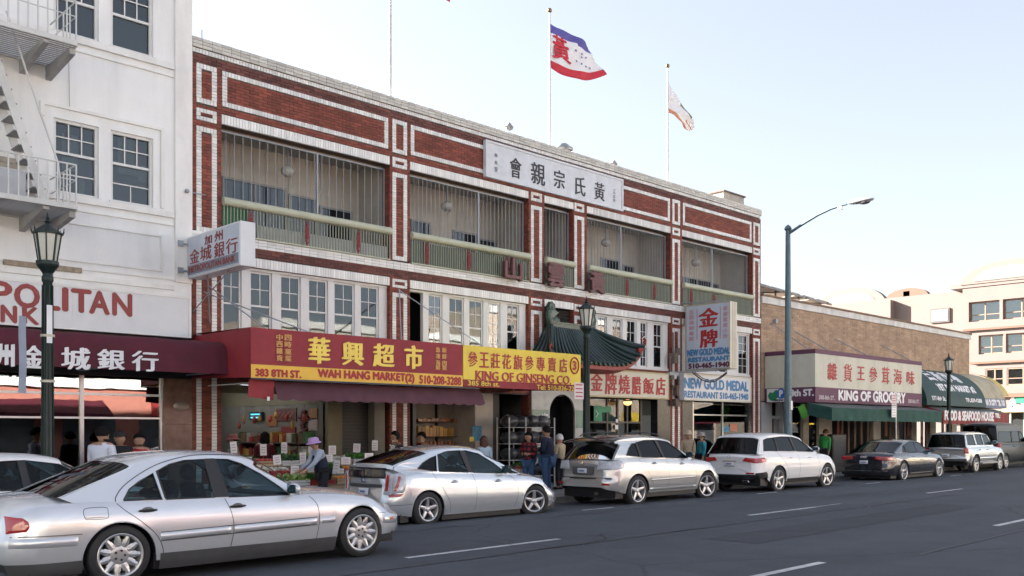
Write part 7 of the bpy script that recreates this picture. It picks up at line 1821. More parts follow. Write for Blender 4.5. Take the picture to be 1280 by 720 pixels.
# --- silver crossover ----------------------------------------------
sp = dict(W=.922, xr=-1.0, xf=3.72, wb=2.80, r=.365, sill=.30, paint=SILV3, glass=CARD, flare=.018, taper=.06, corner=.40, corner_in=.26, rimf=.71, gap=.06,
    sh=[(-1.0, 1.0), (-.8, 1.10), (-.3, 1.12), (.5, 1.10), (1.6, 1.055), (2.4, 1.02), (2.9, .96), (3.3, .85), (3.72, .65)],
    dk=[(-1.0, 1.06), (-.8, 1.13), (0, 1.12), (2.0, 1.08), (2.4, 1.09), (2.9, 1.04), (3.4, .91), (3.72, .70)],
    low=[(-1.0, .42), (-.5, .32), (0, .3), (3.0, .3), (3.72, .33)],
    rp=[(.3, .12), (.42, .0), (.62, .0), (.66, .05), (.9, .06), (1.1, .09), (1.3, .1)], fp=[(.3, .05), (.45, 0), (.6, .03), (.75, .13), (1.0, .3)],
    roof=[('rear_glass', [(-.88, 1.11), (-.70, 1.32), (-.50, 1.52)]), ('roof', [(-.62, 1.545), (-.50, 1.60), (.1, 1.655), (.7, 1.665), (1.2, 1.63), (1.55, 1.56)]), ('windscreen', [(1.55, 1.56), (2.0, 1.32), (2.42, 1.09)])],
    windows=[W_((-.30, 1.19), (.18, 1.15), (.14, 1.47), (.0, 1.46), (-.14, 1.36)), W_((.24, 1.145), (1.05, 1.115), (.88, 1.535), (.50, 1.535), (.20, 1.49)), W_((1.15, 1.11), (2.08, 1.075), (1.78, 1.28), (1.40, 1.49), (1.00, 1.54))],
    pillars=[[(.19, 1.15), (.235, 1.145), (.195, 1.5), (.15, 1.49)], [(1.06, 1.115), (1.14, 1.11), (.99, 1.54), (.89, 1.54)]], drop=.07, tumble=.36, belt_in=.90, rbow=.12)
X0, Y0 = 16.56, 14.18
c = Car('silver crossover parked in the middle of the row with black roof spoiler', 'car', sp, (X0, Y0+.922, 0), RZ)
c.body(); c.cabin(); c.wheels('five', R(-14))
for sg in (-1, 1):
    c.line([(.05, 1.12), (.22, .95), (.42, .72), (.55, .5), (.56, .34)], sg); c.line([(1.10, 1.09), (1.16, .85), (1.16, .6), (1.12, .34)], sg); c.line([(2.15, 1.03), (2.26, .85), (2.28, .6), (2.22, .34)], sg)
    c.handle(.62, .985, sg, SILV3, .17); c.handle(1.72, .95, sg, SILV3, .17); c.mirror(2.0, 1.15, sg, BLKP)
    c.strip(.48, 2.24, .60, .62, .05, .012, SILV3, 'door_moulding', sg); c.strip(.45, 2.30, .38, .38, .07, .016, SILV3, 'sill_moulding', sg)
    c.patch([(-.97, .86), (-.60, .90), (-.46, 1.00), (-.62, 1.09), (-.95, 1.07)], LCLR, 'tail_light', sg, off=.014); c.patch([(3.2, .74), (3.55, .62), (3.5, .78), (3.2, .86)], LCLR, 'headlamp', sg, off=.012)
for sg in (-1, 1):
    c.patch(sorted_ := [(sg*.42, .87), (sg*.80, .87), (sg*.78, 1.07), (sg*.48, 1.08)], LCLR, 'rear_lamp', rear=True, off=.016); c.patch([(sg*.60, .52), (sg*.80, .52), (sg*.80, .57), (sg*.60, .57)], LRED, 'reflector', rear=True, off=.012)
c.patch([(-.30, .74), (.30, .74), (.34, .94), (-.34, .94)], mat('recess_dark', (.10, .10, .10), .4), 'plate_recess', rear=True, off=.008); c.plate(.78, .90); oval_badge(c, 0, 1.02, .07, .045, bar=True)
c.patch([(-.82, .655), (.82, .655), (.82, .69), (-.82, .69)], TRIM, 'bumper_gap', rear=True, off=.004)
mb = MB(); mb.grid([[Vector((x, y, z-.05*(abs(y)/.7)**4)) for y in (-.72, -.55, -.3, 0, .3, .55, .72)] for x, z in ((-.86, 1.535), (-.80, 1.565), (-.60, 1.60), (-.42, 1.625))]); mb.grid([[Vector((x, y, z-.05*(abs(y)/.7)**4)) for y in (-.72, -.55, -.3, 0, .3, .55, .72)] for x, z in ((-.86, 1.532), (-.62, 1.54))]); mb.build('roof_spoiler', BLKP, c.root)
for sg in (-1, 1): m5 = MB(); m5.tube([(-.35, sg*.62, 1.63), (-.2, sg*.62, 1.70), (.5, sg*.62, 1.725), (1.1, sg*.61, 1.67), (1.2, sg*.61, 1.62)], .016, 6); m5.build('roof_rail', TRIM, c.root)
for yy in (-.45,): MB().tube([(-.92, yy, .33), (-1.0, yy, .33)], .035, 10).build('exhaust_pipe', mat('exhaust_steel', (.2, .19, .18), .3, metal=.8), c.root)

# --- white crossover -----------------------------------------------
sp = dict(W=.985, xr=-1.12, xf=3.78, wb=2.82, r=.385, sill=.33, paint=WHIT, glass=CARD, flare=.016, taper=.05, corner=.38, corner_in=.24, gap=.055, rimf=.70, lip=WHIT,
    sh=[(-1.12, 1.02), (-.9, 1.10), (-.3, 1.13), (.5, 1.12), (1.6, 1.09), (2.5, 1.06), (3.0, 1.0), (3.4, .88), (3.78, .70)],
    dk=[(-1.12, 1.08), (-.9, 1.14), (0, 1.12), (2.0, 1.10), (2.5, 1.12), (3.0, 1.06), (3.5, .92), (3.78, .75)],
    low=[(-1.12, .46), (-.7, .5), (-.45, .34), (0, .33), (3.0, .33), (3.78, .36)],
    rp=[(.3, .15), (.5, .02), (.6, .0), (.68, .04), (.9, .06), (1.1, .08), (1.3, .1)], fp=[(.3, .05), (.5, 0), (.7, .02), (.85, .1), (1.1, .25)],
    roof=[('rear_glass', [(-1.0, 1.13), (-.86, 1.36), (-.72, 1.58)]), ('roof', [(-.72, 1.58), (-.55, 1.645), (.1, 1.70), (.8, 1.70), (1.3, 1.66), (1.62, 1.59)]), ('windscreen', [(1.62, 1.59), (2.1, 1.35), (2.52, 1.12)])],
    windows=[W_((-.62, 1.20), (.10, 1.19), (.08, 1.565), (-.28, 1.545), (-.48, 1.50)), W_((.16, 1.19), (1.05, 1.175), (.92, 1.585), (.50, 1.59), (.14, 1.57)), W_((1.14, 1.17), (2.12, 1.135), (1.86, 1.31), (1.45, 1.52), (1.03, 1.59))],
    pillars=[[(.105, 1.19), (.155, 1.19), (.135, 1.58), (.085, 1.57)], [(1.06, 1.175), (1.13, 1.17), (1.02, 1.59), (.93, 1.59)]], drop=.07, tumble=.34, belt_in=.90, rbow=.10,
    lower=[(-1.08, -.60, .13), (.46, 2.36, .07)], lower_mat=TRIM)
X0, Y0 = 22.75, 14.28
c = Car('white crossover parked fourth in the row, black lower bumper', 'car', sp, (X0, Y0+.985, 0), RZ)
c.body(); c.cabin(); c.wheels('five', R(-8))
for sg in (-1, 1):
    c.line([(.02, 1.13), (.25, .95), (.45, .72), (.55, .5), (.55, .36)], sg); c.line([(1.10, 1.10), (1.15, .85), (1.15, .6), (1.12, .36)], sg); c.line([(2.2, 1.06), (2.30, .85), (2.32, .6), (2.24, .36)], sg)
    c.handle(.68, 1.0, sg, WHIT, .17, False); c.handle(1.76, .98, sg, WHIT, .17, False); c.mirror(2.08, 1.20, sg, WHIT); c.line([(.45, .70), (2.3, .70)], sg, .008, mat('crease_grey', (.45, .46, .48), .5), 'door_crease')
    c.patch([(-1.10, .86), (-.72, .90), (-.66, .98), (-.80, 1.02), (-1.10, 1.0)], LRED, 'tail_light', sg, off=.016); c.patch([(3.2, .82), (3.6, .70), (3.55, .86), (3.2, .92)], LCLR, 'headlamp', sg, off=.012)
    c.patch([(sg*.42, .92), (sg*.86, .86), (sg*.86, 1.0), (sg*.50, 1.02)], LRED, 'rear_lamp', rear=True, off=.016); c.patch([(sg*.56, .565), (sg*.80, .565), (sg*.80, .61), (sg*.56, .61)], LRED, 'reflector', rear=True, off=.014)
    MB().box(-1.14, -1.0, sg*.58-.1, sg*.58+.1, .33, .40).build('exhaust_trim', CHROME, c.root, bev=.02)
c.patch([(-.92, .40), (.92, .40), (.90, .55), (-.90, .55)], TRIM, 'lower_bumper', rear=True, off=.006); c.plate(.78, .90)
c.patch([(-.22, .90), (.22, .90), (.22, .925), (-.22, .925)], mat('bronze_strip', (.25, .15, .08), .3), 'plate_trim', rear=True, off=.02); oval_badge(c, 0, 1.02, .05, .04)

# --- black limousine sedan ------------------------------------------
sp = dict(W=.975, xr=-1.16, xf=4.05, wb=3.08, r=.36, sill=.22, paint=BLKP, glass=CARG, rg=CARD, flare=.012, taper=.06, rimf=.76, corner=.42, corner_in=.26,
    sh=[(-1.16, .86), (-.9, .95), (0, .975), (1.5, .96), (2.6, .92), (3.3, .84), (4.05, .64)],
    dk=[(-1.16, .93), (-1.0, 1.01), (-.4, 1.03), (.5, .96), (2.3, .96), (2.7, .97), (3.4, .89), (4.05, .69)],
    low=[(-1.16, .27), (-.6, .22), (0, .22), (3.0, .22), (4.05, .24)],
    rp=[(.2, .06), (.35, 0), (.5, .0), (.6, .04), (.85, .05), (1.0, .08), (1.2, .1)], fp=[(.2, .04), (.35, 0), (.6, .02), (.7, .07), (.95, .2)],
    roof=[('rear_glass', [(-.62, 1.02), (-.15, 1.20), (.28, 1.37)]), ('roof', [(.28, 1.37), (.6, 1.43), (1.1, 1.46), (1.6, 1.44), (1.95, 1.37)]), ('windscreen', [(1.95, 1.37), (2.35, 1.16), (2.72, .97)])],
    windows=[W_((.10, 1.02), (.42, 1.015), (.42, 1.27), (.28, 1.22)), W_((.50, 1.012), (1.38, 1.005), (1.34, 1.375), (1.0, 1.37), (.72, 1.33), (.50, 1.28)), W_((1.47, 1.0), (2.40, .975), (2.15, 1.13), (1.85, 1.31), (1.43, 1.375))],
    drop=.06, tumble=.42, belt_in=.90)
X0, Y0 = 30.95, 14.42
c = Car('glossy black sedan with chrome bumper line parked before the grocery awning', 'car', sp, (X0, Y0+.975, 0), RZ)
c.body(); c.cabin(); c.wheels('five_double')
for sg in (-1, 1):
    for pts in ([(.15, .96), (.35, .75), (.5, .45), (.5, .26)], [(1.42, .96), (1.44, .6), (1.42, .26)], [(2.5, .91), (2.6, .6), (2.55, .26)]): c.line(pts, sg, .008, mat('gap_grey', (.05, .05, .055), .6))
    c.handle(.85, .86, sg, CHROME, .17, False); c.handle(1.95, .85, sg, CHROME, .17, False); c.mirror(2.35, 1.03, sg, BLKP); c.strip(.5, 2.6, .27, .27, .025, .012, CHROME, 'chrome_sill', sg)
    c.patch([(-1.13, .74), (-.86, .76), (-.84, .86), (-1.13, .88)], LRED, 'tail_light', sg, off=.014); c.patch([(sg*.38, .78), (sg*.86, .74), (sg*.86, .88), (sg*.42, .88)], LRED, 'rear_lamp', rear=True, off=.014)
c.patch([(-.84, .375), (.84, .375), (.84, .40), (-.84, .40)], CHROME, 'chrome_strip', rear=True, off=.014); c.plate(.62, .74)
c.patch([(-.86, .24), (.86, .24), (.84, .34), (-.84, .34)], TRIM, 'diffuser', rear=True, off=.006); oval_badge(c, 0, .86, .036, .036, rings=4, dx=.055)
c.interior([(1.4, -.38, 1.05), (1.4, .38, 1.05), (.4, -.38, 1.0), (.4, .38, 1.0)], .5, 1.3)

# --- older silver off-roader ------------------------------------------
sp = dict(W=.90, xr=-.98, xf=3.75, wb=2.80, r=.385, sill=.44, paint=SILV3, glass=CARD, flare=.05, taper=.03, corner=.22, corner_in=.12, gap=.075,
    sh=[(-.98, 1.06), (-.8, 1.09), (1.5, 1.09), (2.4, 1.07), (3.0, 1.02), (3.5, .95), (3.75, .80)],
    dk=[(-.98, 1.08), (-.8, 1.10), (2.0, 1.10), (2.5, 1.12), (3.1, 1.08), (3.6, 1.0), (3.75, .85)],
    low=[(-.98, .50), (-.5, .46), (0, .44), (3.0, .44), (3.75, .46)],
    rp=[(.4, -.05), (.62, -.05), (.66, .02), (1.1, .04), (1.3, .05)], fp=[(.4, .0), (.66, 0), (.7, .08), (1.0, .12)],
    roof=[('rear_glass', [(-.93, 1.10), (-.84, 1.38), (-.76, 1.62)]), ('roof', [(-.76, 1.62), (-.62, 1.68), (.2, 1.72), (1.0, 1.72), (1.5, 1.68), (1.72, 1.62)]), ('windscreen', [(1.72, 1.62), (2.05, 1.37), (2.35, 1.12)])],
    windows=[W_((-.70, 1.18), (.14, 1.18), (.10, 1.60), (-.60, 1.60)), W_((.30, 1.18), (1.02, 1.18), (.98, 1.61), (.26, 1.61)), W_((1.12, 1.18), (2.04, 1.16), (1.72, 1.58), (1.08, 1.61))],
    drop=.06, tumble=.26, belt_in=.93, rbow=.05)
X0, Y0 = 38.45, 14.85
c = Car('older silver boxy off-roader parked below the green awnings', 'car', sp, (X0, Y0+.90, 0), RZ)
c.body(); c.cabin(); c.wheels('six')
for sg in (-1, 1):
    for pts in ([(.2, 1.1), (.22, .8), (.48, .5)], [(1.07, 1.1), (1.08, .7), (1.06, .46)], [(2.15, 1.06), (2.2, .7), (2.2, .46)]): c.line(pts, sg, .009)
    c.strip(.42, 2.35, .62, .62, .12, .02, SILV3, 'door_moulding', sg); c.handle(.42, .98, sg, TRIM, .14, False); c.handle(1.3, .98, sg, TRIM, .14, False); c.mirror(2.0, 1.25, sg, SILV3)
    c.patch([(sg*.70, .84), (sg*.86, .84), (sg*.86, 1.05), (sg*.70, 1.05)], LRED, 'rear_lamp', rear=True, off=.016); c.patch([(-.96, .84), (-.86, .84), (-.86, 1.05), (-.96, 1.05)], LRED, 'tail_light', sg, off=.012)
    MB().box(.50, 2.25, sg*.92-.06, sg*.92+.06, .40, .46).build('side_step', mat('step_grey', (.35, .35, .34), .5), c.root, bev=.015)
c.patch([(-.84, .52), (.84, .52), (.84, .63), (-.84, .63)], DTRIM, 'bumper_pad', rear=True, off=.03); c.plate(.70, .82)

# --- dark van -------------------------------------------------------
sp = dict(W=.90, xr=-1.05, xf=4.2, wb=3.3, r=.36, sill=.32, paint=DGRN, glass=CARD, flare=.01, taper=.03, corner=.20, corner_in=.12,
    sh=[(-1.05, 1.14), (-.8, 1.16), (2.5, 1.14), (3.4, 1.05), (4.2, .85)], dk=[(-1.05, 1.16), (-.8, 1.18), (2.5, 1.16), (3.4, 1.1), (4.2, .9)], low=[(-1.05, .36), (0, .32), (3, .32), (4.2, .36)],
    rp=[(.3, -.03), (.5, -.03), (.55, .02), (1.2, .05)], fp=[(.3, 0), (.6, 0), (.9, .1)],
    roof=[('rear_glass', [(-1.0, 1.17), (-.96, 1.6), (-.90, 1.98)]), ('roof', [(-.90, 1.98), (-.75, 2.09), (.5, 2.14), (1.8, 2.12), (2.3, 2.02)]), ('windscreen', [(2.3, 2.02), (2.8, 1.5), (3.2, 1.15)])],
    windows=[W_((-.80, 1.25), (.9, 1.25), (.9, 1.72), (-.72, 1.72)), W_((1.0, 1.25), (2.0, 1.25), (2.0, 1.74), (1.0, 1.72)), W_((2.1, 1.25), (2.85, 1.22), (2.45, 1.68), (2.1, 1.74))], drop=.10, tumble=.14, belt_in=.95, rbow=.05)
c = Car('tall dark green van parked beyond the boxy off-roader', 'van', sp, (43.55, 16.38, 0), RZ)
c.body(); c.cabin(); c.wheels('five')
for sg in (-1, 1): c.patch([(sg*.80, .75), (sg*.94, .75), (sg*.94, 1.20), (sg*.80, 1.20)], LRED, 'rear_lamp', rear=True, off=.02); c.patch([(-1.03, .75), (-.92, .75), (-.92, 1.20), (-1.03, 1.20)], LRED, 'tail_light', sg, off=.016); c.handle(1.1, 1.05, sg)
c.plate(.70, .82)
# --- grey SUV at the right edge --------------------------------------
sp = dict(sp, paint=GRYP, name='parked_car', W=.92, xr=-1.0, xf=3.7, wb=2.75, sh=[(-1.0, 1.0), (2.5, 1.0), (3.7, .7)], dk=[(-1.0, 1.02), (2.4, 1.03), (3.7, .75)],
    roof=[('rear_glass', [(-.92, 1.03), (-.8, 1.3), (-.66, 1.55)]), ('roof', [(-.66, 1.55), (-.4, 1.64), (.6, 1.68), (1.5, 1.60)]), ('windscreen', [(1.5, 1.60), (2.0, 1.3), (2.4, 1.03)])],
    windows=[W_((-.6, 1.08), (.3, 1.08), (.3, 1.5), (-.45, 1.5)), W_((.4, 1.08), (1.1, 1.08), (1.05, 1.53), (.4, 1.53)), W_((1.2, 1.08), (2.0, 1.06), (1.45, 1.5), (1.2, 1.52))], drop=.06, tumble=.3, belt_in=.92, corner=.3)
c = Car('grey crossover parked farthest right, partly outside the photo', 'car', sp, (49.0, 15.5, 0), RZ)
c.body(); c.cabin(); c.wheels('five')
for sg in (-1, 1): c.patch([(sg*.66, .8), (sg*.86, .8), (sg*.86, .98), (sg*.66, .98)], LRED, 'rear_lamp', rear=True, off=.02)
c.plate(.62, .74)
# --- white sedan at the left, parked at the kerb ----------------------
sp = dict(W=.90, xr=-1.05, xf=3.75, wb=2.77, r=.33, sill=.22, paint=WHIT, glass=CARG, flare=.012, taper=.06, corner=.42, corner_in=.26,
    sh=[(-1.05, .84), (-.8, .93), (.5, .95), (1.6, .93), (2.6, .88), (3.2, .78), (3.75, .56)],
    dk=[(-1.05, .90), (-.9, .99), (-.3, 1.01), (.5, .94), (2.1, .93), (2.5, .94), (3.0, .88), (3.75, .60)],
    low=[(-1.05, .26), (0, .22), (3.0, .22), (3.75, .25)],
    rp=[(.2, .06), (.35, 0), (.6, .03), (1.0, .1)], fp=[(.2, .04), (.35, 0), (.6, .08), (.95, .3)],
    roof=[('rear_glass', [(-.55, 1.0), (-.15, 1.18), (.22, 1.36)]), ('roof', [(.22, 1.36), (.55, 1.43), (.95, 1.46), (1.35, 1.44), (1.62, 1.385)]), ('windscreen', [(1.62, 1.385), (2.05, 1.17), (2.48, .94)])],
    windows=[W_((.04, .985), (.42, .98), (.42, 1.25), (.22, 1.14)), W_((.48, .98), (1.08, .972), (1.04, 1.365), (.75, 1.35), (.50, 1.28)), W_((1.17, .97), (2.16, .935), (1.90, 1.10), (1.55, 1.30), (1.13, 1.365))],
    pillars=[[(1.085, .972), (1.165, .97), (1.125, 1.37), (1.045, 1.37)]], drop=.06, tumble=.42, belt_in=.90)
c = Car('white sedan parked at the kerb in front of the bank, behind the nearest car', 'car', sp, (2.80, 14.9, 0), RZ)
c.body(); c.cabin(); c.wheels('five'); c.interior([(1.3, -.36, 1.05), (1.3, .36, 1.05)], .5, 1.3)
for sg in (-1, 1):
    for pts in ([(.1, .95), (.3, .7), (.5, .26)], [(1.12, .94), (1.14, .6), (1.12, .26)], [(2.2, .9), (2.3, .6), (2.2, .26)]): c.line(pts, sg)
    c.handle(.7, .82, sg, WHIT); c.handle(1.75, .80, sg, WHIT); c.mirror(2.05, 1.0, sg, WHIT); c.patch([(3.1, .70), (3.6, .55), (3.5, .68), (3.15, .78)], LCLR, 'headlamp', sg, off=.012)
# ------------------------------------------------------------------ people
import bmesh
SKIN_ = mat('skin', (.42, .24, .16), .55, var=.05); HAIRK = mat('black_hair', (.010, .008, .008), .85, var=.3, spec=.15); HAIRB = mat('brown_hair', (.075, .03, .018), .5, var=.3); HAIRW = mat('white_hair', (.55, .55, .54), .6); SHOE = mat('dark_shoe', (.02, .02, .02), .5)
EYE_ = mat('eye_dark', (.02, .015, .012), .3); LIP = mat('lip', (.30, .09, .07), .5)
def cloth_m(n, c, r_=.85, **k): return mat(n, c, r_, bump=.25, bsc=30, **k)
def skin_obj(name, verts, edges, m, parent, root=0, sub=2):
    me = bpy.data.meshes.new(name); bm = bmesh.new(); ly = bm.verts.layers.skin.verify(); vs = []
    for i, (p, r_) in enumerate(verts):
        v = bm.verts.new(p); v[ly].radius = (r_, r_) if not isinstance(r_, tuple) else r_; v[ly].use_root = (i == root); vs.append(v)
    for a, b in edges: bm.edges.new((vs[a], vs[b]))
    bm.to_mesh(me); bm.free(); me.materials.append(m)
    o = bpy.data.objects.new(name, me); COL.objects.link(o); o.parent = parent
    k = o.modifiers.new('skin', 'SKIN'); k.use_smooth_shade = True; k.branch_smoothing = .3
    s_ = o.modifiers.new('smooth', 'SUBSURF'); s_.levels = s_.render_levels = sub
    return o
def person(label, px, py_top, Y, face, top, trousers, hair=HAIRK, hairlen='short', hat=None, hatm=None, lean=0, arms='down', headturn=0, sleeves=True, vest=None, build=1.0, H=None, loc=None, seated=False, group=None, scarf=None):
    if loc is None: X = fx(px, Y); zt = fz(px, py_top, Y); H = H or (zt-.14); loc = (X, Y, .14); H = min(max(H, 1.45), 1.86)
    if lean: H = H*1.0
    t = thing('person', label, 'person', loc, face, group, local=True)
    hs = H; b_ = build
    hip = Vector((0, 0, .525*hs)) if not seated else Vector((0, 0, 0))
    L = lambda v: Vector(v)
    c, s_ = math.cos(lean), math.sin(lean)
    def up(z, x=0, y=0): z = z*hs; return hip+Vector((z*s_+x*c, y, z*c-x*s_))
    waist, chest, shc, neck = up(.09), up(.20), up(.285), up(.325)
    hb_, hm, ht_ = up(.362, .012*hs), up(.405, .014*hs), up(.440, .008*hs)
    V = [(hip, .088*b_*hs/1.0*.95), (waist, .078*b_*hs), (chest, .086*b_*hs), (shc, .055*hs), (neck, .028*hs), (hb_, .050*hs), (hm, .080*hs), (ht_, .060*hs)]
    E = [(0, 1), (1, 2), (2, 3), (3, 4), (4, 5), (5, 6), (6, 7)]
    jack = [(hip, .100*b_*hs), (waist, .090*b_*hs), (chest, .100*b_*hs), (shc, .074*hs), (up(.318), .050*hs)]; je = [(0, 1), (1, 2), (2, 3), (3, 4)]
    legs = [(hip, .088*b_*hs)]; le = []
    for sg in (-1, 1):
        sh = up(.285, 0, sg*.105*hs*b_)
        poses = {'down': ((.01, .02, -.17), (.045, .01, -.315)), 'fwd': ((.05, .0, -.16), (.17, -.01, -.22)), 'reach': ((.08, .0, -.15), (.20, 0, -.24)), 'bent': ((.0, .03, -.17), (.12, -.04, -.16)), 'wheel': ((.10, .01, -.14), (.24, -.03, -.11)), 'walk': ((.03*sg, .02, -.17), (.08*sg+.03, .01, -.31))}
        e_, w_ = poses[arms]; el = sh+Vector((e_[0], sg*e_[1], e_[2]))*hs; wr = sh+Vector((w_[0], sg*w_[1], w_[2]))*hs
        o = len(V); V += [(sh, .036*hs), (el, .026*hs), (wr, .017*hs)]; E += [(3, o), (o, o+1), (o+1, o+2)]
        d = (wr-el).normalized(); palm = wr+d*.045*hs; side = Vector((0, 1, 0)) if abs(d.y) < .8 else Vector((1, 0, 0)); nrm = d.cross(side).normalized()
        o2_ = len(V); V.append((palm, .019*hs)); E.append((o+2, o2_))
        for k, ln in enumerate((.040, .047, .044, .034)):
            b0 = palm+nrm*(k-1.5)*.012*hs; f1 = b0+d*ln*.55*hs+side*(-sg)*.004; f2 = b0+d*ln*hs+side*(-sg)*.014
            q = len(V); V += [(f1, .0058*hs), (f2, .0048*hs)]; E += [(o2_, q), (q, q+1)]
        q = len(V); V += [(wr+d*.02*hs+nrm*(-.020)*hs, .0065*hs), (wr+d*.050*hs+nrm*(-.034)*hs, .0055*hs)]; E += [(o2_, q), (q, q+1)]
        j = len(jack); jack += [(sh, .052*hs), (el, .034*hs)] + ([(wr+(el-wr)*.08, .025*hs)] if sleeves else []); je += [(3, j), (j, j+1)] + ([(j+1, j+2)] if sleeves else [])
        if seated: hp, kn, an, toe = Vector((.02, sg*.09, -.02)), Vector((.42, sg*.11, .06)), Vector((.62, sg*.10, -.30)), Vector((.78, sg*.10, -.33))
        else:
            st = .05*sg*hs if arms == 'walk' else .0
            hp, kn, an, toe = hip+Vector((0, sg*.052*hs, -.02*hs)), Vector((st+.015*hs, sg*.058*hs, .285*hs)), Vector((st-.01*hs, sg*.06*hs, .045*hs)), Vector((st+.085*hs, sg*.075*hs, .022*hs))
        o = len(V); V += [(hp, .055*hs), (kn, .036*hs), (an, .022*hs), (toe, .018*hs)]; E += [(0, o), (o, o+1), (o+1, o+2), (o+2, o+3)]
        j = len(legs); legs += [(hp, .064*hs), (kn, .045*hs), (an+Vector((0, 0, .012*hs)), .034*hs)]; le += [(0, j), (j, j+1), (j+1, j+2)]
        MB().ball(an.lerp(toe, .62)+Vector((0, 0, -.004*hs)), (.078*hs, .030*hs, .026*hs), 10).build('shoe', SHOE, t)
    skin_obj('body', V, E, SKIN_, t)
    skin_obj('jacket', jack, je, top, t); skin_obj('trousers', legs, le, trousers, t)
    if vest: skin_obj('vest', [(hip+Vector((0, 0, -.02)), .106*b_*hs), (waist, .098*b_*hs), (chest, .106*b_*hs), (shc, .072*hs)], [(0, 1), (1, 2), (2, 3)], vest, t)
    # head dressing
    T = Matrix.Rotation(headturn, 3, 'Z') @ Matrix.Rotation(lean*.6, 3, 'Y'); hc = hm+Vector((0, 0, .010*hs)); r_ = .059*hs
    def P(x, y, z): return hc + T @ Vector((x, y, z))*r_
    f = MB(); f.tube([P(.88, 0, .25), P(1.10, 0, -.12), P(.98, 0, -.22)], [.08*r_, .16*r_, .12*r_], 6); 
    for sg in (-1, 1): f.ball(P(-.02, sg*.95, -.05), (.12*r_, .10*r_, .24*r_), 8)
    f.ball(P(.42, 0, -.62), (.34*r_, .40*r_, .26*r_), 10)
    f.build('face', SKIN_, t)
    e = MB(); 
    for sg in (-1, 1): e.ball(P(.86, sg*.34, .16), (.07*r_, .12*r_, .055*r_), 8); e.tube([P(.90, sg*.16, .34), P(.88, sg*.36, .38), P(.76, sg*.52, .33)], .035*r_, 5)
    e.build('eye', EYE_, t); l_ = MB(); l_.tube([P(.84, -.22, -.46), P(.92, 0, -.44), P(.84, .22, -.46)], .05*r_, 5); l_.build('mouth', LIP, t)
    h = MB(); n, k_ = 16, 8; rows = []
    for i in range(k_+1):
        row = []
        for j in range(n):
            a = 2*math.pi*j/n; fr = max(0, math.cos(a)); lim = math.pi*(.62-.26*fr**.7) if hairlen == 'short' else math.pi*(.66-.30*fr**.7)
            ph = lim*i/k_; rr = 1.22+.03*math.sin(a*5+i)
            row.append(P(-.06+rr*1.02*math.sin(ph)*math.cos(a), rr*.98*math.sin(ph)*math.sin(a), .02+rr*1.12*math.cos(ph)))
        rows.append(row)
    h.grid(rows, cyc=True)
    if hairlen == 'long':
        rows = []
        for i in range(7):
            q = i/6; rows.append([P(-.20-1.0*math.cos(a)*(1.02-.12*q), 1.15*math.sin(a)*(1.05+.08*math.sin(q*4)), -.1-2.3*q) for a in (math.pi*(j/10-.5)*1.25 for j in range(11))])
        h.grid(rows); h.ball(P(-.62, 0, -.8), (.62*r_, .98*r_, 1.4*r_), 12)
    h.build('hair', hair, t)
    if hat == 'bucket':
        q = MB(); M = T
        q.lathe([(1.75*r_, -.10*r_), (1.78*r_, .02*r_), (1.25*r_, .28*r_), (1.18*r_, .85*r_), (1.02*r_, 1.18*r_), (.6*r_, 1.33*r_), (0, 1.36*r_)], hc, 18, M)
        q.lathe([(1.74*r_, -.09*r_), (1.2*r_, .2*r_), (1.15*r_, .3*r_)], hc, 18, M); q.build('hat', hatm, t)
    elif hat == 'cap':
        q = MB(); q.lathe([(1.16*r_, .22*r_), (1.17*r_, .6*r_), (.95*r_, 1.05*r_), (.5*r_, 1.3*r_), (0, 1.34*r_)], hc, 18, T)
        q.grid([[P(.8+.75*u, v*(.85-.25*u*u), .32-.16*u*u-.10*abs(v)) for v in (-1, -.6, -.2, .2, .6, 1)] for u in (0, .35, .7, 1)]); q.build('hat', hatm, t)
    elif hat == 'hood':
        q = MB(); q.ball(P(-.12, 0, .06), (1.22*r_, 1.2*r_, 1.35*r_), 14); 
        for v in q.v:
            lv = T.inverted() @ (v-hc)
            if lv.x > .62*r_: v += T @ Vector((.62*r_-lv.x, 0, 0))
        q.build('hood', hatm, t)
    return t
NAVY = cloth_m('navy_cloth', (.010, .014, .035)); JEAN = cloth_m('blue_jeans', (.05, .10, .20), var=.2); DKT = cloth_m('dark_trousers', (.018, .018, .022)); WSH = cloth_m('white_shirt', (.66, .69, .78), var=.05); BLKJ = cloth_m('black_jacket', (.015, .015, .018)); REDJ = cloth_m('red_cardigan', (.42, .02, .03)); GRYC = cloth_m('grey_sleeves', (.36, .40, .48)); LIL = cloth_m('lilac_hat', (.42, .28, .52)); MARJ = cloth_m('maroon_coat', (.16, .012, .04)); LBL = cloth_m('pale_blue_top', (.40, .52, .62)); BEI = cloth_m('beige_coat', (.42, .33, .22)); TANH = cloth_m('tan_hat', (.45, .38, .28)); TEAL = cloth_m('teal_shirt', (.02, .22, .28)); GRYH = cloth_m('grey_hat', (.28, .27, .25)); GREJ = cloth_m('green_jacket', (.03, .28, .06)); PINKH = cloth_m('pink_hat', (.42, .16, .17)); DRED_ = cloth_m('dark_red_coat', (.10, .01, .015))
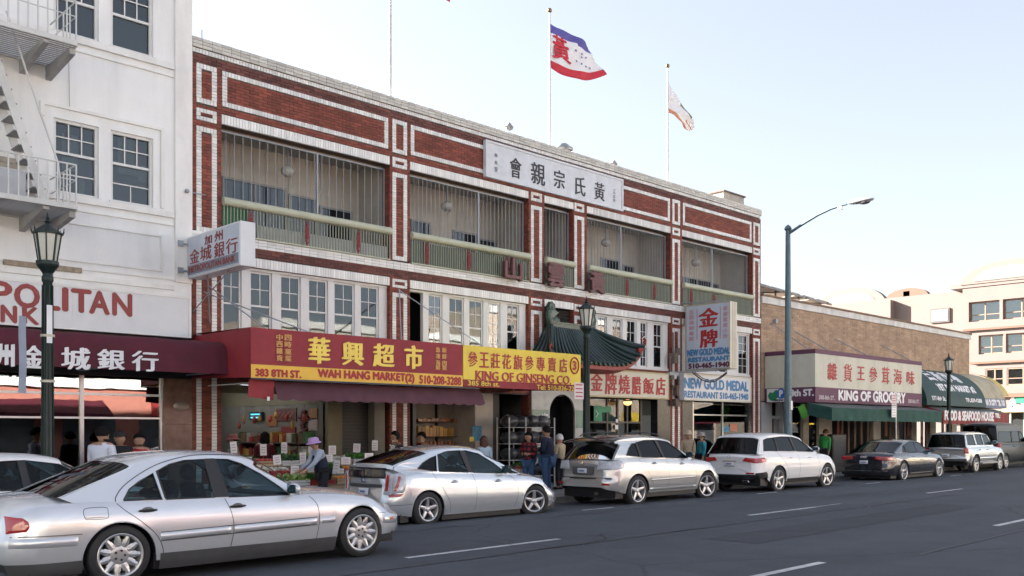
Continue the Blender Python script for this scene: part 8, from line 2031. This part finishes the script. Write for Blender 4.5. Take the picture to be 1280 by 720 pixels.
# red plaid
m = bpy.data.materials.new('red_plaid'); m.use_nodes = True; PLAID = m
n = m.node_tree; tc = n.nodes.new('ShaderNodeTexCoord'); mx = None
outs = []
for ax in ('Z', 'Y'):
    wv = n.nodes.new('ShaderNodeTexWave'); wv.bands_direction = ax; wv.inputs['Scale'].default_value = 2.6; n.links.new(tc.outputs['Object'], wv.inputs['Vector']); outs.append(wv.outputs['Fac'])
ml = n.nodes.new('ShaderNodeMath'); ml.operation = 'MULTIPLY'; n.links.new(outs[0], ml.inputs[0]); n.links.new(outs[1], ml.inputs[1])
cr = n.nodes.new('ShaderNodeMixRGB'); cr.inputs[1].default_value = (.015, .012, .015, 1); cr.inputs[2].default_value = (.36, .02, .03, 1); n.links.new(ml.outputs[0], cr.inputs[0]); n.links.new(cr.outputs[0], n.nodes['Principled BSDF'].inputs[0]); n.nodes['Principled BSDF'].inputs['Roughness'].default_value = .9
A0, CAMD = 0, R(-137)
person('man in a white shirt with short black hair seen from behind, by the bank window', 127, 535, 18.2, R(35), WSH, DKT, build=1.12)
person('man in black jacket and black cap with a red badge facing the street', 150, 540.5, 18.7, R(-120), BLKJ, DKT, hat='cap', hatm=cloth_m('black_cap', (.02, .018, .02)), arms='bent')
person('woman in a red cardigan with short black hair facing the street by the bank', 174, 543, 18.9, R(-110), REDJ, DKT, headturn=R(10))
vw = person('shopper in a lilac bucket hat and navy vest bending over the produce', 404, 546.5, 17.05, R(172), GRYC, DKT, hat='bucket', hatm=LIL, vest=NAVY, lean=R(17), arms='reach', H=1.50)
person('person in a dark red coat with bushy black hair inside the market', 331, 541, 21.6, R(60), DRED_, DKT, hairlen='long', build=1.1)
person('person in a pink hat inside the market near the left pier', 293, 544, 21.2, R(160), cloth_m('pale_top', (.35, .30, .28)), DKT, hat='bucket', hatm=PINKH)
person('man in a black hooded jacket walking left past the white and red brick pier', 495, 540, 18.9, R(175), BLKJ, DKT, hat='hood', hatm=BLKJ, arms='walk', build=1.1)
person('woman in a maroon coat with black hair walking left before the shelves', 528, 541, 19.1, R(178), MARJ, DKT, arms='walk', hairlen='short')
person('woman with long brown hair and pale blue top seen from behind', 605, 546, 18.3, R(70), LBL, JEAN, hair=HAIRB, hairlen='long')
person('woman in a red and black plaid shirt and jeans beside the wire rack', 661, 541, 17.95, R(-160), PLAID, JEAN, hairlen='long', arms='bent')
person('man in a navy hooded jacket seen from behind beside the plaid shirt', 684, 533.5, 17.6, R(115), NAVY, JEAN, build=1.22, arms='bent')
person('person with curly white hair behind the silver crossover', 700, 543.5, 18.4, R(100), BEI, DKT, hair=HAIRW)
person('man in a tan sun hat and beige coat beside the brick pier', 860, 539, 18.2, R(-150), BEI, DKT, hat='bucket', hatm=TANH)
person('person in a grey hat and teal shirt before the restaurant window', 877, 541, 18.3, R(160), TEAL, DKT, hat='bucket', hatm=GRYH)
person('person in a bright green jacket leaning forward near the black cabinet', 1030, 536.5, 18.4, R(5), GREJ, DKT, hair=HAIRB, lean=R(12), arms='walk')
# driver of the silver sedan
M4 = Matrix.Rotation(R(1.4), 4, 'Z'); dl = Vector((3.80, 11.42, road_z(3.8, 11.4))) + M4.to_3x3() @ Vector((.92, .36, .44))
person('driver with short dark hair sitting in the large silver sedan', 0, 0, 0, R(1.4), DKT, DKT, loc=dl, H=1.70, seated=True, arms='wheel', lean=R(-10))

# ------------------------------------------------------------------ produce stands and crates
STW = mat('stand_wood', (.20, .14, .09), .8, var=.3, sc=8); CRW = mat('crate_wood', (.34, .25, .15), .8, var=.25, obrand=.3); CRP = mat('crate_white', (.52, .52, .50), .6, var=.1); CRR = mat('crate_red', (.30, .03, .03), .6)
stand = thing('produce_stand', 'stepped wooden stand carrying crates of produce in front of the market', 'stand', (11, 18, .14))
TI = [(17.15, .66), (17.75, .84), (18.35, 1.02)]
sx0, sx1 = 8.75, 13.35
for (y, z) in TI:
    MB().box(sx0, sx1, y, y+.58, z-.04, z).build('shelf', STW, stand); MB().box(sx0, sx1, y, y+.03, z-.16, z-.041).build('shelf_front', CRW, stand)
    for x in (sx0+.03, (sx0+sx1)/2, sx1-.1): MB().box(x, x+.07, y+.05, y+.12, .14, z-.041).build('leg', STW, stand)
PM = {n_: mat('produce_'+n_, c_, r_, var=.25, sc=20, island=.25) for n_, c_, r_ in (('orange', (.62, .20, .02), .5), ('red', (.42, .03, .02), .35), ('magenta', (.38, .03, .14), .5), ('leaf', (.06, .17, .03), .6), ('pale_leaf', (.24, .36, .10), .6), ('tan', (.36, .24, .12), .8), ('yellow', (.60, .44, .06), .5), ('white', (.55, .53, .46), .6), ('dark_leaf', (.03, .09, .02), .6), ('brown', (.20, .11, .06), .8))}
KIND = [['magenta', 'pale_leaf', 'leaf', 'orange', 'orange', 'white', 'leaf', 'tan'], ['red', 'white', 'magenta', 'leaf', 'orange', 'yellow', 'tan', 'leaf'], ['leaf', 'red', 'dark_leaf', 'pale_leaf', 'white', 'leaf', 'brown', 'tan']]
WORD = {'orange': 'oranges', 'red': 'red fruit', 'magenta': 'magenta fruit', 'leaf': 'green leaf vegetables', 'pale_leaf': 'pale green vegetables', 'tan': 'tan roots', 'yellow': 'yellow fruit', 'white': 'white vegetables', 'dark_leaf': 'dark green vegetables', 'brown': 'brown roots'}
ROW = ['front', 'middle', 'back']; ORD = ['first', 'second', 'third', 'fourth', 'fifth', 'sixth', 'seventh', 'eighth']
CARD = mat('price_card_white', (.62, .60, .58), .6, var=.04, obrand=.12); PRN = mat('card_print', (.46, .34, .36), .6)
def round_heap(mb, x0, x1, y0, y1, z, r_, layers=2):
    for l in range(layers):
        y = y0+r_+l*r_*.6
        while y < y1-r_*(1+l*.5):
            x = x0+r_+l*r_*.6
            while x < x1-r_*(1+l*.5): mb.ball((x+random.uniform(-.3, .3)*r_, y, z+r_*(1+1.35*l)+random.uniform(-.2, .2)*r_), r_*random.uniform(.88, 1.06), 7); x += 2.02*r_
            y += 1.95*r_
def leaf_heap(mb, x0, x1, y0, y1, z, n_=150, ln=.09):
    for k in range(n_):
        p = Vector((random.uniform(x0, x1), random.uniform(y0, y1), z+random.uniform(.02, .14))); d = Vector((random.uniform(-1, 1), random.uniform(-1, .4), random.uniform(.1, 1))).normalized()*ln*random.uniform(.6, 1.2); s_ = d.cross(Vector((random.uniform(-1, 1), random.uniform(-1, 1), .3))).normalized()*ln*.30
        mb.add([p, p+d*.5+s_, p+d, p+d*.5-s_], [(0, 1, 2, 3)])
def long_heap(mb, x0, x1, y0, y1, z, n_=40):
    for k in range(n_):
        p = Vector((random.uniform(x0+.05, x1-.05), random.uniform(y0+.05, y1-.05), z+random.uniform(.03, .12))); d = Vector((random.uniform(-1, 1), random.uniform(-1, 1), random.uniform(-.2, .3))).normalized()*.07
        mb.tube([p-d, p, p+d], [.014, .024, .012], 6)
def crate(kind, x0, x1, y0, z, label, cm):
    t = thing('produce_crate', label, 'crate', ((x0+x1)/2, y0+.25, z), group='crates of produce on the stand'); h = .11; y1 = y0+.5
    for (a, b, c_, d) in ((x0, x1, y0, y0+.014), (x0, x1, y1-.014, y1), (x0, x0+.014, y0+.014, y1-.014), (x1-.014, x1, y0+.014, y1-.014)):
        for q in (0, 1): MB().box(a, b, c_, d, z+.004+q*.058, z+.05+q*.058).build('crate_slat', cm, t)
    MB().box(x0+.014, x1-.014, y0+.014, y1-.014, z+.002, z+.012).build('crate_bottom', cm, t)
    mb = MB()
    if 'leaf' in kind: leaf_heap(mb, x0+.03, x1-.03, y0+.03, y1-.03, z+.05, 190, .10)
    elif kind in ('tan', 'brown', 'white'): long_heap(mb, x0, x1, y0, y1, z+.04, 46)
    else: round_heap(mb, x0+.01, x1-.01, y0+.01, y1-.01, z+.02, .040)
    mb.build('produce', PM[kind], t, kind='stuff')
    return t
wcr = (sx1-sx0)/8
for r_, (y, z) in enumerate(TI):
    for k in range(8):
        x0 = sx0+wcr*k+.02; x1 = sx0+wcr*(k+1)-.02; kd = KIND[r_][k]
        crate(kd, x0, x1, y+.04, z, '%s crate heaped with %s, %s from the left in its row' % (ROW[r_]+' row', WORD[kd], ORD[k]), [CRW, CRP, CRR][(k+r_) % 3])
        xc = (x0+x1)/2+random.uniform(-.08, .08); yc = y+random.uniform(.25, .48); zc = z+.17+random.uniform(0, .12)
        pc = thing('price_card', 'white price card standing in the %s row crate, %s from the left' % (ROW[r_], ORD[k]), 'price card', (xc, yc, z), group='price cards in the produce crates')
        w_, h_ = random.choice(((.16, .20), (.13, .24), (.22, .16))); tl = random.uniform(-.12, .12); M = Matrix.Rotation(tl, 3, 'Y') @ Matrix.Rotation(R(random.uniform(-50, 0)), 3, 'Z')
        MB().obox((xc, yc, zc+h_/2), (w_, .004, h_), M).build('card', CARD, pc); MB().tube([(xc, yc, z+.03), (xc, yc, zc+.02)], .004, 5).build('stick', STW, pc)
        mb = MB()
        for q in (.25, .5, .72): mb.obox(Vector((xc, yc, zc+h_/2))+M @ Vector((0, -.004, (q-.5)*h_)), (w_*.6, .002, h_*.09), M)
        mb.build('card_print', PRN, pc, kind='stuff')
bt_ = thing('green_bottle', 'small green bottle standing among the produce at the right', 'bottle', (12.9, 18.7, 1.14)); MB().lathe([(0, 0), (.035, 0), (.037, .14), (.015, .19), (.014, .25), (0, .25)], (12.9, 18.8, 1.16), 10).build('glass_body', mat('bottle_green', (.04, .14, .06), .2), bt_); MB().lathe([(.016, 0), (.016, .03), (0, .03)], (12.9, 18.8, 1.405), 8).build('cap', INKW, bt_)
for px, Y, w_, h_, d_, m_, lb in ((640, 18.6, .45, .40, .4, mat('cardboard', (.30, .20, .11), .85, var=.15), 'cardboard box of greens on the pavement before the wire rack'), (628, 18.7, .5, .5, .45, CRR, 'red bin of mixed vegetables on the pavement left of the wire rack'), (651, 18.3, .35, .62, .3, mat('pale_carton', (.45, .40, .34), .8), 'pale tall carton beside the woman in plaid'), (612, 18.9, .6, .55, .45, STW, 'dark wooden bin of greens left of the red bin')):
    x = fx(px, Y); t = thing('goods_box', lb, 'box', (x, Y, .14)); z0_ = .14
    for q in range(2): MB().box(x-w_/2, x+w_/2, Y-d_/2, Y+d_/2, z0_+.003+q*(h_/2+.003)+(q*.0), z0_+h_/2*(q+1)+.003*q).build('box_body', m_, t, bev=.004)
    mb = MB(); leaf_heap(mb, x-w_*.4, x+w_*.4, Y-d_*.4, Y+d_*.4, z0_+h_, 110, .09); mb.build('greens', PM['leaf' if px != 628 else 'pale_leaf'], t, kind='stuff')
    if px in (628, 651): mb = MB(); round_heap(mb, x-w_*.4, x+w_*.4, Y-d_*.4, Y+d_*.2, z0_+h_, .04, 1); mb.build('red_fruit', PM['red'], t, kind='stuff')
# inner market shelves and hanging goods
for k in range(4):
    x = 9.5+k*.62; t = thing('inner_basket', 'dark basket of goods %s inside the market' % ['nearest the left pier', 'second from the left pier', 'third from the left pier', 'nearest the wall with posters'][k], 'basket', (x, 20.9, .14))
    MB().box(x, x+.55, 20.7, 21.2, .14, .95).build('basket_body', STW, t, bev=.01); mb = MB(); (leaf_heap(mb, x+.03, x+.52, 20.73, 21.17, .95) if k % 2 else round_heap(mb, x+.03, x+.52, 20.73, 21.17, .95, .045)); mb.build('goods', PM[['red', 'dark_leaf', 'brown', 'leaf'][k]], t, kind='stuff')
